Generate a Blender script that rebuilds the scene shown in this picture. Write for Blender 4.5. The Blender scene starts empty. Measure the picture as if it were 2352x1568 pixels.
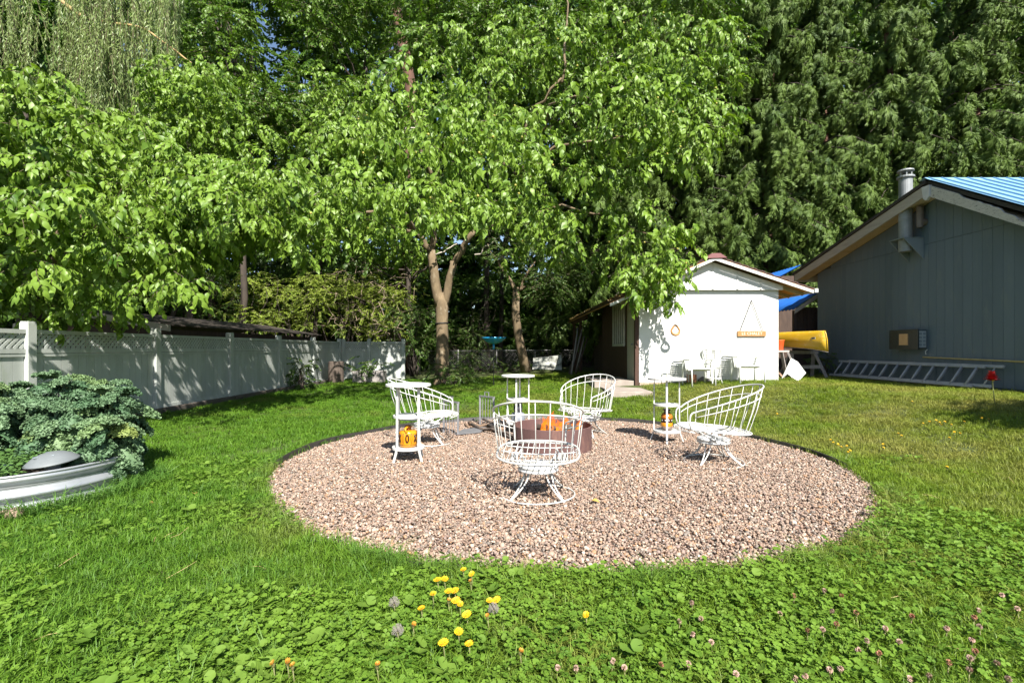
import bpy, math, random
import numpy as np
from mathutils import Vector, Matrix, Euler

random.seed(7)
RNG = np.random.default_rng(11)
R = math.radians
scene = bpy.context.scene
COL = scene.collection

# ------------------------------------------------------------------ camera
EYE = 1.2
KPX, CX, HY = 1130.0, 1176.0, 800.0          # survey of the photograph: focal length, centre column, horizon row
cam_d = bpy.data.cameras.new('camera')
cam_d.sensor_width = 36.0
cam_d.lens = 36.0 * KPX / 2352.0
cam_d.shift_y = 16.0 / 2352.0
cam_d.clip_start, cam_d.clip_end = 0.05, 600.0
cam = bpy.data.objects.new('camera', cam_d)
COL.objects.link(cam)
cam.location = (0, 0, EYE)
cam.rotation_euler = (R(90), 0, 0)
scene.camera = cam

# ------------------------------------------------------------------ sky and sun
SUN = Vector((0.32, -0.98, 1.0)).normalized()
elev = math.asin(SUN.z)
world = bpy.data.worlds.new('World')
scene.world = world
world.use_nodes = True
wn = world.node_tree
bgn = wn.nodes['Background']
sky = wn.nodes.new('ShaderNodeTexSky')
sky.sky_type = 'NISHITA'
sky.sun_disc = False
sky.sun_elevation = elev
sky.sun_rotation = math.atan2(SUN.x, SUN.y)
sky.air_density = 1.0
sky.dust_density = 0.6
wn.links.new(sky.outputs[0], bgn.inputs['Color'])
bgn.inputs['Strength'].default_value = 0.075
sun_d = bpy.data.lights.new('sun', 'SUN')
sun_d.energy = 5.0
sun_d.angle = R(0.53)
sun_d.color = (1.0, 0.95, 0.87)
sun_o = bpy.data.objects.new('sun', sun_d)
COL.objects.link(sun_o)
sun_o.rotation_euler = SUN.to_track_quat('Z', 'Y').to_euler()
sun_o.location = (10, -20, 25)

scene.view_settings.view_transform = 'Standard'
scene.view_settings.look = 'None'
scene.view_settings.exposure = 1.28
scene.view_settings.gamma = 1.0
scene.view_settings.use_curve_mapping = False
scene.render.engine = 'CYCLES'
cy = scene.cycles
cy.max_bounces = 7
cy.diffuse_bounces = 2
cy.glossy_bounces = 2
cy.transmission_bounces = 4
cy.transparent_max_bounces = 6
cy.caustics_reflective = False
cy.caustics_refractive = False
cy.use_denoising = True
cy.sample_clamp_indirect = 6.0

# ------------------------------------------------------------------ survey helpers
def S(t):
    t = np.clip(t, 0, 1)
    return t * t * (3 - 2 * t)

GC = (0.49, 5.47)
GR = 2.91

def ground_z(x, y):
    d = np.hypot(x - GC[0], y - GC[1])
    return 0.42 * S((d - 3.1) / 4.6) * S((x + 5.0) / 12.0) * S((y - 0.5) / 4.0)

def G(u, v):
    """point of the ground seen at photo column u, row v"""
    z = 0.0
    for _ in range(25):
        y = (EYE - z) * KPX / (v - HY)
        x = (u - CX) / KPX * y
        z = 0.5 * z + 0.5 * float(ground_z(x, y))
    return Vector((x, y, float(ground_z(x, y))))

def P(u, v, y):
    return Vector(((u - CX) / KPX * y, y, EYE + (HY - v) / KPX * y))

def PX(u, v, x):
    y = x * KPX / (u - CX)
    return Vector((x, y, EYE + (HY - v) / KPX * y))

# ------------------------------------------------------------------ materials
def new_mat(name):
    m = bpy.data.materials.new(name)
    m.use_nodes = True
    nt = m.node_tree
    return m, nt, nt.nodes['Principled BSDF']

def pos_node(nt, scale=(1, 1, 1)):
    g = nt.nodes.new('ShaderNodeTexCoord')
    mp = nt.nodes.new('ShaderNodeMapping')
    mp.inputs['Scale'].default_value = scale
    nt.links.new(g.outputs['Object'], mp.inputs['Vector'])
    return mp.outputs[0]

def world_node(nt):
    g = nt.nodes.new('ShaderNodeNewGeometry')
    return g.outputs['Position']

def noise(nt, vec, scale, detail=4, rough=0.6):
    n = nt.nodes.new('ShaderNodeTexNoise')
    n.inputs['Scale'].default_value = scale
    n.inputs['Detail'].default_value = detail
    n.inputs['Roughness'].default_value = rough
    if vec is not None:
        nt.links.new(vec, n.inputs['Vector'])
    return n.outputs['Fac']

def ramp(nt, fac, stops, interp='LINEAR'):
    r = nt.nodes.new('ShaderNodeValToRGB')
    r.color_ramp.interpolation = interp
    el = r.color_ramp.elements
    while len(el) > 1:
        el.remove(el[-1])
    for i, (p, c) in enumerate(stops):
        e = el[0] if i == 0 else el.new(p)
        e.position = p
        e.color = (*c, 1) if len(c) == 3 else c
    nt.links.new(fac, r.inputs[0])
    return r.outputs[0]

def mixc(nt, fac, a, b, mode='MIX'):
    m = nt.nodes.new('ShaderNodeMix')
    m.data_type = 'RGBA'
    m.blend_type = mode
    for sock, val in ((m.inputs[0], fac), (m.inputs[6], a), (m.inputs[7], b)):
        if isinstance(val, (int, float)):
            sock.default_value = val
        elif isinstance(val, tuple):
            sock.default_value = (*val, 1)
        else:
            nt.links.new(val, sock)
    return m.outputs[2]

def bump(nt, bsdf, height, strength=0.3, dist=0.01):
    b = nt.nodes.new('ShaderNodeBump')
    b.inputs['Strength'].default_value = strength
    b.inputs['Distance'].default_value = dist
    nt.links.new(height, b.inputs['Height'])
    nt.links.new(b.outputs[0], bsdf.inputs['Normal'])

def surf(name, c1, c2=None, scale=6.0, rough=0.6, metal=0.0, stretch=(1, 1, 1), bmp=0.0, bscale=40.0, bdist=0.004,
         wear=None, wear_scale=12.0, wear_at=0.62, wear_w=0.06, spec=0.5, rand=0.0):
    m, nt, b = new_mat(name)
    vec = pos_node(nt, stretch)
    b.inputs['Roughness'].default_value = rough
    b.inputs['Metallic'].default_value = metal
    b.inputs['Specular IOR Level'].default_value = spec
    c2 = c2 or tuple(x * 0.75 for x in c1)
    col = ramp(nt, noise(nt, vec, scale, 6), [(0.3, c1), (0.7, c2)])
    if rand:
        oi = nt.nodes.new('ShaderNodeObjectInfo')
        col = mixc(nt, 1.0, col, ramp(nt, oi.outputs['Random'], [(0, (1 - rand,) * 3), (1, (1 + rand * 0.3,) * 3)]), 'MULTIPLY')
    if wear:
        w = ramp(nt, noise(nt, vec, wear_scale, 8, 0.7), [(wear_at - wear_w, (0, 0, 0)), (wear_at + wear_w, (1, 1, 1))])
        col = mixc(nt, w, col, wear)
    nt.links.new(col, b.inputs['Base Color'])
    if bmp:
        bump(nt, b, noise(nt, vec, bscale, 5), bmp, bdist)
    return m

def leafmat(name, dark, light, trans, tw=0.4, gloss=0.35, clump=0.5, yellow=None, ny=0.0, rough=0.42):
    """leaf: diffuse + light through the blade + a sheen; tint varies by plant clump and by leaf"""
    m, nt, b = new_mat(name)
    out = nt.nodes['Material Output']
    oi = nt.nodes.new('ShaderNodeObjectInfo')
    geo = nt.nodes.new('ShaderNodeNewGeometry')
    n1 = noise(nt, geo.outputs['Position'], clump, 3)
    n2 = noise(nt, geo.outputs['Position'], 9.0, 2)
    mx = nt.nodes.new('ShaderNodeMath'); mx.operation = 'MULTIPLY_ADD'
    nt.links.new(n2, mx.inputs[0]); mx.inputs[1].default_value = 0.55
    nt.links.new(n1, mx.inputs[2])
    m2 = nt.nodes.new('ShaderNodeMath'); m2.operation = 'MULTIPLY_ADD'
    nt.links.new(oi.outputs['Random'], m2.inputs[0]); m2.inputs[1].default_value = 0.3
    nt.links.new(mx.outputs[0], m2.inputs[2])
    col = ramp(nt, m2.outputs[0], [(0.50, dark), (0.98, light)])
    if yellow:
        col = mixc(nt, ramp(nt, noise(nt, geo.outputs['Position'], 14.0, 1), [(1 - ny - 0.04, (0, 0, 0)), (1 - ny + 0.04, (1, 1, 1))]), col, yellow)
    b.inputs['Roughness'].default_value = rough
    b.inputs['Specular IOR Level'].default_value = gloss
    nt.links.new(col, b.inputs['Base Color'])
    tr = nt.nodes.new('ShaderNodeBsdfTranslucent')
    nt.links.new(mixc(nt, 1.0, col, trans, 'MULTIPLY'), tr.inputs['Color'])
    ms = nt.nodes.new('ShaderNodeMixShader')
    ms.inputs[0].default_value = tw
    nt.links.new(b.outputs[0], ms.inputs[1])
    nt.links.new(tr.outputs[0], ms.inputs[2])
    nt.links.new(ms.outputs[0], out.inputs['Surface'])
    return m

# ------------------------------------------------------------------ mesh builder
class MB:
    def __init__(self):
        self.v, self.f = [], []
    def add(self, verts, faces):
        o = len(self.v)
        self.v += [tuple(p) for p in verts]
        self.f += [tuple(i + o for i in f) for f in faces]
        return self
    def box(self, c, s, rot=None, taper=1.0):
        hx, hy, hz = s[0] / 2, s[1] / 2, s[2] / 2
        vs = []
        for z, t in ((-hz, 1.0), (hz, taper)):
            for x, y in ((-hx, -hy), (hx, -hy), (hx, hy), (-hx, hy)):
                p = Vector((x * t, y * t, z))
                if rot is not None:
                    p.rotate(rot)
                vs.append(p + Vector(c))
        return self.add(vs, [(3, 2, 1, 0), (4, 5, 6, 7), (0, 1, 5, 4), (1, 2, 6, 5), (2, 3, 7, 6), (3, 0, 4, 7)])
    def bar(self, a, b, w, h, up=(0, 0, 1)):
        """box beam from a to b"""
        a, b = Vector(a), Vector(b)
        d = (b - a).normalized()
        s = d.cross(Vector(up))
        if s.length < 1e-4:
            s = d.cross(Vector((1, 0, 0)))
        s.normalize()
        t = s.cross(d)
        vs = []
        for p in (a, b):
            for i, j in ((-1, -1), (1, -1), (1, 1), (-1, 1)):
                vs.append(p + s * (i * w / 2) + t * (j * h / 2))
        return self.add(vs, [(3, 2, 1, 0), (4, 5, 6, 7), (0, 1, 5, 4), (1, 2, 6, 5), (2, 3, 7, 6), (3, 0, 4, 7)])
    def tube(self, pts, r, n=6, closed=False, cap=True):
        pts = [Vector(p) for p in pts]
        m = len(pts)
        rs = r if isinstance(r, (list, tuple)) else [r] * m
        vs, fs = [], []
        prev = None
        for i, p in enumerate(pts):
            if closed:
                d = pts[(i + 1) % m] - pts[i - 1]
            else:
                d = pts[min(i + 1, m - 1)] - pts[max(i - 1, 0)]
            d.normalize()
            if prev is None:
                ref = Vector((0, 0, 1)) if abs(d.z) < 0.9 else Vector((1, 0, 0))
                s = d.cross(ref).normalized()
            else:
                s = (prev - d * prev.dot(d))
                s = s.normalized() if s.length > 1e-6 else d.orthogonal().normalized()
            prev = s
            t = d.cross(s)
            for k in range(n):
                a = 2 * math.pi * k / n
                vs.append(p + (s * math.cos(a) + t * math.sin(a)) * rs[i])
        for i in range(m if closed else m - 1):
            j = (i + 1) % m
            for k in range(n):
                l = (k + 1) % n
                fs.append((i * n + k, i * n + l, j * n + l, j * n + k))
        if cap and not closed:
            fs.append(tuple(range(n - 1, -1, -1)))
            fs.append(tuple((m - 1) * n + k for k in range(n)))
        return self.add(vs, fs)
    def lathe(self, prof, n=24, c=(0, 0, 0), rot=None, closed=True):
        vs, fs = [], []
        for r, z in prof:
            for k in range(n):
                a = 2 * math.pi * k / n
                p = Vector((r * math.cos(a), r * math.sin(a), z))
                if rot is not None:
                    p.rotate(rot)
                vs.append(p + Vector(c))
        m = len(prof)
        for i in range(m - 1):
            for k in range(n):
                l = (k + 1) % n
                fs.append((i * n + k, i * n + l, (i + 1) * n + l, (i + 1) * n + k))
        if closed:
            fs.append(tuple(range(n - 1, -1, -1)))
            fs.append(tuple((m - 1) * n + k for k in range(n)))
        return self.add(vs, fs)
    def prism(self, poly, thick):
        """poly: list of 3D points (planar); thick: Vector offset"""
        n = len(poly)
        t = Vector(thick)
        vs = [Vector(p) for p in poly] + [Vector(p) + t for p in poly]
        fs = [tuple(range(n - 1, -1, -1)), tuple(range(n, 2 * n))]
        fs += [(i, (i + 1) % n, (i + 1) % n + n, i + n) for i in range(n)]
        return self.add(vs, fs)
    def mesh(self, name, mat, smooth=False):
        me = bpy.data.meshes.new(name)
        me.from_pydata(self.v, [], self.f)
        me.update()
        if mat:
            me.materials.append(mat)
        if smooth:
            me.polygons.foreach_set('use_smooth', [True] * len(me.polygons))
        import bmesh
        bm = bmesh.new(); bm.from_mesh(me)
        bmesh.ops.recalc_face_normals(bm, faces=bm.faces)
        bm.to_mesh(me); bm.free()
        return me
    def obj(self, name, mat, parent=None, smooth=False, bevel=0.0, loc=None):
        return put(name, self.mesh(name, mat, smooth), parent, bevel, loc)

def put(name, me, parent=None, bevel=0.0, loc=None, rot=None):
    o = bpy.data.objects.new(name, me)
    COL.objects.link(o)
    if parent:
        o.parent = parent
    if loc is not None:
        o.location = loc
    if rot is not None:
        o.rotation_euler = rot
    if bevel:
        b = o.modifiers.new('bevel', 'BEVEL')
        b.width = bevel; b.segments = 2; b.limit_method = 'ANGLE'
    return o

def tag(o, label, cat, group=None):
    o['label'] = label; o['category'] = cat
    if group:
        o['group'] = group
    return o

def thing(name, label, cat, loc=(0, 0, 0), rotz=0.0, group=None):
    o = bpy.data.objects.new(name, None)
    COL.objects.link(o)
    o.empty_display_size = 0.1
    o.location = loc
    o.rotation_euler = (0, 0, rotz)
    return tag(o, label, cat, group)

def struct(o):
    o['kind'] = 'structure'
    return o

def stuff(o):
    o['kind'] = 'stuff'
    return o

def copy_tree(o, parent=None):
    c = o.copy()
    COL.objects.link(c)
    c.parent = parent
    for ch in o.children:
        copy_tree(ch, c)
    return c

# ------------------------------------------------------------------ scatter: one object that repeats its own small pieces over many points
_groups = {}
def scatter_group(n):
    if n in _groups:
        return _groups[n]
    ng = bpy.data.node_groups.new('scatter_%d' % n, 'GeometryNodeTree')
    ng.interface.new_socket('Geometry', in_out='INPUT', socket_type='NodeSocketGeometry')
    ng.interface.new_socket('Geometry', in_out='OUTPUT', socket_type='NodeSocketGeometry')
    N, L = ng.nodes, ng.links
    gi, go = N.new('NodeGroupInput'), N.new('NodeGroupOutput')
    def attr(name, t):
        a = N.new('GeometryNodeInputNamedAttribute')
        a.data_type = t
        a.inputs['Name'].default_value = name
        return a.outputs['Attribute']
    tid = attr('tid', 'INT')
    def sel(k):
        c = N.new('FunctionNodeCompare')
        c.data_type = 'INT'; c.operation = 'EQUAL'
        L.new(tid, c.inputs[2]); c.inputs[3].default_value = k
        s = N.new('GeometryNodeSeparateGeometry')
        s.domain = 'POINT'
        L.new(gi.outputs[0], s.inputs['Geometry'])
        L.new(c.outputs[0], s.inputs['Selection'])
        return s.outputs['Selection']
    pts = sel(-1)
    join = N.new('GeometryNodeJoinGeometry')
    for k in range(n):
        g2i = N.new('GeometryNodeGeometryToInstance')
        L.new(sel(k), g2i.inputs[0])
        L.new(g2i.outputs[0], join.inputs[0])
    iop = N.new('GeometryNodeInstanceOnPoints')
    L.new(pts, iop.inputs['Points'])
    L.new(join.outputs[0], iop.inputs['Instance'])
    iop.inputs['Pick Instance'].default_value = True
    L.new(attr('pick', 'INT'), iop.inputs['Instance Index'])
    e2r = N.new('FunctionNodeEulerToRotation')
    L.new(attr('rot', 'FLOAT_VECTOR'), e2r.inputs[0])
    L.new(e2r.outputs[0], iop.inputs['Rotation'])
    L.new(attr('scl', 'FLOAT_VECTOR'), iop.inputs['Scale'])
    L.new(iop.outputs[0], go.inputs[0])
    _groups[n] = ng
    return ng

def scatter(name, templates, mats, pts, rot, scl, pick=None, parent=None, smooth=True):
    """templates: list of (verts, faces, material indices)"""
    pts = np.asarray(pts, float); rot = np.asarray(rot, float); scl = np.asarray(scl, float)
    n = len(pts)
    if scl.ndim == 1:
        scl = np.repeat(scl[:, None], 3, 1)
    if pick is None:
        pick = RNG.integers(0, len(templates), n)
    V, F, MI, T = [], [], [], []
    o = 0
    for k, (tv, tf, tm) in enumerate(templates):
        V.append(np.asarray(tv, float)); T.append(np.full(len(tv), k))
        F += [tuple(i + o for i in f) for f in tf]
        MI += list(tm) if not isinstance(tm, int) else [tm] * len(tf)
        o += len(tv)
    V.append(pts); T.append(np.full(n, -1))
    V = np.concatenate(V); T = np.concatenate(T)
    me = bpy.data.meshes.new(name)
    me.from_pydata(V, [], F)
    for m in mats:
        me.materials.append(m)
    me.polygons.foreach_set('material_index', MI)
    me.polygons.foreach_set('use_smooth', [smooth] * len(F))
    def at(nm, t, arr, key):
        a = me.attributes.new(nm, t, 'POINT')
        a.data.foreach_set(key, np.ascontiguousarray(arr).ravel())
    at('tid', 'INT', T.astype(np.int32), 'value')
    at('pick', 'INT', np.concatenate([np.zeros(o), pick]).astype(np.int32), 'value')
    at('rot', 'FLOAT_VECTOR', np.concatenate([np.zeros((o, 3)), rot]).astype(np.float32), 'vector')
    at('scl', 'FLOAT_VECTOR', np.concatenate([np.ones((o, 3)), scl]).astype(np.float32), 'vector')
    me.update()
    ob = put(name, me, parent)
    md = ob.modifiers.new('scatter', 'NODES')
    md.node_group = scatter_group(len(templates))
    return ob

# ------------------------------------------------------------------ leaf shapes
def leaf_geo(L, W, droop=0.3, fold=0.25, curl=0.0, seg=3):
    """one leaf from the origin along +x, folded at the midrib, tip bending down: returns verts, faces"""
    v, f = [], []
    prof = [0.0, 0.75, 1.0, 0.72, 0.38, 0.0] if seg == 3 else [0.0, 1.0, 0.7, 0.0]
    n = len(prof)
    mids = []
    for i, w in enumerate(prof):
        t = i / (n - 1)
        x = L * (t - 0.25 * droop * t * t)
        z = -droop * L * t * t * 0.9
        hw = W / 2 * w
        if w == 0:
            v.append((x, curl * t * t * L, z)); mids.append((len(v) - 1,))
        else:
            y0 = curl * t * t * L
            v += [(x, y0 - hw, z + fold * hw), (x, y0, z), (x, y0 + hw, z + fold * hw)]
            k = len(v)
            mids.append((k - 3, k - 2, k - 1))
    for a, b in zip(mids[:-1], mids[1:]):
        if len(a) == 1:
            f += [(a[0], b[1], b[0]), (a[0], b[2], b[1])]
        elif len(b) == 1:
            f += [(a[0], a[1], b[0]), (a[1], a[2], b[0])]
        else:
            f += [(a[0], a[1], b[1], b[0]), (a[1], a[2], b[2], b[1])]
    return np.array(v), f

def rotm(rx, ry, rz):
    return np.array(Euler((rx, ry, rz)).to_matrix())

def spray_geo(rng, n=18, length=0.55, leaf=0.17, wide=0.085, droop=0.7, hang=0.9, spread=0.6, twig=True, seg=3):
    """a twig along +x that bends down, with leaves set along it: (verts, faces, material indices) 0 leaf, 1 twig"""
    V, F, M = [], [], []
    def put_(v, f, m):
        o = sum(len(a) for a in V)
        V.append(v); F.extend(tuple(i + o for i in q) for q in f); M.extend([m] * len(f))
    def axis(t):
        return np.array((length * (t - 0.2 * droop * t * t), 0, -droop * length * 0.75 * t * t))
    if twig:
        mb = MB(); mb.tube([axis(t) for t in (0, 0.35, 0.7, 1)], [0.007, 0.006, 0.004, 0.002], 3, cap=False)
        put_(np.array(mb.v), mb.f, 1)
    for i in range(n):
        t = 0.12 + 0.9 * (i + rng.uniform(-0.3, 0.3)) / n
        side = 1 if i % 2 else -1
        yaw = side * rng.uniform(0.35, 1.35) * spread / 0.6
        if i >= n - 2:
            yaw *= 0.3
        pitch = hang * rng.uniform(0.25, 1.0) + 0.35 * droop * t
        sc = rng.uniform(0.7, 1.15)
        v, f = leaf_geo(leaf * sc, wide * sc * rng.uniform(0.85, 1.15), rng.uniform(0.15, 0.5), rng.uniform(0.1, 0.5), rng.uniform(-0.15, 0.15), seg)
        v = v @ rotm(rng.uniform(-0.6, 0.6), pitch, yaw).T + axis(min(t, 1)) + np.array((0, side * 0.01, rng.uniform(-0.02, 0.02)))
        put_(v, f, 0)
    return np.concatenate(V), F, M

def crown_points(lobes, density, rng, inner=0.6, up=0.25):
    """sprays over the skins of many small domes; lobes: (x, y, z, r, flat)"""
    pts, rot = [], []
    for (x, y, z, r, flat) in lobes:
        n = max(4, int(density * r * r))
        d = rng.normal(size=(n, 3))
        d[:, 2] = np.abs(d[:, 2]) * 0.9 - 0.35
        d /= np.linalg.norm(d, axis=1)[:, None]
        rad = r * rng.uniform(inner, 1.05, n)
        p = d * rad[:, None]
        p[:, 2] *= flat
        pts.append(p + (x, y, z))
        yaw = np.arctan2(d[:, 1], d[:, 0]) + rng.normal(0, 0.5, n)
        pitch = -0.5 * d[:, 2] + up + rng.normal(0, 0.3, n)
        roll = rng.normal(0, 0.4, n)
        rot.append(np.stack([roll, pitch, yaw], 1))
    return np.concatenate(pts), np.concatenate(rot)

def limb(mb, a, b, ra, rb, sag=0.0, n=6, seg=6, wob=0.05, rng=random):
    a, b = Vector(a), Vector(b)
    L = (b - a).length
    pts, rs = [], []
    for i in range(seg + 1):
        t = i / seg
        p = a.lerp(b, t)
        p.z += sag * 4 * t * (1 - t) * L
        if 0 < i < seg:
            p += Vector((rng.uniform(-1, 1), rng.uniform(-1, 1), rng.uniform(-1, 1))) * wob * L / seg
        pts.append(p); rs.append(ra + (rb - ra) * t)
    mb.tube(pts, rs, n)
    return pts
# ================================================================== GROUND
def lawn_soil_mat():
    m, nt, b = new_mat('lawn_soil')
    w = world_node(nt)
    c = ramp(nt, noise(nt, w, 1.3, 5), [(0.35, (0.05, 0.08, 0.012)), (0.6, (0.09, 0.10, 0.024))])
    c = mixc(nt, ramp(nt, noise(nt, w, 30, 4), [(0.4, (0, 0, 0)), (0.7, (1, 1, 1))]), c, (0.03, 0.045, 0.01))
    nt.links.new(c, b.inputs['Base Color'])
    b.inputs['Roughness'].default_value = 0.95
    bump(nt, b, noise(nt, w, 60, 4), 0.6, 0.02)
    return m

xs = np.concatenate([np.linspace(-130, -13, 14), np.linspace(-12, 14, 105), np.linspace(15, 130, 14)])
ys = np.concatenate([np.linspace(-60, -3, 9), np.linspace(-2, 24, 105), np.linspace(25, 140, 20)])
gx, gy = np.meshgrid(xs, ys)
gz = ground_z(gx, gy) + 0.012 * np.sin(gx * 2.1 + gy * 0.7) * np.sin(gy * 1.7 - gx * 0.4)
dd = np.hypot(gx - GC[0], gy - GC[1])
gz = np.where(dd < GR - 0.05, -0.06, gz)
gv = np.stack([gx, gy, gz], -1).reshape(-1, 3)
nx = len(xs)
gf = [(j * nx + i, j * nx + i + 1, (j + 1) * nx + i + 1, (j + 1) * nx + i) for j in range(len(ys) - 1) for i in range(nx - 1)]
mb = MB(); mb.v = [tuple(p) for p in gv]; mb.f = gf
struct(mb.obj('lawn', lawn_soil_mat(), smooth=True))

def gravel_mat(name, pebble):
    m, nt, b = new_mat(name)
    stops = [(0.0, (0.28, 0.195, 0.145)), (0.2, (0.19, 0.145, 0.115)), (0.36, (0.33, 0.24, 0.185)), (0.52, (0.21, 0.135, 0.10)), (0.64, (0.40, 0.30, 0.235)),
             (0.74, (0.165, 0.14, 0.12)), (0.81, (0.31, 0.18, 0.10)), (0.86, (0.50, 0.42, 0.35)), (0.91, (0.24, 0.175, 0.15))]
    if pebble:
        oi = nt.nodes.new('ShaderNodeObjectInfo')
        c = ramp(nt, oi.outputs['Random'], stops, 'CONSTANT')
        tc = nt.nodes.new('ShaderNodeTexCoord')
        c = mixc(nt, 1.0, c, (1.04, 1.05, 1.03), 'MULTIPLY')
        c = mixc(nt, 0.35, c, ramp(nt, noise(nt, tc.outputs['Object'], 60, 4), [(0.3, (0.6, 0.6, 0.6)), (0.7, (1.25, 1.2, 1.15))]), 'MULTIPLY')
        b.inputs['Roughness'].default_value = 0.6
    else:
        w = world_node(nt)
        vo = nt.nodes.new('ShaderNodeTexVoronoi'); vo.inputs['Scale'].default_value = 50
        nt.links.new(w, vo.inputs['Vector'])
        sp = nt.nodes.new('ShaderNodeSeparateColor'); nt.links.new(vo.outputs['Color'], sp.inputs[0])
        c = ramp(nt, sp.outputs[0], stops, 'CONSTANT')
        c = mixc(nt, 1.0, c, (0.55, 0.5, 0.48), 'MULTIPLY')
        bump(nt, b, vo.outputs['Distance'], 1.0, 0.012)
        b.inputs['Roughness'].default_value = 0.85
    nt.links.new(c, b.inputs['Base Color'])
    return m

disc = MB()
n = 96
disc.add([(GC[0] + GR * math.cos(2 * math.pi * k / n), GC[1] + GR * math.sin(2 * math.pi * k / n), -0.012) for k in range(n)] + [(GC[0], GC[1], -0.012)],
         [(k, (k + 1) % n, n) for k in range(n)])
struct(disc.obj('gravel_bed', gravel_mat('gravel_base', False)))

def pebble_geo(rng):
    import bmesh
    bm = bmesh.new()
    bmesh.ops.create_icosphere(bm, subdivisions=2, radius=0.5)
    v = np.array([p.co[:] for p in bm.verts])
    f = [tuple(q.index for q in p.verts) for p in bm.faces]
    bm.free()
    d = rng.normal(size=(5, 3))
    for k in d:
        k /= np.linalg.norm(k)
        v *= (1 + 0.16 * np.clip(v @ k * 2, -1, 1) ** 2 * rng.uniform(-1, 1))[:, None]
    return v * (1.0, rng.uniform(0.65, 0.95), rng.uniform(0.45, 0.7)), f, 0

N_PEB = 140000
a = RNG.uniform(0, 2 * np.pi, N_PEB); r = (GR - 0.01) * np.sqrt(RNG.uniform(0, 1, N_PEB))
px, py = GC[0] + r * np.cos(a), GC[1] + r * np.sin(a)
sz = RNG.lognormal(np.log(0.0172), 0.32, N_PEB).clip(0.009, 0.045)
pz = 0.0 + RNG.uniform(-0.012, 0.012, N_PEB)
stuff(scatter('gravel', [pebble_geo(RNG) for _ in range(6)], [gravel_mat('gravel_pebble', True)], np.stack([px, py, pz], 1),
              np.stack([RNG.normal(0, 0.5, N_PEB), RNG.normal(0, 0.5, N_PEB), RNG.uniform(0, 6.28, N_PEB)], 1), sz))

# black plastic strip round the gravel
edge = MB()
pts = []
for k in range(120):
    t = 2 * math.pi * k / 120
    rr = GR + 0.015 + 0.01 * math.sin(5 * t) + 0.008 * math.sin(11 * t + 1)
    pts.append((GC[0] + rr * math.cos(t), GC[1] + rr * math.sin(t)))
vs = []
for x, y in pts:
    d = Vector((x - GC[0], y - GC[1], 0)).normalized()
    top = (0.05 if y > 4.9 else 0.014) + 0.008 * math.sin(x * 7)
    for off, z in ((0, -0.05), (0, top), (0.012, top + 0.004), (0.024, top), (0.024, -0.05)):
        vs.append((x + d.x * off, y + d.y * off, z))
fs = []
for k in range(120):
    for j in range(4):
        fs.append((k * 5 + j, ((k + 1) % 120) * 5 + j, ((k + 1) % 120) * 5 + j + 1, k * 5 + j + 1))
edge.add(vs, fs)
tag(edge.obj('lawn_edging', surf('black_plastic', (0.02, 0.018, 0.016), (0.035, 0.03, 0.026), rough=0.5), smooth=True),
    'thin black plastic edging strip round the gravel circle', 'edging')

# paved threshold by the white shed door
slab_m = surf('worn_concrete', (0.36, 0.31, 0.27), (0.24, 0.2, 0.17), 5, 0.9, bmp=0.4)
sl = MB()
for (x0, x1, y0, y1, zt) in ((2.15, 3.04, 10.6, 12.0, 0.0), (2.02, 3.0, 12.06, 13.7, 0.07)):
    zb = float(ground_z((x0 + x1) / 2, (y0 + y1) / 2))
    sl.box(((x0 + x1) / 2, (y0 + y1) / 2, zb + zt - 0.05), (x1 - x0, y1 - y0, 0.2))
struct(sl.obj('paved_path', slab_m, bevel=0.01))

# ------------------------------------------------------------------ grass
def blade_geo(rng, n, rad, h, w, bend):
    V, F = [], []
    for i in range(n):
        a, q = rng.uniform(0, 6.28), rad * math.sqrt(rng.uniform(0, 1))
        x, y = q * math.cos(a), q * math.sin(a)
        hh = h * rng.uniform(0.55, 1.15); b = rng.uniform(0.2, 1.0) * bend * hh
        d = rng.uniform(0, 6.28); dx, dy = math.cos(d), math.sin(d)
        sx, sy = -dy * w / 2, dx * w / 2
        o = len(V)
        V += [(x - sx, y - sy, 0), (x + sx, y + sy, 0), (x + dx * b * .3 + sx * .8, y + dy * b * .3 + sy * .8, hh * .55),
              (x + dx * b * .3 - sx * .8, y + dy * b * .3 - sy * .8, hh * .55), (x + dx * b, y + dy * b, hh * (1 - 0.25 * bend))]
        F += [(o, o + 1, o + 2, o + 3), (o + 3, o + 2, o + 4)]
    return np.array(V), F, 0

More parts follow.
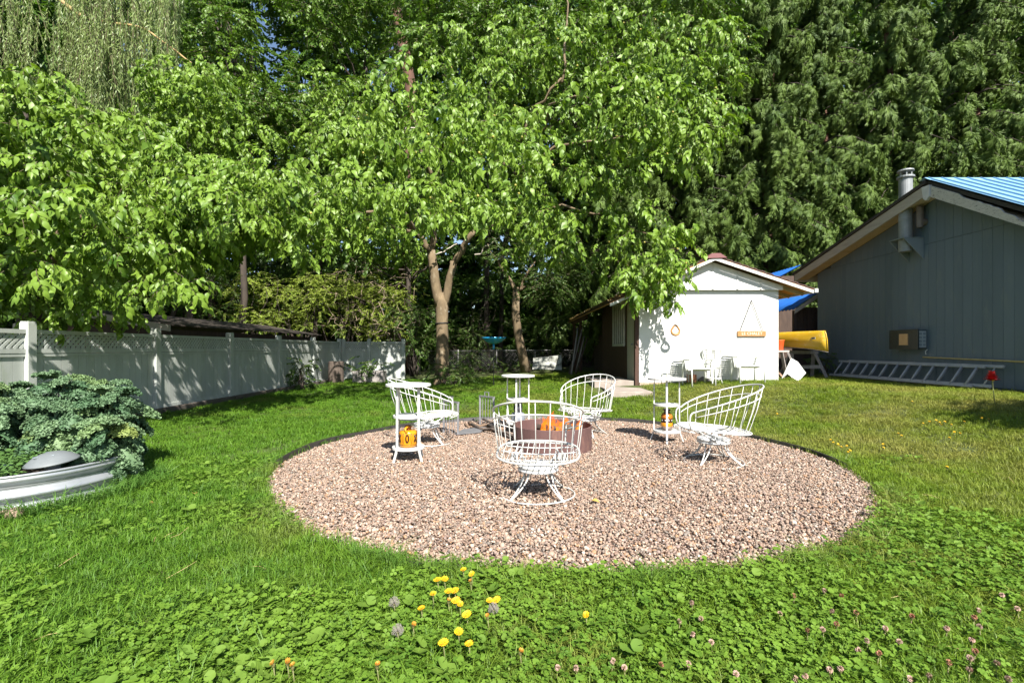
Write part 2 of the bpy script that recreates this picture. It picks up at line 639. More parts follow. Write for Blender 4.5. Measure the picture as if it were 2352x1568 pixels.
def grass_mat(name, dark, light, dry, tw=0.35):
    m, nt, b = new_mat(name)
    out = nt.nodes['Material Output']
    oi = nt.nodes.new('ShaderNodeObjectInfo')
    w = world_node(nt)
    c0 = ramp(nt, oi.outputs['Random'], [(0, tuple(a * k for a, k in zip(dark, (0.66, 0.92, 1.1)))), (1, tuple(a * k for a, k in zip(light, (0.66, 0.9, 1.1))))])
    c1 = ramp(nt, oi.outputs['Random'], [(0, dark), (1, light)])
    sx = nt.nodes.new('ShaderNodeSeparateXYZ'); nt.links.new(w, sx.inputs[0])
    # the right of the yard is parched: dry patches grow with x
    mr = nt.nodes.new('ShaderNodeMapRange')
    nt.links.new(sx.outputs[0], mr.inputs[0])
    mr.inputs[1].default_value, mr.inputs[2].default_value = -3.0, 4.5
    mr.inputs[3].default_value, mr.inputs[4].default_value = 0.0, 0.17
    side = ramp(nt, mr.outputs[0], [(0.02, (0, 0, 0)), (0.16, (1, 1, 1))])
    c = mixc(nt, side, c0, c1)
    ad = nt.nodes.new('ShaderNodeMath'); ad.operation = 'ADD'
    nt.links.new(noise(nt, w, 0.75, 4), ad.inputs[0]); nt.links.new(mr.outputs[0], ad.inputs[1])
    f = ramp(nt, ad.outputs[0], [(0.55, (0, 0, 0)), (0.85, (0.8, 0.8, 0.8))])
    c = mixc(nt, f, c, dry)
    nt.links.new(c, b.inputs['Base Color'])
    b.inputs['Roughness'].default_value = 0.5
    b.inputs['Specular IOR Level'].default_value = 0.3
    tr = nt.nodes.new('ShaderNodeBsdfTranslucent')
    nt.links.new(c, tr.inputs['Color'])
    ms = nt.nodes.new('ShaderNodeMixShader'); ms.inputs[0].default_value = tw
    nt.links.new(b.outputs[0], ms.inputs[1]); nt.links.new(tr.outputs[0], ms.inputs[2])
    nt.links.new(ms.outputs[0], out.inputs['Surface'])
    return m

SHED = (3.10, 6.50, 12.0, 16.6)
HOUSE_X = 9.0
def lawn_ok(x, y, over=0.0):
    d = np.hypot(x - GC[0], y - GC[1])
    ok = d > GR + 0.035 - np.where(y < 5.0, 0.05, 0.0)
    ok &= ~((x > SHED[0] - 0.05) & (x < SHED[1] + 0.05) & (y > SHED[2] - 0.02) & (y < SHED[3]))
    ok &= ~((x > 1.95) & (x < 3.1) & (y > 10.6) & (y < 13.75))
    ok &= (x < HOUSE_X - 0.06) & (x > -6.45)
    ok &= ~(np.hypot(x + 4.15, y - 4.1) < 0.86)
    return ok
def in_view(x, y, m=0.12):
    u = CX + x / y * KPX
    return (u > -2352 * m) & (u < 2352 * (1 + m))
def sample_lawn(bands, over=0.0):
    X, Y, B = [], [], []
    for k, (y0, y1, dens) in enumerate(bands):
        w = 1.25 * y1 * 2
        n = int(w * (y1 - y0) * dens)
        x = RNG.uniform(-w / 2, w / 2, n); y = RNG.uniform(y0, y1, n)
        ok = lawn_ok(x, y, over) & in_view(x, y)
        X.append(x[ok]); Y.append(y[ok]); B.append(np.full(ok.sum(), k))
    return np.concatenate(X), np.concatenate(Y), np.concatenate(B)

def pnoise(x, y, s, seed):
    """smooth value noise for patches"""
    g = np.random.default_rng(seed).uniform(0, 1, (64, 64))
    fx, fy = x * s + 32, y * s + 32
    ix, iy = np.floor(fx).astype(int), np.floor(fy).astype(int)
    tx, ty = S(fx - ix), S(fy - iy)
    q = lambda i, j: g[i % 64, j % 64]
    return (q(ix, iy) * (1 - tx) + q(ix + 1, iy) * tx) * (1 - ty) + (q(ix, iy + 1) * (1 - tx) + q(ix + 1, iy + 1) * tx) * ty

GRASS = grass_mat('grass_blade', (0.105, 0.185, 0.012), (0.21, 0.29, 0.022), (0.30, 0.275, 0.07))
x, y, bnd = sample_lawn([(1.55, 3.0, 1150), (3.0, 5.0, 650), (5.0, 8.5, 300), (8.5, 12.5, 150), (12.5, 18.5, 70)], over=0.0)
tall = 0.75 + 0.55 * pnoise(x, y, 1.6, 3)
d = np.hypot(x - GC[0], y - GC[1])
tall *= 1 + np.where(y < 3.6, -0.15, 0.3) * np.exp(-((d - GR) / 0.14) ** 2)
wide = np.array([1.0, 1.0, 1.25, 1.7, 2.3])[bnd]
scl = np.stack([wide, wide, tall * np.array([1, 1, 0.95, 0.9, 0.9])[bnd]], 1)
stuff(scatter('grass', [blade_geo(RNG, 17, 0.055, h, w_, bd) for h, w_, bd in ((0.06, 0.0042, 0.7), (0.08, 0.0045, 1.0), (0.055, 0.005, 0.9), (0.095, 0.004, 1.2), (0.075, 0.0045, 1.4))],
              [GRASS], np.stack([x, y, ground_z(x, y) - 0.004], 1), np.stack([RNG.normal(0, 0.12, len(x)), RNG.normal(0, 0.12, len(x)), RNG.uniform(0, 6.28, len(x))], 1), scl))

# long uncut grass: by the planter, along the gravel rim and in tufts on the left
LONG = grass_mat('long_grass_blade', (0.10, 0.185, 0.02), (0.20, 0.28, 0.04), (0.33, 0.28, 0.10))
t = RNG.uniform(0, 2 * np.pi, 900)
lx, ly = GC[0] + (GR + RNG.uniform(0.03, 0.13, 900)) * np.cos(t), GC[1] + (GR + RNG.uniform(0.03, 0.13, 900)) * np.sin(t)
keep = (pnoise(lx, ly, 2.5, 9) > np.where(ly > 5.2, 0.72, 0.42)) & in_view(lx, ly)
lx, ly = lx[keep], ly[keep]
t = RNG.uniform(-1.9, 0.6, 260)
bx, by = -4.15 + RNG.uniform(0.88, 1.08, 260) * np.cos(t), 4.1 + RNG.uniform(0.88, 1.08, 260) * np.sin(t)
cx_, cy_, _ = sample_lawn([(1.6, 4.2, 110)])
keep = (pnoise(cx_, cy_, 1.7, 21) > np.where(cx_ < 0, 0.47, 0.56))
lx, ly = np.concatenate([lx, bx, cx_[keep]]), np.concatenate([ly, by, cy_[keep]])
ls = RNG.uniform(0.6, 1.15, len(lx)); ls[len(lx) - keep.sum() - 260:len(lx) - keep.sum()] *= 1.35; ls[-keep.sum():] *= 0.85
stuff(scatter('long_grass', [blade_geo(RNG, 15, 0.05, 0.13, 0.0042, b_) for b_ in (0.7, 1.1, 1.5)], [LONG], np.stack([lx, ly, ground_z(lx, ly) - 0.005], 1),
              np.stack([RNG.normal(0, 0.2, len(lx)), RNG.normal(0, 0.2, len(lx)), RNG.uniform(0, 6.28, len(lx))], 1), ls))

# clover and other low round leaves in the near lawn
def clover_geo(rng, n, rad, leaf, h, parts=3):
    V, F = [], []
    for i in range(n):
        a, q = rng.uniform(0, 6.28), rad * math.sqrt(rng.uniform(0, 1))
        c = np.array((q * math.cos(a), q * math.sin(a), h * rng.uniform(0.45, 1.1)))
        tilt = rotm(rng.normal(0, 0.35), rng.normal(0, 0.35), rng.uniform(0, 6.28))
        L = leaf * rng.uniform(0.7, 1.2)
        for k in range(parts):
            t = 2 * math.pi * k / parts
            ax, pr = np.array((math.cos(t), math.sin(t), 0)), np.array((-math.sin(t), math.cos(t), 0))
            w = L * (0.46 if parts == 3 else 0.5)
            pts = [c * 0 , ax * L * .5 - pr * w + (0, 0, L * .12), ax * L * .95 - pr * w * .55 + (0, 0, L * .05), ax * L * .9, ax * L * .95 + pr * w * .55 + (0, 0, L * .05), ax * L * .5 + pr * w + (0, 0, L * .12)]
            o = len(V)
            V += [tuple(tilt @ p + c) for p in pts]
            F += [(o, o + 1, o + 2, o + 3), (o, o + 3, o + 4, o + 5)]
    return np.array(V), F, 0
def round_geo(rng, n, rad, leaf, h):
    """ground ivy, violet and mallow: single round scalloped leaves on short stalks"""
    V, F = [], []
    for i in range(n):
        a, q = rng.uniform(0, 6.28), rad * math.sqrt(rng.uniform(0, 1))
        c = np.array((q * math.cos(a), q * math.sin(a), h * rng.uniform(0.4, 1.15)))
        tilt = rotm(rng.normal(0, 0.4), rng.normal(0, 0.4), rng.uniform(0, 6.28))
        L = leaf * rng.uniform(0.6, 1.25) / 2
        o = len(V)
        m = 12
        V.append(tuple(c))
        for k in range(m):
            t = 0.12 + (2 * math.pi - 0.24) * k / (m - 1)
            rr = L * (1 + 0.07 * (k % 2))
            V.append(tuple(tilt @ np.array((rr * math.cos(t), rr * math.sin(t), L * 0.3 + 0.1 * L * math.sin(3 * t))) + c))
        F += [(o, o + k + 1, o + k + 2) for k in range(m - 1)]
    return np.array(V), F, 0
CLOVER = leafmat('clover_leaf', (0.050, 0.125, 0.014), (0.145, 0.250, 0.030), (1.2, 1.3, 0.6), 0.3, 0.2, 1.2, rough=0.6)
x, y, bnd = sample_lawn([(1.55, 2.6, 700), (2.6, 3.6, 480), (3.6, 5.2, 200)])
left = S((0.3 - x) / 2.0)
dens = pnoise(x, y, 1.1, 5) * 0.75 + 0.30 - 0.15 * S((x - 1.6) / 1.2) * S((y - 2.6) / 0.8) + 0.1 * S((2.8 - y) / 0.8)
keep = RNG.uniform(0, 1, len(x)) < np.clip((dens - 0.50) * 1.9, 0, 0.75)
x, y, left = x[keep], y[keep], left[keep]
is_round = RNG.uniform(0, 1, len(x)) < (0.05 + 0.5 * left * S((pnoise(x, y, 1.3, 17) - 0.3) / 0.5))
stuff(scatter('clover', [clover_geo(RNG, 12, 0.075, 0.0125, 0.055), clover_geo(RNG, 9, 0.065, 0.016, 0.065), clover_geo(RNG, 15, 0.08, 0.011, 0.05, 5)], [CLOVER],
              np.stack([x, y, ground_z(x, y)], 1)[~is_round], np.stack([0 * x, 0 * x, RNG.uniform(0, 6.28, len(x))], 1)[~is_round], RNG.uniform(0.75, 1.3, len(x))[~is_round]))
stuff(scatter('ground_ivy', [round_geo(RNG, 8, 0.075, 0.021, 0.05), round_geo(RNG, 6, 0.075, 0.029, 0.06), round_geo(RNG, 3, 0.06, 0.043, 0.06)], [leafmat('ground_ivy_leaf', (0.060, 0.135, 0.016), (0.14, 0.23, 0.034), (1.2, 1.3, 0.6), 0.28, 0.18, 1.5, rough=0.65)],
              np.stack([x, y, ground_z(x, y)], 1)[is_round], np.stack([0 * x, 0 * x, RNG.uniform(0, 6.28, len(x))], 1)[is_round], RNG.uniform(0.7, 1.3, len(x))[is_round], RNG.choice(3, is_round.sum(), p=[0.55, 0.35, 0.1])))
# ================================================================== GREY HOUSE (right)
SIDING = surf('blue_grey_siding', (0.122, 0.160, 0.196), (0.100, 0.137, 0.170), 1.6, 0.75, stretch=(1, 1, 0.25), bmp=0.25, bscale=60, rand=0.07, wear=(0.15, 0.18, 0.188), wear_scale=5, wear_at=0.64, wear_w=0.1)
GAP = surf('dark_gap', (0.055, 0.076, 0.085), rough=0.9)
ROOFBLUE = surf('blue_steel_roofing', (0.22, 0.40, 0.58), (0.18, 0.35, 0.53), 2.0, 0.38, metal=0.0, spec=0.6, rand=0.08)
DEEPBLUE = surf('deep_blue_steel_roofing', (0.02, 0.12, 0.42), (0.016, 0.09, 0.34), 3.0, 0.35, rand=0.1)
FASCIA = surf('peeling_white_fascia', (0.52, 0.5, 0.46), (0.44, 0.42, 0.38), 4.0, 0.8, stretch=(1, 1, 4), bmp=0.5, bscale=30, wear=(0.09, 0.085, 0.085), wear_scale=16, wear_at=0.6, wear_w=0.03)
FASCIA2 = surf('weathered_pale_fascia', (0.45, 0.41, 0.36), (0.34, 0.3, 0.26), 4.0, 0.85, stretch=(1, 0.5, 4), bmp=0.4, bscale=30, wear=(0.2, 0.17, 0.15), wear_scale=14, wear_at=0.68, wear_w=0.05)
SOFFIT = surf('cream_soffit_board', (0.55, 0.46, 0.34), (0.42, 0.33, 0.22), 3.0, 0.8, bmp=0.3, wear=(0.3, 0.13, 0.05), wear_scale=6, wear_at=0.68)
BLACKFELT = surf('dark_roof_edge', (0.03, 0.025, 0.023), (0.05, 0.045, 0.04), 8, 0.85, bmp=0.4)
GALV = surf('galvanised_steel', (0.26, 0.275, 0.28), (0.18, 0.195, 0.2), 7, 0.55, metal=0.15)
GREYPAINT = surf('grey_painted_metal', (0.23, 0.27, 0.29), (0.18, 0.22, 0.24), 6, 0.55)

house = thing('grey_house', 'blue grey plank sided house with blue metal roof and peeling white eaves', 'house', (HOUSE_X, 11, 0))
def hput(mb, name, mat, parent=house, **k):
    o = mb.obj(name, mat, None, **k)
    o.parent = parent
    o.matrix_parent_inverse = Matrix.Translation((HOUSE_X, 11, 0)).inverted()
    return o
HX, FX, RX = HOUSE_X, 8.60, 17.5
YR, ZR = 10.2, 4.69                  # ridge
YL, ZL = 15.0, 3.52                  # far eave
YF, ZF = 7.3, 3.02                   # near eave
WL, WF = 14.49, 7.55                 # wall ends
def roof_top(y):
    return ZR - (y - YR) * (ZR - ZL) / (YL - YR) if y > YR else ZR - (YR - y) * (ZR - ZF) / (YR - YF)
def soffit_z(y):
    return roof_top(y) - 0.25
# backing walls
bk = MB()
prof = [(WF, 0.2), (WF, soffit_z(WF)), (YR, soffit_z(YR)), (WL, soffit_z(WL)), (WL, 0.2)]
bk.prism([(HX + 0.012, y, z) for y, z in prof], (0.15, 0, 0))
bk.box(((HX + RX) / 2, WL - 0.08, 1.7), (RX - HX - 0.4, 0.14, 3.1))
bk.box(((HX + RX) / 2, WF + 0.1, 1.6), (RX - HX - 0.4, 0.14, 2.9))
hput(bk, 'wall', GAP)
fd = MB(); fd.box((HX + 0.05, (WL + WF) / 2, 0.3), (0.2, WL - WF - 0.02, 0.3))
hput(fd, 'foundation', surf('foundation_grey', (0.2, 0.2, 0.19), (0.14, 0.14, 0.13), 6, 0.9, bmp=0.4))
SEAM = 3.46
bw = 0.203
nb = int((WL - WF) / bw)
lower = None
for k in range(nb + 1):
    y0, y1 = WL - k * bw, WL - (k + 1) * bw + 0.005
    y1 = max(y1, WF)
    if y0 - y1 < 0.02:
        continue
    m = MB()
    za, zb = min(SEAM - 0.004, soffit_z(y0) - .01), min(SEAM - 0.004, soffit_z(y1) - .01)
    m.prism([(HX, y0, 0.47), (HX, y1, 0.47), (HX, y1, zb), (HX, y0, za)], (0.012, 0, 0))
    hput(m, 'siding_board', SIDING)
    za, zb = soffit_z(y0) - 0.005, soffit_z(y1) - 0.005
    if min(za, zb) > SEAM + 0.05:
        m = MB()
        poly = [(HX - 0.002, y0, SEAM + 0.004), (HX - 0.002, y1, SEAM + 0.004), (HX - 0.002, y1, zb), (HX - 0.002, y0, za)]
        if y1 < YR < y0:
            poly.insert(3, (HX - 0.002, YR, soffit_z(YR) - 0.005))
        m.prism(poly, (0.014, 0, 0))
        hput(m, 'siding_board', SIDING)
# near front wall boards (seen only from the side)
for k in range(40):
    x0 = HX + 0.02 + k * bw
    m = MB(); m.box((x0 + bw / 2, WF - 0.012 + 0.03, 1.7), (bw - 0.007, 0.014, 2.45))
    hput(m, 'siding_board', SIDING)

# roof decks
dk = MB()
for (ya, za, yb, zb) in ((YR, ZR, YL, ZL), (YF, ZF, YR, ZR)):
    dk.prism([(FX + 0.03, ya, za - 0.10), (FX + 0.03, yb, zb - 0.10), (FX + 0.03, yb, zb - 0.022), (FX + 0.03, ya, za - 0.022)], (RX - FX - 0.03, 0, 0))
hput(dk, 'roof_deck', BLACKFELT)
# dark edge over the rake boards
ed = MB()
ed.prism([(FX - 0.03, YR, ZR - 0.07), (FX - 0.03, YL + 0.06, ZL - 0.085), (FX - 0.03, YL + 0.06, ZL - 0.015), (FX - 0.03, YR, ZR)], (0.06, 0, 0))
hput(ed, 'roof_edge', BLACKFELT)
sh = MB()
sh.prism([(FX - 0.02, YR, ZR - 0.02), (FX - 0.02, YL + 0.05, ZL - 0.032), (FX - 0.02, YL + 0.05, ZL - 0.012), (FX - 0.02, YR, ZR + 0.005)], (RX - FX, 0, 0))
hput(sh, 'roof', surf('grey_felt_roof', (0.07, 0.07, 0.07), (0.045, 0.045, 0.045), 20, 0.9, bmp=0.4))
# metal roof sheets on the near slope: pan + standing rib per sheet
slope = Vector((0, YR - YF, ZR - ZF)); sl_len = slope.length; sdir = slope.normalized(); snorm = Vector((0, -sdir.z, sdir.y))
pm = MB()
pw = 0.268
o0 = Vector((0, 0, 0))
pan = [(0, 0), (0.022, 0), (0.03, 0.028), (0.05, 0.028), (0.058, 0), (pw - 0.003, 0), (pw - 0.003, -0.006), (0, -0.006)]
pm.prism([Vector((a, 0, 0)) + snorm * b for a, b in pan], sdir * (sl_len + 0.06))
pan_me = pm.mesh('roof_panel', ROOFBLUE)
for k in range(int((RX - FX) / pw)):
    o = put('roof_panel', pan_me, house, loc=Vector((FX - 0.02 + k * pw, YF - 0.05, ZF - 0.03)) - Vector((HOUSE_X, 11, 0)) + snorm * 0.03)
rc = MB(); rc.prism([(FX - 0.05, YR - 0.14, ZR - 0.045), (FX - 0.05, YR, ZR + 0.05), (FX - 0.05, YR + 0.14, ZR + 0.015), (FX - 0.05, YR, ZR + 0.035)], (RX - FX, 0, 0))
hput(rc, 'ridge_cap', ROOFBLUE)
# rake boards
lb = MB(); lb.prism([(FX, YR + 0.1, roof_top(YR + .1) - 0.31), (FX, YL, ZL - 0.30), (FX, YL, ZL - 0.09), (FX, YR + 0.1, roof_top(YR + .1) - 0.08)], (0.035, 0, 0))
hput(lb, 'rake_board', FASCIA2)['label'] = 'long pale weathered rake board'
rb = MB()
pts_b, pts_t = [], []
rr = random.Random(3)
ys_ = np.linspace(YR - 0.1, YF, 46)
for i, y_ in enumerate(ys_):
    bite = 0.0
    t_ = i / 45
    if t_ > 0.24: bite = 0.03 + 0.02 * rr.random()
    if t_ > 0.52: bite = 0.08 + 0.03 * rr.random()
    if t_ > 0.62: bite = 0.125 + 0.03 * rr.random()
    if t_ > 0.8: bite = 0.10 + 0.04 * rr.random()
    pts_b.append((FX, y_, roof_top(y_) - 0.33)); pts_t.append((FX, y_, roof_top(y_) - 0.10 - bite))
for i in range(45):
    rb.prism([pts_b[i], pts_b[i + 1], pts_t[i + 1], pts_t[i]], (0.035, 0, 0))
hput(rb, 'rake_board', FASCIA)['label'] = 'short rake board with flaking black and white paint'
kb = MB(); kb.prism([(FX - 0.03, YR + 0.1, ZR - 0.13), (FX - 0.03, YR - 0.09, ZR - 0.13), (FX - 0.03, YR - 0.09, ZR - 0.36), (FX - 0.03, YR - 0.01, ZR - 0.43), (FX - 0.03, YR + 0.06, ZR - 0.38)], (0.06, 0, 0))
hput(kb, 'ridge_block', surf('white_ridge_block', (0.6, 0.6, 0.6), (0.5, 0.5, 0.5), rough=0.7))
# soffit boards along the rake
for j in range(4):
    xa = FX + 0.04 + j * 0.0915
    for (ya, yb) in ((YR, YL - 0.02), (YF + 0.05, YR)):
        m = MB()
        m.prism([(xa, ya, roof_top(ya) - 0.245), (xa, yb, roof_top(yb) - 0.245), (xa, yb, roof_top(yb) - 0.225), (xa, ya, roof_top(ya) - 0.225)], (0.086, 0, 0))
        hput(m, 'soffit_board', SOFFIT)
ef = MB(); ef.box(((FX + RX) / 2, YL - 0.02, ZL - 0.2), (RX - FX, 0.03, 0.2))
hput(ef, 'eave_board', FASCIA2)

# flue on the gable wall, through the eave
flue = Vector((8.76, 10.95, 0))
fl = MB()
zt = roof_top(10.95)
fl.lathe([(0.128, 3.35), (0.128, 3.42), (0.135, 3.43), (0.135, 3.60), (0.128, 3.61), (0.128, 4.02), (0.134, 4.03), (0.134, 4.06), (0.128, 4.07), (0.128, 5.02)], 20, (flue.x, flue.y, 0))
fp = hput(fl, 'flue_pipe', GALV, smooth=False)
m = MB(); m.lathe([(0.165, 4.98), (0.168, 5.0), (0.165, 5.02), (0.05, 5.05)], 20, (flue.x, flue.y, 0))
for k in range(6):
    a = k * math.pi / 3
    m.box((flue.x + 0.11 * math.cos(a), flue.y + 0.11 * math.sin(a), 5.08), (0.02, 0.02, 0.1))
m.lathe([(0.15, 5.12), (0.16, 5.13), (0.15, 5.16), (0.02, 5.2)], 20, (flue.x, flue.y, 0))
hput(m, 'flue_cap', GALV)
m = MB()
m.box((flue.x + 0.02, flue.y, 3.625), (0.44, 0.42, 0.012))
hput(m, 'flue_shelf', GREYPAINT)
for s in (-1, 1):
    m = MB(); y_ = flue.y + s * 0.2
    m.prism([(flue.x - 0.2, y_, 3.615), (HX - 0.004, y_, 3.615), (HX - 0.004, y_, 3.15)], (0, 0.012, 0))
    hput(m, 'flue_bracket', GREYPAINT)
m = MB(); m.tube([(flue.x + 0.1, flue.y - 0.24, 3.95), (HX + 0.02, flue.y - 0.24, 3.95)], 0.075, 14)
m.tube([(flue.x + 0.12, flue.y - 0.24, 3.83), (flue.x + 0.12, flue.y - 0.24, 4.28)], 0.065, 12)
hput(m, 'vent_pipe', surf('rusty_vent', (0.2, 0.17, 0.16), (0.14, 0.11, 0.1), 10, 0.7))

# lean-to and rear roofs of corrugated steel behind the far corner
def corrugated(name, x0, z0, x1, z1, y0, y1, pitch, mat):
    nP = int((y1 - y0) / pitch)
    for k in range(nP):
        m = MB(); q = []
        for i in range(7):
            t = i / 6
            q.append((y0 + (k + t) * pitch * 0.985, 0.02 * math.cos(2 * math.pi * t)))
        dz = (z1 - z0)
        vs = [(x0, yy, z0 + h) for yy, h in q] + [(x1, yy, z1 + h) for yy, h in q]
        m.add(vs + [(x, yy, z - 0.012) for x, yy, z in vs], [(i, i + 1, i + 8, i + 7) for i in range(6)] + [(i + 15, i + 14, i + 21, i + 22) for i in range(6)] +
              [(i + 1, i, i + 14, i + 15) for i in range(6)] + [(i + 7, i + 8, i + 22, i + 21) for i in range(6)])
        hput(m, 'roof_panel', mat, smooth=True)
corrugated('roof_panel', 8.74, 2.42, 9.55, 2.98, 15.2, 17.8, 0.2, DEEPBLUE)
corrugated('roof_panel', 8.95, 3.42, 10.4, 4.2, 17.6, 20.4, 0.2, DEEPBLUE)
m = MB(); m.prism([(8.72, 15.16, 2.27), (9.55, 15.16, 2.84), (9.55, 15.16, 2.96), (8.72, 15.16, 2.39)], (0, 0.035, 0))
hput(m, 'lean_to_fascia', FASCIA2)
DARKWOOD = surf('old_brown_boards', (0.085, 0.055, 0.04), (0.05, 0.033, 0.025), 6, 0.9, stretch=(3, 3, 0.5), bmp=0.4, rand=0.25)
for k in range(9):
    m = MB(); m.box((8.98 + k * 0.16, 15.6, 1.35), (0.152, 0.03, 2.3 if k else 2.0))
    hput(m, 'lean_to_board', DARKWOOD)
for k in range(12):
    m = MB(); m.box((7.2 + k * 0.17, 17.9, 1.45), (0.16, 0.03, 2.2))
    hput(m, 'lean_to_board', DARKWOOD)
for yp in (15.3, 17.7):
    m = MB(); m.box((8.78, yp, 1.35), (0.09, 0.09, 2.05)); hput(m, 'lean_to_post', DARKWOOD)
m = MB(); m.box((9.6, 19.0, 2.1), (1.2, 2.7, 3.4)); hput(m, 'rear_wall', DARKWOOD)

# ================================================================== WHITE SHED
SX0, SX1, SY0, SY1 = SHED
shed_o = Vector((SX0, SY0, 0))
WHITE = surf('white_painted_board', (0.66, 0.66, 0.64), (0.58, 0.585, 0.57), 2.2, 0.6, stretch=(1, 1, 0.45), bmp=0.3, bscale=22, rand=0.05, wear=(0.46, 0.45, 0.41), wear_scale=5, wear_at=0.66, wear_w=0.12)
TRIM = surf('white_trim_paint', (0.60, 0.60, 0.58), (0.50, 0.50, 0.48), 8, 0.6, bmp=0.15)
BROWN = surf('dark_brown_stain', (0.075, 0.035, 0.022), (0.05, 0.024, 0.016), 6, 0.75, stretch=(2, 2, 0.5), bmp=0.3, rand=0.15)
SHINGLE = surf('brown_shingles', (0.13, 0.075, 0.065), (0.085, 0.05, 0.045), 30, 0.9, bmp=0.5, rand=0.25)
shed = thing('white_shed', 'small white gabled shed with brown shingle roof and dark side porch', 'shed', shed_o)
def sput(mb, name, mat, parent=shed, **k):
    o = mb.obj(name, mat, None, **k)
    o.parent = parent
    if parent is shed:
        o.matrix_parent_inverse = Matrix.Translation(shed_o).inverted()
    return o
PX_, PZ_ = 4.83, 3.42
def sroof(x):
    return PZ_ - (x - PX_) * 0.335 if x > PX_ else PZ_ - (PX_ - x) * 0.44
zb = 0.30
ZT = 2.62
m = MB()
prof = [(SX0 + .02, zb), (SX1 - .02, zb), (SX1 - .02, sroof(SX1) - 0.14), (PX_, PZ_ - 0.14), (SX0 + .02, sroof(SX0) - 0.14)]
m.prism([(x_, SY0 + 0.013, z_) for x_, z_ in prof], (0, 0.12, 0))
m.prism([(x_, SY1 - 0.12, z_) for x_, z_ in prof], (0, 0.12, 0))
m.box((SX1 - 0.07, (SY0 + SY1) / 2, 1.45), (0.1, SY1 - SY0 - 0.3, 2.3))
sput(m, 'wall', TRIM)
m = MB(); m.box(((SX0 + SX1) / 2, SY0 + 0.03, 0.30), (SX1 - SX0 - 0.02, 0.1, 0.16))
sput(m, 'foundation', surf('shed_sill', (0.46, 0.37, 0.31), (0.3, 0.22, 0.17), 8, 0.9, bmp=0.4))
xw = [SX0 + 0.0, SX0 + 1.16, SX0 + 2.38, SX1]
for a_, b_ in zip(xw[:-1], xw[1:]):
    m = MB(); m.prism([(a_ + 0.002, SY0, 0.375), (b_ - 0.002, SY0, 0.375), (b_ - 0.002, SY0, ZT), (a_ + 0.002, SY0, ZT)], (0, 0.012, 0))
    sput(m, 'wall_panel', WHITE)
# gable boarding stands proud of the wall
GY = SY0 - 0.10
gx_ = [SX0 - 0.12, 3.72, 4.30, 4.86, 5.45, 6.02, SX1 + 0.06]
for a_, b_ in zip(gx_[:-1], gx_[1:]):
    poly = [(a_ + 0.003, GY, ZT - 0.005), (b_ - 0.003, GY, ZT - 0.005), (b_ - 0.003, GY, max(sroof(b_) - 0.13, ZT + .01)), (a_ + 0.003, GY, max(sroof(a_) - 0.13, ZT + .01))]
    if a_ < PX_ < b_:
        poly.insert(3, (PX_, GY, PZ_ - 0.13))
    m = MB(); m.prism(poly, (0, 0.05, 0))
    sput(m, 'gable_board', WHITE)
for x_ in gx_[1:-1]:
    m = MB(); m.box((x_, GY - 0.008, (ZT + sroof(x_) - 0.14) / 2 + .005), (0.035, 0.014, sroof(x_) - 0.15 - ZT))
    sput(m, 'gable_batten', TRIM)
# roof: courses of shingles each side
RY0, RY1 = SY0 - 0.30, 20.3
XL_, XR_ = 2.33, 7.18
for (xa, xb) in ((PX_, XR_), (PX_, XL_)):
    nC = 12
    for k in range(nC):
        t0, t1 = k / nC, (k + 1) / nC + 0.01
        x0_, x1_ = xa + (xb - xa) * t0, xa + (xb - xa) * t1
        y1_ = RY1 if xb < xa else SY1 + 0.3
        m = MB(); m.prism([(x0_, RY0, sroof(x0_) - 0.012), (x1_, RY0, sroof(x1_) + 0.012), (x1_, RY0, sroof(x1_) - 0.004), (x0_, RY0, sroof(x0_) - 0.03)], (0, y1_ - RY0, 0))
        sput(m, 'shingle_course', SHINGLE)
    y1_ = RY1 if xb < xa else SY1 + 0.3
    m = MB(); m.prism([(xa, RY0 + .02, sroof(xa) - 0.03), (xb, RY0 + .02, sroof(xb) - 0.03), (xb, RY0 + .02, sroof(xb) - 0.06), (xa, RY0 + .02, sroof(xa) - 0.06)], (0, y1_ - RY0 - 0.04, 0))
    sput(m, 'roof_deck', surf('roof_deck_wood', (0.5, 0.27, 0.1), (0.36, 0.18, 0.07), 5, 0.8, stretch=(0.5, 4, 1)))
    m = MB(); m.prism([(xa, RY0 - .018, sroof(xa) - 0.125), (xb, RY0 - .018, sroof(xb) - 0.125), (xb, RY0 - .018, sroof(xb) - 0.055), (xa, RY0 - .018, sroof(xa) - 0.055)], (0, 0.03, 0))
    sput(m, 'barge_board', TRIM)
m = MB(); m.prism([(PX_ - 0.24, RY0 - 0.05, PZ_ - 0.085), (PX_ + 0.27, RY0 - 0.05, PZ_ - 0.07), (PX_ + 0.11, RY0 - 0.05, PZ_ + 0.035), (PX_ - 0.09, RY0 - 0.05, PZ_ + 0.035)], (0, 0.5, 0))
sput(m, 'ridge_cap', surf('maroon_flashing', (0.2, 0.075, 0.075), (0.15, 0.055, 0.055), 6, 0.5))
m = MB(); m.box((XR_ + 0.035, (RY0 + SY1) / 2 + .1, sroof(XR_) - 0.06), (0.08, SY1 - RY0 + 0.3, 0.09))
sput(m, 'gutter', TRIM)
for k in range(8):
    y_ = SY0 + 0.1 + k * 0.6
    m = MB(); m.prism([(SX1, y_, sroof(SX1) - 0.06), (XR_ - 0.02, y_, sroof(XR_) - 0.06), (XR_ - 0.02, y_, sroof(XR_) - 0.14), (SX1, y_, sroof(SX1) - 0.16)], (0, 0.045, 0))
    sput(m, 'rafter', SOFFIT)
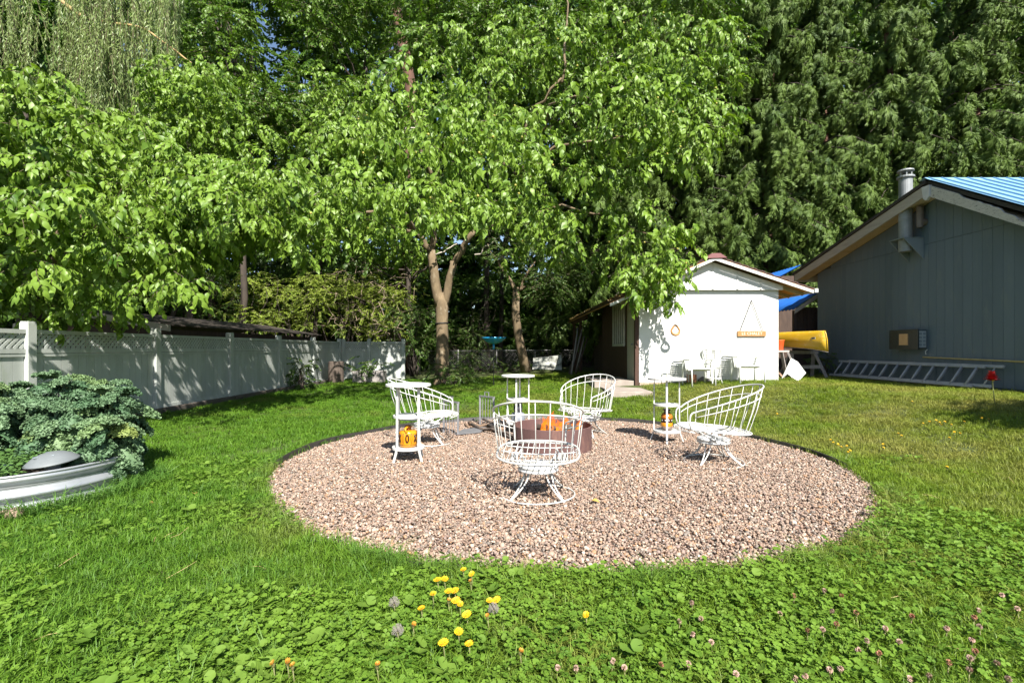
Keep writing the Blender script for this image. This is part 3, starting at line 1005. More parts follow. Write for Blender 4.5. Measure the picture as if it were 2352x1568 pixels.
# left side: dark corner post, door, window, brown boards, open porch
m = MB(); m.box((SX0 - 0.05, SY0 + 0.06, 1.42), (0.09, 0.13, 2.3)); sput(m, 'corner_post', BROWN)
m = MB(); m.box((SX0 - 0.03, SY0 + 0.62, 1.37), (0.05, 0.78, 2.0)); d_ = sput(m, 'door', surf('pale_door_paint', (0.40, 0.40, 0.33), (0.3, 0.3, 0.25), 5, 0.7, stretch=(3, 3, 0.4), wear=(0.16, 0.12, 0.08), wear_scale=9, wear_at=0.66))
m = MB(); m.lathe([(0.012, 0), (0.012, 0.03), (0.03, 0.04), (0.03, 0.06), (0.015, 0.07)], 10, (SX0 - 0.055, SY0 + 0.32, 1.3), Euler((0, R(-90), 0)))
o = sput(m, 'door_handle', GALV)
for k in range(24):
    y_ = SY0 + 1.06 + k * 0.153
    if y_ > SY1: break
    z0, z1 = 0.36, sroof(SX0) - 0.12
    wy0, wy1 = SY0 + 1.42, SY0 + 2.85
    m = MB()
    if wy0 - 0.1 < y_ < wy1 + 0.1:
        m.box((SX0 - 0.02, y_, (z0 + 1.28) / 2), (0.03, 0.148, 1.28 - z0)); m.box((SX0 - 0.02, y_, (2.50 + z1) / 2), (0.03, 0.148, max(0.02, z1 - 2.50)))
    else:
        m.box((SX0 - 0.02, y_, (z0 + z1) / 2), (0.03, 0.148, z1 - z0))
    sput(m, 'side_board', BROWN)
m = MB()
for (ya, yb, za, zb_) in ((1.40, 2.87, 1.26, 1.33), (1.40, 2.87, 2.45, 2.52), (1.40, 1.46, 1.33, 2.45), (2.81, 2.87, 1.33, 2.45)):
    m.box((SX0 - 0.045, SY0 + (ya + yb) / 2, (za + zb_) / 2), (0.05, yb - ya, zb_ - za))
wf = sput(m, 'window', surf('cream_window_paint', (0.5, 0.5, 0.44), (0.4, 0.4, 0.34), 6, 0.6))
for k in range(1, 5):
    m = MB(); m.box((SX0 - 0.045, SY0 + 1.46 + k * 0.27, 1.89), (0.035, 0.03, 1.12)); q = sput(m, 'muntin', wf.data.materials[0], parent=wf); 
gl = bpy.data.materials.new('dim_glass'); gl.use_nodes = True
gb = gl.node_tree.nodes['Principled BSDF']; gb.inputs['Base Color'].default_value = (0.05, 0.06, 0.055, 1); gb.inputs['Roughness'].default_value = 0.06
for k in range(5):
    m = MB(); m.box((SX0 - 0.03, SY0 + 1.46 + 0.135 + k * 0.27, 1.89), (0.006, 0.238, 1.12)); sput(m, 'pane', gl, parent=wf)
for y_ in (18.3, 20.1):
    m = MB(); m.box((2.55, y_, 1.25), (0.11, 0.11, 2.1)); sput(m, 'porch_post', BROWN)
m = MB(); m.box((2.5, 18.4, sroof(2.5) - 0.14), (0.07, 3.9, 0.14)); sput(m, 'porch_beam', BROWN)
for k in range(20):
    m = MB(); m.box((SX0 + 0.3, SY1 + 0.15 + k * 0.185, 1.4), (0.03, 0.178, 2.2)); sput(m, 'side_board', DARKWOOD)
# moss and leaf litter on the porch roof
n_ = 1500
lx_ = RNG.uniform(2.36, 3.0, n_); ly_ = RNG.uniform(12.2, 20.2, n_)
zz_ = np.array([sroof(q) for q in lx_]) + 0.02
mo = stuff(scatter('moss_litter', [round_geo(RNG, 5, 0.05, 0.05, 0.02)], [leafmat('roof_moss', (0.05, 0.045, 0.015), (0.14, 0.1, 0.03), (1, 1, .6), 0.1)], np.stack([lx_, ly_, zz_], 1), np.stack([0 * lx_, 0 * lx_, lx_ * 40], 1), RNG.uniform(0.6, 1.4, n_)))

# ================================================================== FENCE (left)
FENCEP = surf('grey_white_fence_paint', (0.47, 0.495, 0.465), (0.38, 0.405, 0.375), 3, 0.65, stretch=(1, 1, 0.3), bmp=0.15, rand=0.07, wear=(0.28, 0.32, 0.24), wear_scale=4, wear_at=0.66, wear_w=0.12)
FX0 = -6.55
fence = thing('lattice_fence', 'long pale board fence with lattice top along the left side', 'fence', (FX0, 4.28, 0))
fence2 = thing('lattice_fence', 'short pale lattice topped fence panels across the far end', 'fence', (FX0, 18.7, 0))
def fput(mb, name, root, mat=None, **k):
    o = mb.obj(name, mat or FENCEP, None, **k); o.parent = root
    o.matrix_parent_inverse = Matrix.Translation(root.location).inverted()
    return o
stuff_lat = {fence: MB(), fence2: MB()}
slat_count = [0]
def fence_run(root, A, B, post_at, lat_single, board_w=0.14):
    A, B = Vector(A), Vector(B)
    d = (B - A); L = d.length; d = d / L
    nrm = Vector((d.y, -d.x, 0))
    if nrm.dot(Vector((0, 0, 0)) - A) < 0: nrm = -nrm
    at = lambda s, off, z: A + d * s + nrm * off + Vector((0, 0, z))
    for i, s in enumerate(post_at):
        m = MB(); m.bar(at(s, 0.0, -0.1), at(s, 0.0, 1.545), 0.125, 0.125, up=tuple(d)); m.bar(at(s, 0.0, 1.545), at(s, 0.0, 1.565), 0.115, 0.115, up=tuple(d))
        fput(m, 'fence_post', root, bevel=0.006)
    for s0, s1 in zip(post_at[:-1], post_at[1:]):
        a, b = s0 + 0.066, s1 - 0.066
        for z0, z1, w in ((1.40, 1.455, 0.07), (1.135, 1.195, 0.06), (1.09, 1.13, 0.05), (0.06, 0.16, 0.05)):
            m = MB(); m.bar(at(a, 0, (z0 + z1) / 2), at(b, 0, (z0 + z1) / 2), w, z1 - z0); fput(m, 'fence_rail', root)
        n = round((b - a) / board_w)
        for k in range(n):
            p, q = a + (b - a) * k / n + 0.003, a + (b - a) * (k + 1) / n - 0.003
            m = MB(); m.bar(at(p, -0.005, 0.61), at(q, -0.005, 0.61), 0.022, 0.965); fput(m, 'fence_board', root)
        # lattice: strips at 45 degrees, two layers
        h0, h1 = 1.195, 1.40; H_ = h1 - h0; st = 0.085; w = 0.036
        for layer, sg in ((0.008, 1), (-0.002, -1)):
            s = a - H_ + 0.02
            while s < b - 0.02:
                pa, pb = (s, h0), (s + H_, h1)
                if pa[0] < a: pa = (a, h0 + (a - s))
                if pb[0] > b: pb = (b, h0 + (b - s))
                if pb[0] - pa[0] > 0.02:
                    if sg < 0:
                        pa, pb = (a + b - pa[0], pa[1]), (a + b - pb[0], pb[1])
                    tgt = MB() if (lat_single(s0) and slat_count[0] < 290) else stuff_lat[root]
                    tgt.bar(at(pa[0], layer, pa[1]), at(pb[0], layer, pb[1]), 0.008, w, up=tuple(nrm.cross(Vector((0, 0, 1))) * 0 + Vector((0, 0, 1))))
                    if tgt is not stuff_lat[root]:
                        slat_count[0] += 1
                        fput(tgt, 'lattice_slat', root)
                s += st
posts = [0, 2.38, 4.76, 7.14, 9.52, 11.9, 14.35]
fence_run(fence, (FX0, 4.28, 0), (FX0, 18.7, 0), posts, lambda s: s < 12)
fence_run(fence2, (FX0, 18.78, 0), (-4.15, 18.78, 0), [0.12, 1.1, 2.4], lambda s: False)
for rt in (fence, fence2):
    if stuff_lat[rt].v:
        stuff(fput(stuff_lat[rt], 'lattice', rt))
# earth-dark timber edge under the fence
tim = thing('timber_edging', 'dark weathered timbers lying along the foot of the pale fence', 'timber edging', (FX0 + 0.16, 10, 0))
for k in range(6):
    mm = MB(); mm.box((FX0 + 0.16 + 0.02 * math.sin(k * 2), 5.4 + k * 2.36, 0.035), (0.11, 2.3, 0.15))
    fput(mm, 'timber', tim, surf('weathered_timber', (0.12, 0.1, 0.085), (0.06, 0.05, 0.04), 7, 0.9, stretch=(3, 0.4, 3), bmp=0.5, rand=0.2), bevel=0.01)

# ================================================================== NEIGHBOUR'S LOW SHED behind the fence
nb_o = Vector((-9, 10.2, 0))
nsh = thing('neighbour_shed', 'low dark neighbour shed with pale gable boards behind the lattice fence', 'shed', nb_o)
def nput(mb, name, mat, **k):
    o = mb.obj(name, mat, None, **k); o.parent = nsh; o.matrix_parent_inverse = Matrix.Translation(nb_o).inverted(); return o
NP, NL, NR = (-9.08, 2.05), (-10.2, 1.72), (-7.0, 1.70)
OLDROOF = surf('leaf_strewn_roof', (0.05, 0.038, 0.03), (0.03, 0.024, 0.02), 12, 0.9, bmp=0.4, wear=(0.2, 0.13, 0.07), wear_scale=25, wear_at=0.66)
for k in range(10):
    ya, yb = 10.1 + k * 0.8, 10.1 + (k + 1) * 0.8 - 0.01
    for (a_, b_) in ((NP, NR), (NP, NL)):
        m = MB(); m.prism([(a_[0], ya, a_[1]), (b_[0], ya, b_[1]), (b_[0], ya, b_[1] - 0.03), (a_[0], ya, a_[1] - 0.03)], (0, yb - ya, 0)); nput(m, 'roof_sheet', OLDROOF)
for (a_, b_) in ((NP, NR), (NP, NL)):
    m = MB(); m.prism([(a_[0], 10.05, a_[1] - 0.02), (b_[0], 10.05, b_[1] - 0.02), (b_[0], 10.05, b_[1] - 0.15), (a_[0], 10.05, a_[1] - 0.15)], (0, 0.04, 0)); nput(m, 'barge_board', FASCIA2)
m = MB(); m.prism([(-7.15, 10.3, 0), (-7.15, 10.3, 1.6), (-9.08, 10.3, 1.95), (-10.1, 10.3, 1.65), (-10.1, 10.3, 0)], (0, 0.08, 0)); m.box((-7.2, 14.2, 0.8), (0.08, 7.6, 1.6)); nput(m, 'wall', DARKWOOD)
# ================================================================== FIRE CIRCLE
WPAINT = surf('white_enamel', (0.60, 0.60, 0.57), (0.52, 0.52, 0.49), 9, 0.38, wear=(0.30, 0.22, 0.15), wear_scale=24, wear_at=0.68, wear_w=0.04)
WPAINT2 = surf('chipped_white_enamel', (0.62, 0.62, 0.60), (0.54, 0.54, 0.52), 9, 0.42, wear=(0.3, 0.22, 0.16), wear_scale=20, wear_at=0.70, wear_w=0.05)

def arc(cx, cy, z, r, a0, a1, n, rx=None):
    return [(cx + (rx or r) * math.cos(a0 + (a1 - a0) * i / n), cy + r * math.sin(a0 + (a1 - a0) * i / n), z) for i in range(n + 1)]

def make_chair():
    """swivel wire chair; sits facing +y, origin on the ground"""
    t = thing('wire_chair', '', 'chair')
    SZ, A, B = 0.345, 0.335, 0.35                      # seat height, half width, half depth
    def ring(a, s=1.0):                                 # superellipse seat outline
        c, q = math.cos(a), math.sin(a)
        e = 2 / 2.5
        x = A * s * math.copysign(abs(c) ** e, c); y = B * s * math.copysign(abs(q) ** e, q)
        return x, y
    def seat_z(y):
        return SZ + 0.02 * (y / B) - 0.0 + (0.012 if y > 0 else 0)
    # seat rim
    m = MB(); m.tube([(*ring(2 * math.pi * k / 40), seat_z(ring(2 * math.pi * k / 40)[1])) for k in range(40)], 0.0085, 6, closed=True)
    m.obj('seat_frame', WPAINT, t, smooth=True)
    # top rail: from the arms up round the back
    def rail(s, off):
        """s -1..1 from right arm front, over the back, to left arm front"""
        th = s * R(140)                                 # angle from the back (-y)
        x, y = 1.06 * A * math.sin(th) * 1.0, -1.0 * B * math.cos(th)
        k = (math.cos(th) - math.cos(R(140))) / (1 - math.cos(R(140)))   # 1 at the back, 0 at the arm fronts
        flare = 0.14 * k ** 1.2
        z = SZ + 0.205 + 0.265 * k ** 0.9 - off * (0.55 + 0.45 * k)
        f2 = flare * (1 - off / 0.48 * 0.9)
        return (x * (1 + 0.05 * k), y - f2, z)
    pts = [rail(-1 + 2 * i / 36, 0) for i in range(37)]
    def down(p, sgn):
        x, y, z = p
        out = []
        for q in range(1, 6):
            a = q / 5 * math.pi / 2
            out.append((x, y + 0.055 * math.sin(a), z - 0.055 * (1 - math.cos(a))))
        x2, y2, z2 = out[-1]
        out.append((x * 0.99, y2 + 0.004, SZ + 0.1)); out.append((x * 0.97, y2 - 0.01, seat_z(y2)))
        return out
    full = list(reversed(down(pts[0], 1))) + pts + down(pts[-1], -1)
    m = MB(); m.tube(full, 0.0082, 7); m.obj('top_rail', WPAINT, t, smooth=True)
    m = MB(); m.tube([rail(-1 + 2 * i / 36, 0.10) for i in range(37)], 0.0055, 5); m.obj('middle_rail', WPAINT, t, smooth=True)
    # back rods
    for k in range(15):
        s = -0.86 + 1.72 * k / 14
        p = rail(s, 0)
        th = s * R(140)
        q = (0.98 * A * math.sin(th), -B * 0.98 * math.cos(th))
        z = seat_z(q[1])
        mid = ((p[0] + q[0]) / 2 + 0.0 , (p[1] + q[1]) / 2 - 0.012 * math.cos(th), (p[2] + z) / 2)
        m = MB(); m.tube([p, mid, (q[0], q[1], z + 0.006), (q[0] * 0.93, q[1] * 0.93, z - 0.012)], 0.0036, 5); m.obj('back_rod', WPAINT, t, smooth=True)
    # seat rods, running front to back and rolling over the front lip
    for k in range(13):
        x = -0.285 + 0.57 * k / 12
        ym = B * (1 - (abs(x) / A) ** 2.5) ** (1 / 2.5)
        pts = []
        for i in range(9):
            y = -ym + 2 * ym * i / 8
            dip = -0.028 * (1 - (y / B) ** 2) * (1 - (x / A) ** 2)
            pts.append((x, y, seat_z(y) + dip))
        pts.append((x, ym + 0.045, seat_z(ym) - 0.012))
        m = MB(); m.tube(pts, 0.0036, 5); m.obj('seat_rod', WPAINT, t, smooth=True)
    m = MB(); m.tube(arc(0, 0, 0, 0.1, R(20), R(160), 10, 0.25) and [(x, B + 0.045 - 0.10 * (x / 0.29) ** 2, SZ + 0.006) for x in np.linspace(-0.29, 0.29, 11)], 0.006, 5); m.obj('front_lip', WPAINT, t, smooth=True)
    for y in (-0.16, 0.03, 0.2):
        m = MB(); m.tube([(x, y, seat_z(y) - 0.028 * (1 - (y / B) ** 2) * (1 - (x / A) ** 2) - 0.008) for x in np.linspace(-0.31, 0.31, 9)], 0.005, 5); m.obj('cross_rod', WPAINT, t, smooth=True)
    # coil springs each side, carrying the seat on the base
    for sx in (-1, 1):
        m = MB()
        for ox in (0, 0.035):
            pts = []
            for i in range(27):
                a = -0.7 + 2.35 * math.pi * 2 * i / 26 * 0.62
                pts.append((sx * (0.135 + ox + 0.0025 * i), 0.02 + 0.052 * math.sin(a), 0.285 + 0.05 * math.cos(a)))
            m.tube([(sx * (0.13 + ox), -0.16, 0.335)] + pts + [(sx * (0.15 + ox), 0.2, 0.335)], 0.0075, 6)
        m.obj('spring', WPAINT2, t, smooth=True)
    m = MB(); m.lathe([(0.02, 0.262), (0.15, 0.258), (0.165, 0.250), (0.168, 0.238), (0.160, 0.232), (0.160, 0.222), (0.168, 0.216), (0.166, 0.205), (0.15, 0.2), (0.02, 0.2)], 28)
    m.obj('swivel_base', WPAINT2, t, smooth=True)
    m = MB(); m.tube([(-0.135, 0.05, 0.30), (-0.1, 0.0, 0.268), (0.1, 0.0, 0.268), (0.135, 0.05, 0.30)], 0.012, 6); m.obj('spring_plate', WPAINT2, t, smooth=True)
    for k in range(4):
        a = R(45 + 90 * k)
        m = MB()
        for w in (-1, 1):
            pts = []
            for i in range(9):
                u = i / 8
                r = 0.125 + 0.175 * (u ** 1.55)
                z = 0.20 - 0.195 * (u ** 0.85)
                o = w * 0.026 * (1 - u) + w * 0.004
                pts.append((r * math.cos(a) - o * math.sin(a), r * math.sin(a) + o * math.cos(a), z))
            m.tube(pts, 0.0066, 6)
        m.obj('leg', WPAINT, t, smooth=True)
    m = MB(); m.tube([(0.297 * math.cos(2 * math.pi * k / 40), 0.297 * math.sin(2 * math.pi * k / 40), 0.006 + 0.012 * math.sin(2 * math.pi * k / 40 + 2.2)) for k in range(40)], 0.006, 5, closed=True)
    m.obj('foot_ring', WPAINT, t, smooth=True)
    return t
FIRE = Vector((0.485, 5.95, 0))
chair0 = make_chair()
def place_chair(x, y, fx, fy, label, first=[True]):
    t = chair0 if first[0] else copy_tree(chair0)
    first[0] = False
    t.location = (x, y, 0.004)
    t.rotation_euler = (0, 0, math.atan2(fy, fx) - math.pi / 2)
    tag(t, label, 'chair', 'white wire chairs round the fire ring')
place_chair(0.215, 4.03, 0.10, 1.0, 'white wire swivel chair nearest the camera, seen from behind')
place_chair(2.13, 5.20, -1.0, 0.02, 'white wire swivel chair in profile beside the table with brown vase')
place_chair(1.03, 6.85, -0.62, -0.9, 'white wire swivel chair behind the fire ring facing the camera')
place_chair(-1.08, 6.25, 1.0, 0.12, 'white wire swivel chair partly hidden behind the table with orange jug')

# ------------------------------------------------------------------ round three-tier tables
def make_table():
    t = thing('plant_stand', '', 'table')
    for nm, r, z, h in (('table_top', 0.24, 0.79, 0.026), ('shelf', 0.162, 0.455, 0.028), ('shelf', 0.172, 0.118, 0.03)):
        m = MB(); m.lathe([(0.02, z), (r - 0.006, z), (r, z + 0.004), (r, z + h - 0.003), (r - 0.004, z + h), (r - 0.012, z + h - 0.001), (r - 0.016, z + h - 0.007), (0.01, z + h - 0.007)], 36)
        m.obj(nm, WPAINT, t, smooth=False)
    for k in range(4):
        a = R(45 + 90 * k)
        m = MB()
        for (r0, z0, r1, z1) in ((0.155, 0.79, 0.158, 0.13), (0.158, 0.135, 0.205, 0.0)):
            p, q = Vector((r0 * math.cos(a), r0 * math.sin(a), z0)), Vector((r1 * math.cos(a), r1 * math.sin(a), z1))
            m.bar(p, q, 0.022, 0.014, up=(math.cos(a), math.sin(a), 0.01))
        m.obj('leg', WPAINT, t)
    return t
table0 = make_table()
def place_table(x, y, rz, label, first=[True], z=0.004):
    t = table0 if first[0] else copy_tree(table0)
    first[0] = False
    t.location = (x, y, z); t.rotation_euler = (0, 0, rz)
    tag(t, label, 'table', 'white three tier round stands')
    return t
place_table(-1.116, 5.3, 0.15, 'white three tier round stand with an orange jug on its bottom shelf')
place_table(2.0, 6.36, 0.5, 'white three tier round stand with a brown vase on its bottom shelf')
place_table(0.087, 7.05, 0.62, 'white three tier round stand with a grey lantern, behind the fire ring')
tb = place_table(4.69, 11.45, 0.3, 'white tiered stand between two lawn chairs against the white shed', z=float(ground_z(4.69, 11.45)))

# ------------------------------------------------------------------ orange jug with X O X
AMBER = surf('amber_glaze', (0.62, 0.26, 0.012), (0.52, 0.19, 0.008), 9, 0.18, spec=0.6)
UMBER = surf('dark_brown_glaze', (0.045, 0.014, 0.006), (0.03, 0.01, 0.004), 9, 0.2)
jz = 0.004 + 0.118 + 0.024
jug = thing('stoneware_jug', 'squat orange glazed jug with dark X O X marks, on the left stand', 'jug', (-1.116, 5.3, jz), R(8))
m = MB(); m.lathe([(0.07, 0), (0.092, 0.006), (0.097, 0.03), (0.098, 0.15), (0.094, 0.165), (0.07, 0.175), (0.05, 0.178)], 40); m.obj('body', AMBER, jug, smooth=True)
m = MB(); m.lathe([(0.028, 0.17), (0.028, 0.2), (0.036, 0.205), (0.038, 0.225), (0.03, 0.228), (0.026, 0.2)], 24, closed=False); nk = m.obj('neck', surf('brown_glaze', (0.22, 0.075, 0.012), (0.16, 0.05, 0.01), 9, 0.25), jug, smooth=True)
m = MB(); m.tube([(-0.02, -0.075, 0.165)] + [(-0.045 - 0.03 * math.cos(a), -0.078 - 0.02 * math.sin(a * 0.5), 0.165 + 0.05 * math.sin(a)) for a in np.linspace(math.pi, 0.2, 1)] +
                 [(-0.035 + 0.0 * q, -0.082, 0.165 + 0.045 * math.sin(q)) for q in ()] + [(-0.03, -0.08, 0.2), (-0.005, -0.05, 0.222), (0.01, -0.02, 0.215)], [0.012] * 5, 8); m.obj('handle', AMBER, jug, smooth=True)
def on_jug(a, z, r=0.0988):
    return Vector((r * math.sin(a), -r * math.cos(a), z))
def stroke(m, pts, w=0.007, r=0.0994):
    m.tube([on_jug(a, z, r) for a, z in pts], w, 6)
m = MB()
for c_, ch in ((-1.02, 'X'), (-0.06, 'O'), (0.86, 'X'), (1.75, 'O'), (2.7, 'X'), (-2.0, 'O')):
    if ch == 'X':
        stroke(m, [(c_ - 0.14, 0.06), (c_ - 0.03, 0.09), (c_ + 0.03, 0.105), (c_ + 0.14, 0.14)]); stroke(m, [(c_ - 0.14, 0.14), (c_ - 0.03, 0.105), (c_ + 0.03, 0.09), (c_ + 0.14, 0.06)])
    else:
        m.tube([on_jug(c_ + 0.14 * math.cos(q), 0.1 + 0.04 * math.sin(q), 0.0996) for q in np.linspace(0, 2 * math.pi, 20, endpoint=False)], 0.0075, 6, closed=True)
for c_ in (-0.52, 0.4, 1.3, -1.5):
    for s_ in (-1, 1):
        stroke(m, [(c_ + s_ * 0.03, 0.045), (c_ + s_ * 0.11 * 0.8, 0.1), (c_ + s_ * 0.03, 0.155)], 0.0018, 0.0988)
m.tube([on_jug(q, 0.032, 0.098) for q in np.linspace(0, 2 * math.pi, 40, endpoint=False)], 0.002, 4, closed=True)
m.obj('painted_marks', UMBER, jug, smooth=True)

# brown banded vase
vase = thing('banded_vase', 'amber and dark brown banded vase with black neck, on the right stand', 'vase', (2.0, 6.36, jz), 0.4)
bands = [([(0.05, 0), (0.062, 0.004), (0.068, 0.05)], surf('speckled_grey_glaze', (0.1, 0.07, 0.055), (0.2, 0.15, 0.12), 60, 0.5)),
         ([(0.068, 0.05), (0.0735, 0.062), (0.0735, 0.088), (0.069, 0.1)], AMBER), ([(0.069, 0.1), (0.064, 0.106), (0.064, 0.112), (0.07, 0.12), (0.07, 0.145), (0.066, 0.15)], UMBER),
         ([(0.066, 0.15), (0.073, 0.158), (0.073, 0.182), (0.06, 0.205), (0.046, 0.218)], surf('orange_brown_glaze', (0.48, 0.16, 0.015), (0.36, 0.11, 0.012), 9, 0.2)), ([(0.046, 0.218), (0.036, 0.228), (0.036, 0.25), (0.05, 0.258), (0.05, 0.272), (0.036, 0.276)], UMBER)]
for nm, (pr, mt) in zip(('foot_band', 'lower_band', 'dark_band', 'upper_band', 'neck'), bands):
    m = MB(); m.lathe(pr, 32, closed=(nm in ('foot_band', 'neck'))); m.obj(nm, mt, vase, smooth=True)
for k in range(10):
    a_ = k * 2 * math.pi / 10
    m = MB(); m.lathe([(0.002, 0), (0.0085, 0.002), (0.002, 0.005)], 10, (0.0695 * math.cos(a_), 0.0695 * math.sin(a_), 0.132), Euler((0, R(90), 0)).to_matrix().to_quaternion() if False else Euler((0, R(90), a_)))
    m.obj('glaze_dot', WPAINT2, vase)

# lantern on the far stand
lan = thing('lantern', 'grey metal lantern with dark chimney on the stand behind the fire', 'lantern', (0.087, 7.05, jz), 0)
m = MB(); m.lathe([(0.07, 0), (0.095, 0.005), (0.1, 0.02), (0.1, 0.10), (0.085, 0.13), (0.05, 0.145)], 28); m.obj('tank', surf('dull_zinc', (0.36, 0.38, 0.42), (0.28, 0.3, 0.34), 12, 0.5, metal=0.5), lan, smooth=True)
m = MB(); m.lathe([(0.05, 0.145), (0.06, 0.16), (0.065, 0.2), (0.05, 0.26), (0.045, 0.265)], 24); m.obj('chimney', surf('smoked_glass', (0.05, 0.05, 0.06), rough=0.15), lan, smooth=True)
m = MB(); m.lathe([(0.05, 0.262), (0.066, 0.268), (0.05, 0.285), (0.02, 0.295)], 24); m.obj('cap', GALV, lan, smooth=True)

# ------------------------------------------------------------------ rusty fire ring with a burning fire
RUST = surf('rusted_steel', (0.115, 0.06, 0.055), (0.085, 0.042, 0.038), 4, 0.75, stretch=(1, 1, 0.35), bmp=0.25, bscale=60, wear=(0.19, 0.1, 0.075), wear_scale=7, wear_at=0.64, wear_w=0.1)
ring_t = thing('fire_ring', 'rusty brown steel fire ring standing in the middle of the gravel', 'fire ring', FIRE)
m = MB()
RO, HH = 0.475, 0.285
nseg = 72
vs = []
for k in range(nseg):
    a = 2 * math.pi * k / nseg
    for r_, z_ in ((RO, -0.02), (RO, HH - 0.004), (RO - 0.004, HH), (RO - 0.008, HH), (RO - 0.012, HH - 0.004), (RO - 0.012, -0.02)):
        vs.append((r_ * math.cos(a), r_ * math.sin(a), z_))
m.add(vs, [(k * 6 + j, ((k + 1) % nseg) * 6 + j, ((k + 1) % nseg) * 6 + j + 1, k * 6 + j + 1) for k in range(nseg) for j in range(5)])
m.obj('steel_band', RUST, ring_t, smooth=False)
m = MB(); m.lathe([(RO - 0.02, 0.02), (0.3, 0.05), (0.0, 0.06)], 24, closed=False); m.obj('ash_bed', surf('ash', (0.1, 0.09, 0.085), (0.03, 0.028, 0.027), 15, 0.95, bmp=0.8), ring_t)
CHAR = surf('charred_log', (0.04, 0.03, 0.025), (0.1, 0.07, 0.05), 12, 0.9, bmp=0.7, rand=0.3)
rr = random.Random(5)
for k in range(9):
    a = k * 0.75 + rr.uniform(-.2, .2); L_ = rr.uniform(0.3, 0.5)
    c = Vector((rr.uniform(-.08, .12), rr.uniform(-.1, .1), 0.1 + 0.018 * k))
    d_ = Vector((math.cos(a), math.sin(a), rr.uniform(-0.15, 0.3)))
    lg = thing('fire_log', 'charred log burning inside the rusty fire ring', 'log', FIRE + c, 0, 'logs burning in the fire ring')
    m = MB(); m.tube([-d_ * L_ / 2, d_ * 0.05, d_ * L_ / 2], [0.035, 0.04, 0.032], 8); m.obj('log_body', CHAR, lg, smooth=True)
m_, nt, b = new_mat('flame')
nt.nodes.remove(b)
em = nt.nodes.new('ShaderNodeEmission'); tp = nt.nodes.new('ShaderNodeBsdfTransparent'); ms = nt.nodes.new('ShaderNodeMixShader')
tc = nt.nodes.new('ShaderNodeTexCoord'); sx = nt.nodes.new('ShaderNodeSeparateXYZ'); nt.links.new(tc.outputs['Object'], sx.inputs[0])
fl_map = nt.nodes.new('ShaderNodeMapping'); fl_map.inputs['Scale'].default_value = (1.6, 1.6, 0.7); nt.links.new(tc.outputs['Object'], fl_map.inputs[0])
nt.links.new(ramp(nt, sx.outputs[2], [(0.0, (1.0, 0.50, 0.08)), (0.12, (1.0, 0.26, 0.02)), (0.28, (0.9, 0.09, 0.01))]), em.inputs[0]); em.inputs[1].default_value = 0.9
nt.links.new(ramp(nt, noise(nt, fl_map.outputs[0], 11, 4), [(0.40, (0.0, 0.0, 0.0)), (0.62, (0.75, 0.75, 0.75))]), ms.inputs[0])
nt.links.new(tp.outputs[0], ms.inputs[1]); nt.links.new(em.outputs[0], ms.inputs[2]); nt.links.new(ms.outputs[0], nt.nodes['Material Output'].inputs['Surface'])
fire = thing('campfire', 'orange flames rising from the logs in the fire ring', 'fire', FIRE + Vector((0, 0, 0.13)))
rr = random.Random(12)
for k in range(26):
    h = rr.uniform(0.1, 0.26) if k > 5 else rr.uniform(0.22, 0.33)
    x0, y0 = rr.gauss(0.03, 0.11), rr.gauss(0, 0.09)
    ph = rr.uniform(0, 6)
    pts, rs = [], []
    for i in range(9):
        t_ = i / 8
        pts.append((x0 + 0.045 * math.sin(ph + 4 * t_) * t_ + 0.05 * t_ , y0 + 0.03 * math.cos(ph + 3 * t_) * t_, h * t_))
        rs.append(0.034 * (math.sin(math.pi * (0.2 + 0.8 * t_)) ** 1.2) * rr.uniform(0.85, 1.1) + 0.001)
    m = MB(); m.tube(pts, rs, 7); m.obj('flame', m_, fire, smooth=True)

# ------------------------------------------------------------------ log rack (two barred end frames), plate, sticks
STEELG = surf('grey_steel_bar', (0.17, 0.17, 0.18), (0.24, 0.24, 0.25), 10, 0.5, metal=0.3)
def end_frame(p0, p1, label):
    p0, p1 = Vector(p0), Vector(p1)
    t = thing('log_rack_end', label, 'log rack', p0, 0, 'barred steel ends of the log rack')
    d = p1 - p0; L_ = d.length; d = d / L_
    for q in (0, L_):
        m = MB(); m.bar(d * q, d * q + Vector((0, 0, 0.445)), 0.03, 0.03); m.obj('post', STEELG, t)
    m = MB(); m.bar(d * -0.015 + Vector((0, 0, 0.455)), d * (L_ + 0.015) + Vector((0, 0, 0.455)), 0.03, 0.022); m.obj('top_bar', STEELG, t)
    for k in range(1, 5):
        m = MB(); m.bar(d * (L_ * k / 5) + Vector((0, 0, 0.0)), d * (L_ * k / 5) + Vector((0, 0, 0.445)), 0.009, 0.009); m.obj('bar', STEELG, t)
    m = MB(); c = d * (L_ / 2)
    for s_ in (-1, 1):
        m.bar(c + d * (s_ * 0.045) + Vector((0, 0, 0.466)), c + d * (s_ * 0.045) + Vector((0, 0, 0.52)), 0.01, 0.012)
    m.bar(c - d * 0.05 + Vector((0, 0, 0.525)), c + d * 0.05 + Vector((0, 0, 0.525)), 0.012, 0.012)
    m.obj('handle', STEELG, t)
end_frame((-0.97, 7.0, 0), (-0.745, 6.78, 0), 'barred grey steel log rack end, left one, under the left chair front')
end_frame((-0.50, 7.72, 0), (-0.28, 7.5, 0), 'barred grey steel log rack end, right one, nearer the fire ring')
m = MB(); m.prism([(-0.76, 6.72, 0.022), (-0.44, 6.9, 0.022), (-0.34, 7.45, 0.022), (-0.72, 7.1, 0.022)], (0, 0, 0.012))
tag(m.obj('steel_plate', STEELG), 'flat grey steel plate lying on the gravel by the log rack', 'plate')
BARK = surf('grey_brown_bark', (0.13, 0.1, 0.08), (0.07, 0.052, 0.042), 10, 0.9, stretch=(1, 1, 1), bmp=0.8, bscale=50, bdist=0.01)
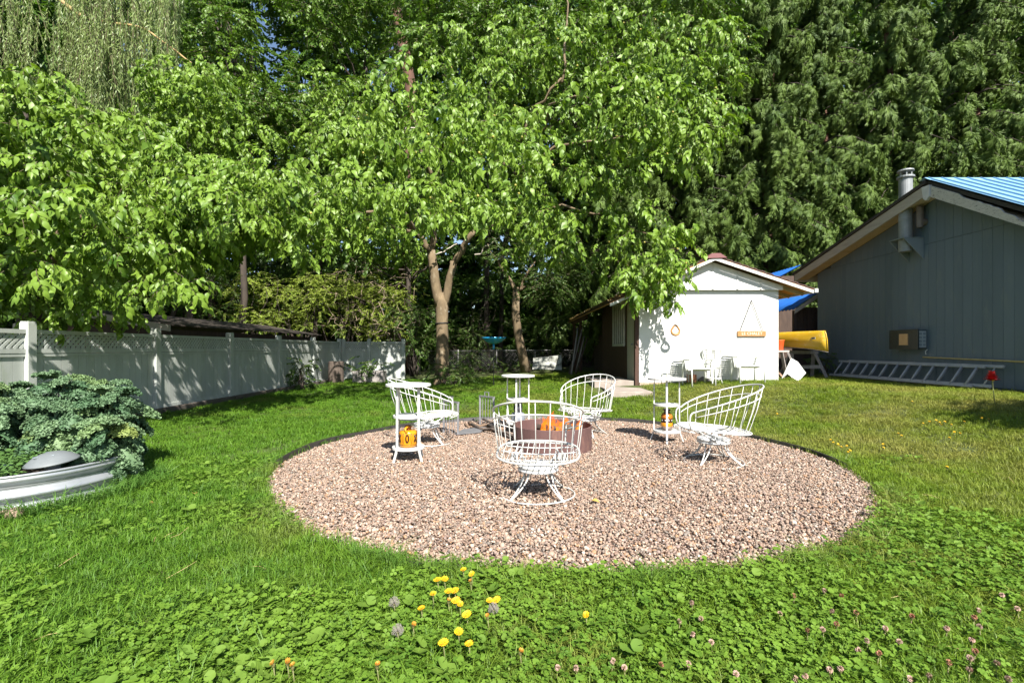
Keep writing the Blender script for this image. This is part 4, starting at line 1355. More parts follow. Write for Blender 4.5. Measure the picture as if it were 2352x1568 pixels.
BARK_PALE = surf('pale_split_wood', (0.3, 0.2, 0.13), (0.17, 0.11, 0.075), 8, 0.85, bmp=0.5)
rr = random.Random(8)
for k, (a_, b_) in enumerate([((-0.72, 7.5), (0.1, 6.55)), ((-0.6, 7.3), (0.02, 6.4)), ((-0.45, 7.6), (0.15, 6.9)), ((-0.66, 7.62), (-0.1, 6.95)), ((-0.35, 7.2), (0.12, 6.25)), ((-0.2, 7.45), (0.1, 6.95))]):
    m = MB(); limb(m, (*a_, 0.05 + 0.03 * (k % 3)), (*b_, 0.045 + 0.02 * (k % 2)), rr.uniform(0.016, 0.035), rr.uniform(0.012, 0.024), wob=0.25, rng=rr)
    o = tag(m.obj('firewood_branch', BARK if k % 3 else BARK_PALE, smooth=True), ('longest pale split branch lying from the log rack to the fire ring', 'dark branch nearest the steel plate beside the log rack', 'dark branch in the middle between log rack and fire ring', 'pale branch furthest back beside the log rack', 'crooked dark branch ending closest to the fire ring', 'short dark branch behind the others at the fire ring')[k], 'firewood', 'firewood branches by the log rack')

# ================================================================== CORRUGATED PLANTER with kale
PC = Vector((-4.15, 4.1, 0))
STEELB = surf('bright_galvanised', (0.46, 0.48, 0.49), (0.36, 0.38, 0.4), 5, 0.42, metal=0.55, wear=(0.34, 0.28, 0.24), wear_scale=3.5, wear_at=0.68)
pl = thing('steel_planter', 'round corrugated galvanised planter bed full of kale', 'planter', PC)
prof = []
for i in range(41):
    z = 0.27 * i / 40
    prof.append((0.82 + 0.020 * math.sin(2 * math.pi * z / 0.118 + 0.5), z))
prof += [(0.835, 0.278), (0.845, 0.285), (0.835, 0.294), (0.815, 0.292), (0.805, 0.27), (0.805, 0.1)]
m = MB(); m.lathe(prof, 96, closed=False); m.obj('side_wall', STEELB, pl, smooth=True)
m = MB(); m.lathe([(0.81, 0.2), (0.5, 0.215), (0.001, 0.225)], 48, closed=False); m.obj('soil', surf('planter_soil', (0.03, 0.022, 0.016), (0.055, 0.04, 0.03), 20, 0.95, bmp=0.8), pl)

def kale_leaf(rng):
    """curly leaf along +x: stalk, a broad blade, and a thick fringe of small curls along its rim"""
    V, F = [], []
    L_, st = 0.20 * rng.uniform(0.85, 1.2), 0.09
    nu, nv = 16, 7
    ph = rng.uniform(0, 6.28, 6)
    wid = lambda u: 0.085 * (math.sin(math.pi * min(1, 0.14 + 0.86 * u)) ** 0.55) + 0.008
    def surf_(u, v):
        w = wid(u)
        return np.array((st + L_ * u - 0.02 * v * v, v * w, 0.03 - 0.15 * u * u + 0.014 * math.sin(9 * u + ph[0] + 2 * v) * abs(v) - 0.25 * w * v * v))
    for i in range(nu):
        for j in range(nv):
            V.append(surf_(i / (nu - 1), -1 + 2 * j / (nv - 1)))
    for i in range(nu - 1):
        for j in range(nv - 1):
            F.append((i * nv + j, i * nv + j + 1, (i + 1) * nv + j + 1, (i + 1) * nv + j))
    for k in range(320):
        u = rng.uniform(0.0, 1.04)
        v = rng.choice([-1, 1]) * rng.uniform(0.30, 1.18) if rng.uniform() < 0.85 else rng.uniform(-.5, .5)
        if u > 0.9: v = rng.uniform(-1, 1)
        c = surf_(min(u, 1.03), v) + np.array((0, 0, rng.uniform(-.018, .034)))
        r_ = rng.uniform(0.008, 0.015)
        M_ = rotm(rng.normal(0, .8), rng.normal(0, .8), rng.uniform(0, 6.28))
        o = len(V)
        pts = [(0, 0, -.5)] + [(math.cos(q), math.sin(q), .55 * math.sin(2 * q + ph[1])) for q in np.linspace(0, 2 * math.pi, 6, endpoint=False)]
        V += [M_ @ (np.array(p) * r_) + c for p in pts]
        F += [(o, o + 1 + i, o + 1 + (i + 1) % 6) for i in range(6)]
    mb = MB(); mb.tube([(0, 0, 0), (0.05, 0, 0.015), (st, 0, 0.024), (st + L_ * 0.5, 0, -0.012)], [0.006, 0.006, 0.005, 0.003], 5)
    o = len(V)
    V += [np.array(p) for p in mb.v]; nF = len(F); F += [tuple(q + o for q in f) for f in mb.f]
    return V, F, [0] * nF + [1] * len(mb.f)
def kale_mat():
    m, nt, b = new_mat('kale_leaf')
    oi = nt.nodes.new('ShaderNodeObjectInfo')
    c = ramp(nt, oi.outputs['Random'], [(0.0, (0.075, 0.15, 0.07)), (0.8, (0.155, 0.25, 0.125)), (0.95, (0.17, 0.26, 0.10)), (1.0, (0.28, 0.31, 0.05))])
    tc = nt.nodes.new('ShaderNodeTexCoord')
    c = mixc(nt, 0.5, c, ramp(nt, noise(nt, tc.outputs['Object'], 45, 3), [(0.3, (0.55, 0.6, 0.6)), (0.7, (1.4, 1.35, 1.35))]), 'MULTIPLY')
    nt.links.new(c, b.inputs['Base Color']); b.inputs['Roughness'].default_value = 0.5; b.inputs['Specular IOR Level'].default_value = 0.4
    bump(nt, b, noise(nt, tc.outputs['Object'], 70, 3), 0.6, 0.008)
    tr = nt.nodes.new('ShaderNodeBsdfTranslucent'); nt.links.new(c, tr.inputs['Color'])
    ms = nt.nodes.new('ShaderNodeMixShader'); ms.inputs[0].default_value = 0.2
    nt.links.new(b.outputs[0], ms.inputs[1]); nt.links.new(tr.outputs[0], ms.inputs[2]); nt.links.new(ms.outputs[0], nt.nodes['Material Output'].inputs['Surface'])
    return m
KM, KS = kale_mat(), surf('kale_stalk', (0.2, 0.27, 0.13), (0.15, 0.21, 0.09), 10, 0.6)
kvars = []
for k in range(6):
    V, F, MI = kale_leaf(RNG)
    me = bpy.data.meshes.new('leaf'); me.from_pydata(V, [], F); me.materials.append(KM); me.materials.append(KS)
    me.polygons.foreach_set('material_index', MI); me.polygons.foreach_set('use_smooth', [True] * len(F)); me.update()
    kvars.append(me)
rr = random.Random(21)
kale_spots = [(-4.62, 4.5, 0.62, 'tall kale plant at the back left of the steel planter'), (-4.2, 4.62, 0.68, 'tallest kale plant at the back of the steel planter'), (-3.75, 4.5, 0.55, 'kale plant at the right back of the steel planter, against the fence'),
              (-3.52, 4.2, 0.34, 'kale plant leaning out over the right rim of the steel planter'), (-4.5, 4.12, 0.48, 'kale plant in the middle left of the steel planter'), (-4.02, 4.28, 0.45, 'kale plant in the middle of the steel planter behind the grey dome'), (-3.85, 4.78, 0.6, 'kale plant furthest back in the steel planter')]
for (kx, ky, kh, lab) in kale_spots:
    t = thing('kale_plant', lab, 'kale', (kx, ky, 0.21), 0, 'kale plants in the planter')
    lean = Vector((0.12 if kx > -3.8 else rr.uniform(-.05, .05), rr.uniform(-.04, .04), 0))
    m = MB(); m.tube([(0, 0, 0), lean * 0.5 + Vector((0, 0, kh * 0.5)), lean + Vector((0, 0, kh))], [0.02, 0.018, 0.012], 8); m.obj('stem', KS, t, smooth=True)
    nl = 34
    for i in range(nl):
        q = (i + 0.5) / nl
        z = kh * (0.08 + 0.92 * q)
        o = put('leaf', rr.choice(kvars), t)
        o.location = lean * q + Vector((0, 0, z))
        pitch = R(28) - R(70) * q ** 2.5 + rr.uniform(-.25, .25)
        o.rotation_euler = (rr.uniform(-.7, .7), pitch, i * 2.4 + rr.uniform(-.3, .3))
        s_ = (1.05 - 0.35 * q ** 3) * rr.uniform(0.85, 1.15)
        o.scale = (s_, s_, s_)
# small herbs under the kale
n_ = 700
a_ = RNG.uniform(0, 6.28, n_); r_ = 0.78 * np.sqrt(RNG.uniform(0, 1, n_))
hx, hy = PC.x + r_ * np.cos(a_), PC.y + r_ * np.sin(a_)
k_ = np.hypot(hx + 3.55, hy - 3.8) > 0.2
hx, hy, a_ = hx[k_], hy[k_], a_[k_]; n_ = len(hx)
stuff(scatter('planter_herbs', [clover_geo(RNG, 10, 0.06, 0.014, 0.07), clover_geo(RNG, 12, 0.07, 0.011, 0.09, 5)], [leafmat('herb_leaf', (0.05, 0.11, 0.03), (0.10, 0.19, 0.05), (1.2, 1.3, .7), 0.25, 0.3, 2.0)],
              np.stack([hx, hy, 0 * hx + 0.215], 1), np.stack([0 * hx, 0 * hx, a_], 1), RNG.uniform(0.8, 1.6, n_)))
dome = thing('metal_dome', 'grey metal dome on a short post in the steel planter', 'garden dome', (-3.55, 3.80, 0.25), 0.3)
m = MB(); m.lathe([(0.165, 0.0), (0.168, 0.004), (0.16, 0.012), (0.12, 0.045), (0.075, 0.068), (0.03, 0.078), (0.001, 0.08)], 40, (0, 0, 0.075), Euler((R(4), R(-6), 0)), closed=False)
m.obj('lid', surf('dull_grey_metal', (0.17, 0.185, 0.19), (0.14, 0.155, 0.16), 12, 0.55, metal=0.1), dome, smooth=True)
m = MB(); m.lathe([(0.05, 0), (0.05, 0.09)], 16); m.obj('post', GALV, dome, smooth=True)
for a_, r_ in ((0.6, 0.09), (-0.9, 0.07), (-2.2, 0.10), (2.3, 0.06)):
    m = MB(); m.tube([(r_ * math.cos(a_) + 0.02 * math.cos(q), r_ * math.sin(a_) + 0.02 * math.sin(q), 0.075 + 0.067 - 0.35 * (r_ - 0.06) * 0.9 + 0.0) for q in np.linspace(0, 5, 12)], 0.003, 5); m.obj('bolt_ring', GREYPAINT, dome)
tr_ = thing('seed_tray', 'dark blue plastic tray in the left of the steel planter', 'tray', (-4.05, 3.70, 0.25), 0.1)
m = MB()
m.box((0, 0, 0), (0.36, 0.22, 0.012)); 
for s_ in (-1, 1):
    m.box((s_ * 0.178, 0, 0.025), (0.006, 0.22, 0.05)); m.box((0, s_ * 0.108, 0.025), (0.35, 0.006, 0.05))
m.obj('tray_body', surf('blue_black_plastic', (0.02, 0.03, 0.06), rough=0.35), tr_)
fl_ = thing('marigold', 'yellow marigold flower at the left edge of the planter', 'flower', (-3.98, 3.52, 0.2))
m = MB(); m.tube([(0, 0, 0), (0.005, 0, 0.1)], 0.003, 5); m.obj('stem', KS, fl_)
m = MB()
for ring_, (rad, z_) in enumerate(((0.034, 0.1), (0.026, 0.108), (0.016, 0.114))):
    for k in range(10):
        a_ = k * 0.628 + ring_ * 0.3
        m.add([(0.005, 0, z_ - 0.006), (rad * math.cos(a_ - .25), rad * math.sin(a_ - .25), z_), (1.1 * rad * math.cos(a_), 1.1 * rad * math.sin(a_), z_ - .002), (rad * math.cos(a_ + .25), rad * math.sin(a_ + .25), z_)], [(0, 1, 2, 3)])
m.obj('petals', surf('marigold_yellow', (0.75, 0.42, 0.01), (0.7, 0.33, 0.01), 20, 0.6), fl_)

PINKSTONE = surf('pinkish_stone', (0.36, 0.25, 0.19), (0.24, 0.16, 0.12), 14, 0.9, bmp=0.6)
def stone(name, c, s, seed, mat, label, group=None):
    import bmesh
    rg = np.random.default_rng(seed)
    bm = bmesh.new(); bmesh.ops.create_icosphere(bm, subdivisions=3, radius=0.5)
    ds = rg.normal(size=(9, 3)); ds /= np.linalg.norm(ds, axis=1)[:, None]
    for v in bm.verts:
        p = np.array(v.co)
        for d in ds:
            h = p @ d
            if h > 0.33: p = p - d * (h - 0.33) * 0.85
        v.co = p
    me = bpy.data.meshes.new(name); bm.to_mesh(me); bm.free(); me.materials.append(mat)
    o = put(name, me, loc=c); o.scale = s; o.rotation_euler = (0, 0, rg.uniform(0, 6))
    return tag(o, label, 'stone', group)
stone('garden_stone', (-3.48, 3.42, 0.05), (0.17, 0.13, 0.11), 4, PINKSTONE, 'pinkish stone against the planter foot, right one of two', 'stones at the planter foot')
stone('garden_stone', (-3.62, 3.33, 0.04), (0.16, 0.14, 0.12), 5, PINKSTONE, 'pinkish stone at the planter foot, at the very edge of the photo', 'stones at the planter foot')

# ================================================================== AGAINST THE SHED AND HOUSE
def gz(x, y): return float(ground_z(x, y))
# name board hung on a chain
SG = Vector((5.83, SY0 - 0.02, 0))
WOODS = surf('varnished_wood', (0.42, 0.22, 0.08), (0.3, 0.14, 0.045), 8, 0.5, stretch=(0.6, 1, 5), bmp=0.2)
sign = thing('hanging_sign', 'small wooden board reading LE CHALET, hung by a chain on the white shed', 'sign', (5.83, SY0 - 0.03, 1.56))
m = MB(); m.box((0, 0, 0), (0.69, 0.03, 0.135)); m.obj('board', WOODS, sign, bevel=0.006)
cu = bpy.data.curves.new('lettering', 'FONT'); cu.body = 'LE CHALET'; cu.size = 0.098; cu.align_x = 'CENTER'; cu.align_y = 'CENTER'; cu.extrude = 0.003; cu.space_character = 1.05
to = bpy.data.objects.new('lettering', cu); COL.objects.link(to)
bpy.context.view_layer.update()
me = bpy.data.meshes.new_from_object(to.evaluated_get(bpy.context.evaluated_depsgraph_get()))
bpy.data.objects.remove(to)
me.materials.clear(); me.materials.append(surf('cream_letters', (0.78, 0.74, 0.6), rough=0.6))
o = put('lettering', me, sign, loc=(0.0, -0.0185, -0.002), rot=(R(90), 0, 0))
for s_ in (-1, 1):
    m = MB(); p, q = Vector((s_ * 0.28, 0, 0.07)), Vector((0.0, 0.0, 0.80))
    nL = 26
    for k in range(nL):
        a_, b_ = p.lerp(q, k / nL), p.lerp(q, (k + 1.12) / nL)
        d_ = (b_ - a_).normalized(); sd = d_.cross(Vector((0, 1, 0))) if k % 2 else Vector((0, 1, 0))
        c_ = (a_ + b_) / 2; hl = (b_ - a_).length / 2
        m.tube([c_ + d_ * hl * math.cos(t_) + sd * 0.007 * math.sin(t_) for t_ in np.linspace(0, 2 * math.pi, 8, endpoint=False)], 0.0048, 4, closed=True)
    m.obj('chain', surf('dark_chain', (0.07, 0.07, 0.07), rough=.6), sign)
m = MB(); m.tube([(0, 0.03, 0.81), (0, -0.01, 0.81), (0, -0.015, 0.825)], 0.006, 6); m.obj('hook', GALV, sign)

# wooden ring swing hanging from the tree
rg_ = thing('wooden_ring', 'drop shaped wooden ring hanging on a thin cord in front of the shed', 'hanging ring', (3.86, 11.62, 1.62))
m = MB()
outl = []
for k in range(36):
    a_ = 2 * math.pi * k / 36
    w_ = 0.098 * math.cos(a_) * (1.0 if math.sin(a_) < 0 else 1.0 - 0.45 * math.sin(a_))
    outl.append((w_, 0.0, 0.125 * math.sin(a_) if math.sin(a_) > 0 else 0.1 * math.sin(a_)))
m.tube(outl, [0.024 + 0.01 * max(0, -math.sin(2 * math.pi * k / 36)) for k in range(36)], 8, closed=True)
m.obj('ring', WOODS, rg_, smooth=True)
m = MB(); m.tube([(0, 0, 0.12), (0.01, 0, 0.95)], 0.0035, 5); m.obj('cord', surf('pale_cord', (0.5, 0.48, 0.42)), rg_)

# two white lawn chairs with sling seats
LAWNW = surf('white_tube_paint', (0.76, 0.77, 0.73), (0.7, 0.71, 0.67), 8, 0.4)
SLING = surf('cream_mesh_sling', (0.66, 0.68, 0.6), (0.6, 0.62, 0.54), 60, 0.7)
def make_lawn_chair():
    t = thing('lawn_chair', '', 'lawn chair')       # faces -y
    for s_ in (-1, 1):
        x = s_ * 0.27
        m = MB(); m.tube([(x, -0.30, 0.0), (x, -0.27, 0.5), (x, -0.25, 0.565), (x, -0.20, 0.60), (x, -0.08, 0.605), (x, 0.12, 0.60), (x, 0.18, 0.57), (x, 0.2, 0.5), (x, 0.22, 0.0)], 0.019, 8); m.obj('side_frame', LAWNW, t, smooth=True)
    m = MB(); m.tube([(-0.25, 0.06, 0.36), (-0.23, 0.3, 0.86), (-0.215, 0.33, 0.9), (-0.18, 0.335, 0.915), (0.18, 0.335, 0.915), (0.215, 0.33, 0.9), (0.23, 0.3, 0.86), (0.25, 0.06, 0.36)], 0.014, 8); m.obj('back_frame', LAWNW, t, smooth=True)
    m = MB(); m.bar((-0.255, -0.27, 0.41), (0.255, -0.27, 0.41), 0.03, 0.03); m.obj('front_rail', LAWNW, t)
    m = MB()
    n = 10
    vs = []
    for i in range(n + 1):
        q = i / n
        if q < 0.45:
            w = q / 0.45; p = (-0.26 + 0.34 * w, 0.415 - 0.06 * math.sin(w * 2.2))
        else:
            w = (q - 0.45) / 0.55; p = (0.08 + 0.235 * w, 0.365 + 0.53 * w - 0.02 * math.sin(w * 3.1))
        vs += [(-0.215, p[0], p[1]), (0.215, p[0], p[1])]
    m.add(vs, [(2 * i, 2 * i + 1, 2 * i + 3, 2 * i + 2) for i in range(n)])
    o = m.obj('sling', SLING, t, smooth=True); so = o.modifiers.new('thickness', 'SOLIDIFY'); so.thickness = 0.006
    return t
lc = make_lawn_chair()
lc.location = (4.27, 11.3, gz(4.27, 11.3)); lc.rotation_euler = (0, 0, R(4)); tag(lc, 'white sling lawn chair against the shed, left of the small tiered stand', 'lawn chair', 'lawn chairs by the shed')
l2 = copy_tree(lc); l2.location = (5.42, 11.35, gz(5.4, 11.35)); l2.rotation_euler = (0, 0, R(-3)); tag(l2, 'white sling lawn chair against the shed, right of the small tiered stand', 'lawn chair', 'lawn chairs by the shed')
def make_rack():
    t = thing('wire_rack', '', 'rack')
    m = MB(); m.tube([(-0.26, 0, 0), (-0.26, 0, 0.33), (-0.25, 0, 0.38), (-0.21, 0, 0.41), (0.21, 0, 0.41), (0.25, 0, 0.38), (0.26, 0, 0.33), (0.26, 0, 0)], 0.013, 7); m.obj('frame', LAWNW, t, smooth=True)
    for k in range(8):
        m = MB(); m.tube([(-0.255, 0, 0.06 + 0.042 * k), (0.255, 0, 0.06 + 0.042 * k)], 0.004, 4); m.obj('wire', LAWNW, t)
    return t
r0 = make_rack(); r0.location = (3.97, 11.78, gz(3.97, 11.78) + .05); tag(r0, 'low round shouldered wire rack behind the left lawn chair', 'wire rack', 'wire racks by the shed wall')
r1 = copy_tree(r0); r1.location = (5.02, 11.8, gz(5.02, 11.8) + 0.12); tag(r1, 'low round shouldered wire rack behind the small tiered stand', 'wire rack', 'wire racks by the shed wall')
BRICKR = surf('orange_brick', (0.45, 0.2, 0.1), (0.36, 0.15, 0.075), 10, 0.9, bmp=0.4, rand=0.2)
for k in range(3):
    m = MB(); m.box((4.33, 11.86, gz(4.33, 11.86) + 0.04 + 0.068 * k), (0.21, 0.1, 0.062)); tag(m.obj('brick', BRICKR, bevel=0.004), ('lowest', 'middle', 'topmost')[k] + ' orange brick of the small stack behind the left lawn chair', 'brick', 'bricks stacked by the shed')
stone('grey_stone', (4.62, 11.86, gz(4.6, 11.86) + 0.06), (0.36, 0.2, 0.22), 14, surf('dark_grey_stone', (0.13, 0.125, 0.12), (0.08, 0.078, 0.075), 14, 0.9, bmp=0.5), 'dark rounded stone at the foot of the white shed')

# canoe upside down on trestles between shed and house
can = thing('canoe', 'yellow canoe lying upside down on trestles beside the shed', 'canoe', (7.55, 11.75, 0))
bow, stern = Vector((7.55, 11.75, 0)), Vector((7.28, 16.2, 0))
ax = (stern - bow); CL = ax.length; axn = ax.normalized(); sd = Vector((axn.y, -axn.x, 0))
m = MB(); nu, nv = 28, 13
vs = []
for i in range(nu + 1):
    u = i / nu
    e = min(u, 1 - u) * CL
    hw = 0.42 * (1 - math.exp(-e / 0.62)) * (1 - 0.12 * (2 * u - 1) ** 2)
    sheer = 1.255 - 0.13 * math.exp(-e / 0.45) - 0.02
    keel = 1.63 + 0.015 * (1 - (2 * u - 1) ** 2)
    back = 0.0
    for j in range(nv):
        t_ = -1 + 2 * j / (nv - 1)
        prof_ = (1 - abs(t_) ** 3.2)
        z = sheer + (keel - sheer) * prof_ ** 0.75
        endround = (0.10 * (prof_ ** 2)) * math.exp(-e / 0.12)
        p = bow + axn * (u * CL + (endround if u < 0.5 else -endround)) + sd * (hw * (abs(t_) ** 0.8) * (1 if t_ > 0 else -1)) + Vector((0, 0, z))
        vs.append(p - Vector((7.55, 11.75, 0)))
m.add(vs, [(i * nv + j, i * nv + j + 1, (i + 1) * nv + j + 1, (i + 1) * nv + j) for i in range(nu) for j in range(nv - 1)])
YEL = surf('yellow_hull', (0.64, 0.40, 0.025), (0.56, 0.33, 0.02), 2, 0.35, stretch=(1, 1, 3), spec=0.5, bmp=0.1, bscale=8, wear=(0.66, 0.46, 0.16), wear_scale=7, wear_at=0.63, wear_w=0.1)
o = m.obj('hull', YEL, can, smooth=True); so = o.modifiers.new('thickness', 'SOLIDIFY'); so.thickness = 0.012
m = MB()
for s_ in (0, nv - 1):
    m.tube([vs[i * nv + s_] for i in range(nu + 1)], 0.014, 5)
m.obj('gunwale', surf('dark_gunwale', (0.05, 0.045, 0.04), rough=0.5), can, smooth=True)
m = MB(); p_ = Vector(vs[2 * nv + 1]); m.box(p_ + Vector((-0.015, -0.01, 0.03)), (0.012, 0.14, 0.05)); m.obj('bow_plate', GALV, can)
TREST = surf('grey_trestle_wood', (0.34, 0.31, 0.29), (0.22, 0.2, 0.19), 8, 0.85, stretch=(2, 2, 0.6), bmp=0.4)
def trestle(c, w, label):
    t = thing('trestle', label, 'trestle', c, math.atan2(sd.y, sd.x), 'trestles under the canoe')
    h = 1.1 - c[2]
    m = MB(); m.bar((-w / 2, 0, h), (w / 2, 0, h), 0.09, 0.09); m.obj('top_beam', TREST, t, bevel=0.005)
    for sx in (-1, 1):
        for sy in (-1, 1):
            m = MB(); m.bar((sx * (w / 2 - 0.08), sy * 0.03, h - 0.03), (sx * (w / 2 + 0.06), sy * 0.3, 0.0), 0.085, 0.04); m.obj('leg', TREST, t)
    m = MB(); m.bar((-w / 2, -0.2, h * 0.45), (w / 2, -0.2, h * 0.45), 0.02, 0.085); m.obj('brace', TREST, t)
    return t
trestle((7.62, 12.9, gz(7.6, 12.9)), 0.8, 'grey wooden trestle under the near end of the canoe')
trestle((7.36, 15.2, gz(7.3, 15.2)), 0.8, 'grey wooden trestle under the far end of the canoe, behind the shed')
bk_ = thing('bucket', 'orange plastic bucket standing beside the canoe by the shed corner', 'bucket', (6.83, 12.6, 1.155))
m = MB(); m.lathe([(0.1, 0), (0.105, 0.003), (0.13, 0.24), (0.138, 0.25), (0.135, 0.262), (0.125, 0.255), (0.1, 0.02)], 24); m.obj('pail', surf('orange_plastic', (0.75, 0.13, 0.03), (0.68, 0.11, 0.025), 6, 0.45), bk_, smooth=True)
m = MB(); m.tube([(0.135 * math.cos(a_), 0.02, 0.245 - 0.1 * math.sin(a_)) for a_ in np.linspace(0, math.pi, 12)], 0.003, 5); m.obj('handle', GALV, bk_)
stand = thing('work_stand', 'narrow weathered wooden stand holding the orange bucket by the shed corner', 'stand', (6.78, 12.55, 0))
sg_ = gz(6.8, 12.5)
m = MB(); m.box((0.0, 0.0, 1.13), (0.40, 0.34, 0.04)); m.obj('top_board', surf('pale_plank', (0.5, 0.46, 0.42), (0.4, 0.36, 0.32), 8, 0.8), stand)
for (a_, b_) in (((0.17, -0.14), (0.4, -0.3)), ((0.17, 0.14), (0.4, 0.3)), ((-0.16, -0.14), (-0.2, -0.3)), ((-0.16, 0.14), (-0.2, 0.3))):
    m = MB(); m.bar((*a_, 1.12), (*b_, sg_), 0.07, 0.035); m.obj('leg', TREST, stand)
rr = random.Random(31)
for k in range(7):
    x = 6.62 + 0.065 * k
    m = MB(); m.bar((x + rr.uniform(-.04, .04), 12.7 + rr.uniform(-.1, .2), gz(x, 12.8)), (x + rr.uniform(-.05, .02), 13.3 + rr.uniform(-.1, .2), 1.0 + rr.uniform(-.15, .12)), 0.06, 0.03)
    tag(m.obj('scrap_board', DARKWOOD if k % 2 else BARK_PALE), ('first', 'second', 'third', 'fourth', 'fifth', 'sixth', 'seventh')[k] + ' brown scrap board from the shed wall, leaning under the bucket stand', 'board', 'scrap boards beside the shed')
wp = thing('leaning_plastic_sheet', 'bent white plastic panel leaning at the right foot of the shed', 'panel', (6.68, 11.72, gz(6.7, 11.7)), R(-12))
m = MB(); m.prism([(-0.10, 0, 0.17), (0.12, -0.02, 0.0), (0.30, 0.02, 0.2), (0.13, 0.05, 0.47)], (0, 0.012, 0)); m.obj('front_sheet', LAWNW, wp)
m = MB(); m.prism([(-0.10, 0.013, 0.17), (0.13, 0.063, 0.47), (0.03, 0.18, 0.55), (-0.2, 0.12, 0.05)], (0.004, 0.012, 0)); m.obj('side_sheet', LAWNW, wp)

# ladder on its edge along the house
ALU = surf('dull_aluminium', (0.36, 0.37, 0.39), (0.28, 0.29, 0.31), 6, 0.5, metal=0.15)
lad = thing('extension_ladder', 'aluminium extension ladder lying on its edge along the grey house', 'ladder', (8.6, 9.3, 0))
lo = Vector((8.6, 9.3, 0))
def ladder_sec(dx, y0, y1, n, rr_, zoff, off):
    zb, zt_ = 0.50 + zoff, 0.855 + zoff
    for (x, z) in ((8.56 + dx, zb), (8.80 + dx, zt_)):
        m = MB(); m.bar(Vector((x, y0, z + (0.0))) - lo, Vector((x, y1, z)) - lo, 0.028, 0.06, up=(0.56, 0, 0.83)); m.obj('rail', ALU, lad)
    for k in range(n):
        y = y0 + 0.15 + (y1 - y0 - 0.3) * k / (n - 1)
        m = MB(); m.tube([Vector((8.56 + dx, y, zb)) - lo, Vector((8.80 + dx, y, zt_)) - lo], rr_, 8); m.obj('rung', ALU, lad, smooth=True)
ladder_sec(0.0, 9.15, 13.25, 13, 0.021, 0.0, 0)
ladder_sec(0.055, 8.85, 12.95, 13, 0.014, 0.012, 0.15)
m = MB(); m.bar((8.62, 9.6, 0.44), (8.62, 13.6, 0.44), 0.1, 0.06)
tag(m.obj('old_plank', DARKWOOD, bevel=0.006), 'dark old plank lying under the aluminium ladder', 'plank')
# bamboo pole on the wall
bp = thing('bamboo_pole', 'long bamboo pole hung level along the grey house wall', 'pole', (8.93, 8, 0.98))
pa, pb = Vector((8.93, 10.68, 1.01)), Vector((8.93, 6.8, 0.93))
BAM = surf('pale_bamboo', (0.4, 0.33, 0.16), (0.3, 0.24, 0.11), 10, 0.5)
for k in range(9):
    a_, b_ = pa.lerp(pb, k / 9), pa.lerp(pb, (k + 1) / 9)
    o_ = Vector((8.93, 8, 0.98)); d_ = (b_ - a_).normalized()
    m = MB(); m.tube([a_ - o_ + Vector((0, 0, .004 * (k % 2))), a_ - o_ + d_ * 0.012, b_ - o_ - d_ * 0.012, b_ - o_], [0.022, 0.018, 0.018, 0.0215], 8); m.obj('segment', BAM, bp, smooth=True)
# wall unit
ac = thing('wall_air_unit', 'dark boxy air unit with tan panel set in the grey house wall', 'air unit', (HX, 11.05, 1.40), 0)
DKM = surf('dark_grille_paint', (0.035, 0.045, 0.045), (0.025, 0.032, 0.033), 9, 0.5)
LGM = surf('light_grey_vent', (0.4, 0.44, 0.45), (0.34, 0.38, 0.39), 9, 0.5)
m = MB(); m.box((-0.11, 0, 0), (0.21, 0.76, 0.40)); m.obj('housing', DKM, ac, bevel=0.006)
m = MB()
for (y, z, sy, sz) in ((0, 0.205, 0.80, 0.03), (0, -0.205, 0.80, 0.03), (0.39, 0, 0.03, 0.38), (-0.39, 0, 0.03, 0.38)):
    m.box((-0.205, y, z), (0.03, sy, sz))
m.obj('frame', DKM, ac)
m = MB(); m.box((-0.222, -0.02, -0.0), (0.016, 0.24, 0.25)); m.obj('tan_panel', surf('tan_cardboard', (0.58, 0.36, 0.18), (0.5, 0.3, 0.15), 12, 0.8), ac)
for k in range(9):
    m = MB(); m.box((-0.219, 0.27, -0.16 + 0.04 * k), (0.01, 0.2, 0.012)); m.obj('louvre', DKM, ac)
m = MB(); m.box((-0.105, -0.383, 0), (0.17, 0.008, 0.36)); m.obj('side_plate', LGM, ac)
for i in range(2):
    for k in range(4):
        m = MB(); m.box((-0.145 + 0.08 * i, -0.389, -0.12 + 0.08 * k), (0.055, 0.006, 0.05)); m.obj('vent_slot', GREYPAINT, ac)
m = MB(); m.tube([(-0.02, -0.42, -0.22), (-0.05, -0.40, -0.26), (-0.04, -0.40, -0.33)], 0.008, 6); m.obj('drain_tube', WPAINT2, ac)

# ================================================================== BACK OF THE YARD
# stump section on end
stp = thing('log_stump', 'tall cut log standing on end in front of the pale fence corner', 'stump', (-6.08, 17.0, 0))
m = MB(); m.lathe([(0.27, 0), (0.262, 0.1), (0.255, 0.5), (0.258, 0.74), (0.25, 0.75)], 18, closed=True); m.obj('bark', BARK, stp)
m = MB(); m.lathe([(0.24, 0.752), (0.001, 0.757)], 18, closed=False); m.obj('cut_face', BARK_PALE, stp)
# heap beside it
hp = thing('planter_box', 'low grey weathered planter box with straggling plant by the fence end', 'planter box', (-5.0, 17.3, 0))
for k in range(2):
    m = MB(); m.box((0, -0.25, 0.12 + 0.2 * k), (1.05, 0.035, 0.19)); m.obj('board', TREST, hp)
    m = MB(); m.box((0, 0.25, 0.12 + 0.2 * k), (1.05, 0.035, 0.19)); m.obj('board', TREST, hp)
for s_ in (-1, 1):
    m = MB(); m.box((s_ * 0.5, 0, 0.2), (0.035, 0.46, 0.38)); m.obj('end_board', TREST, hp)
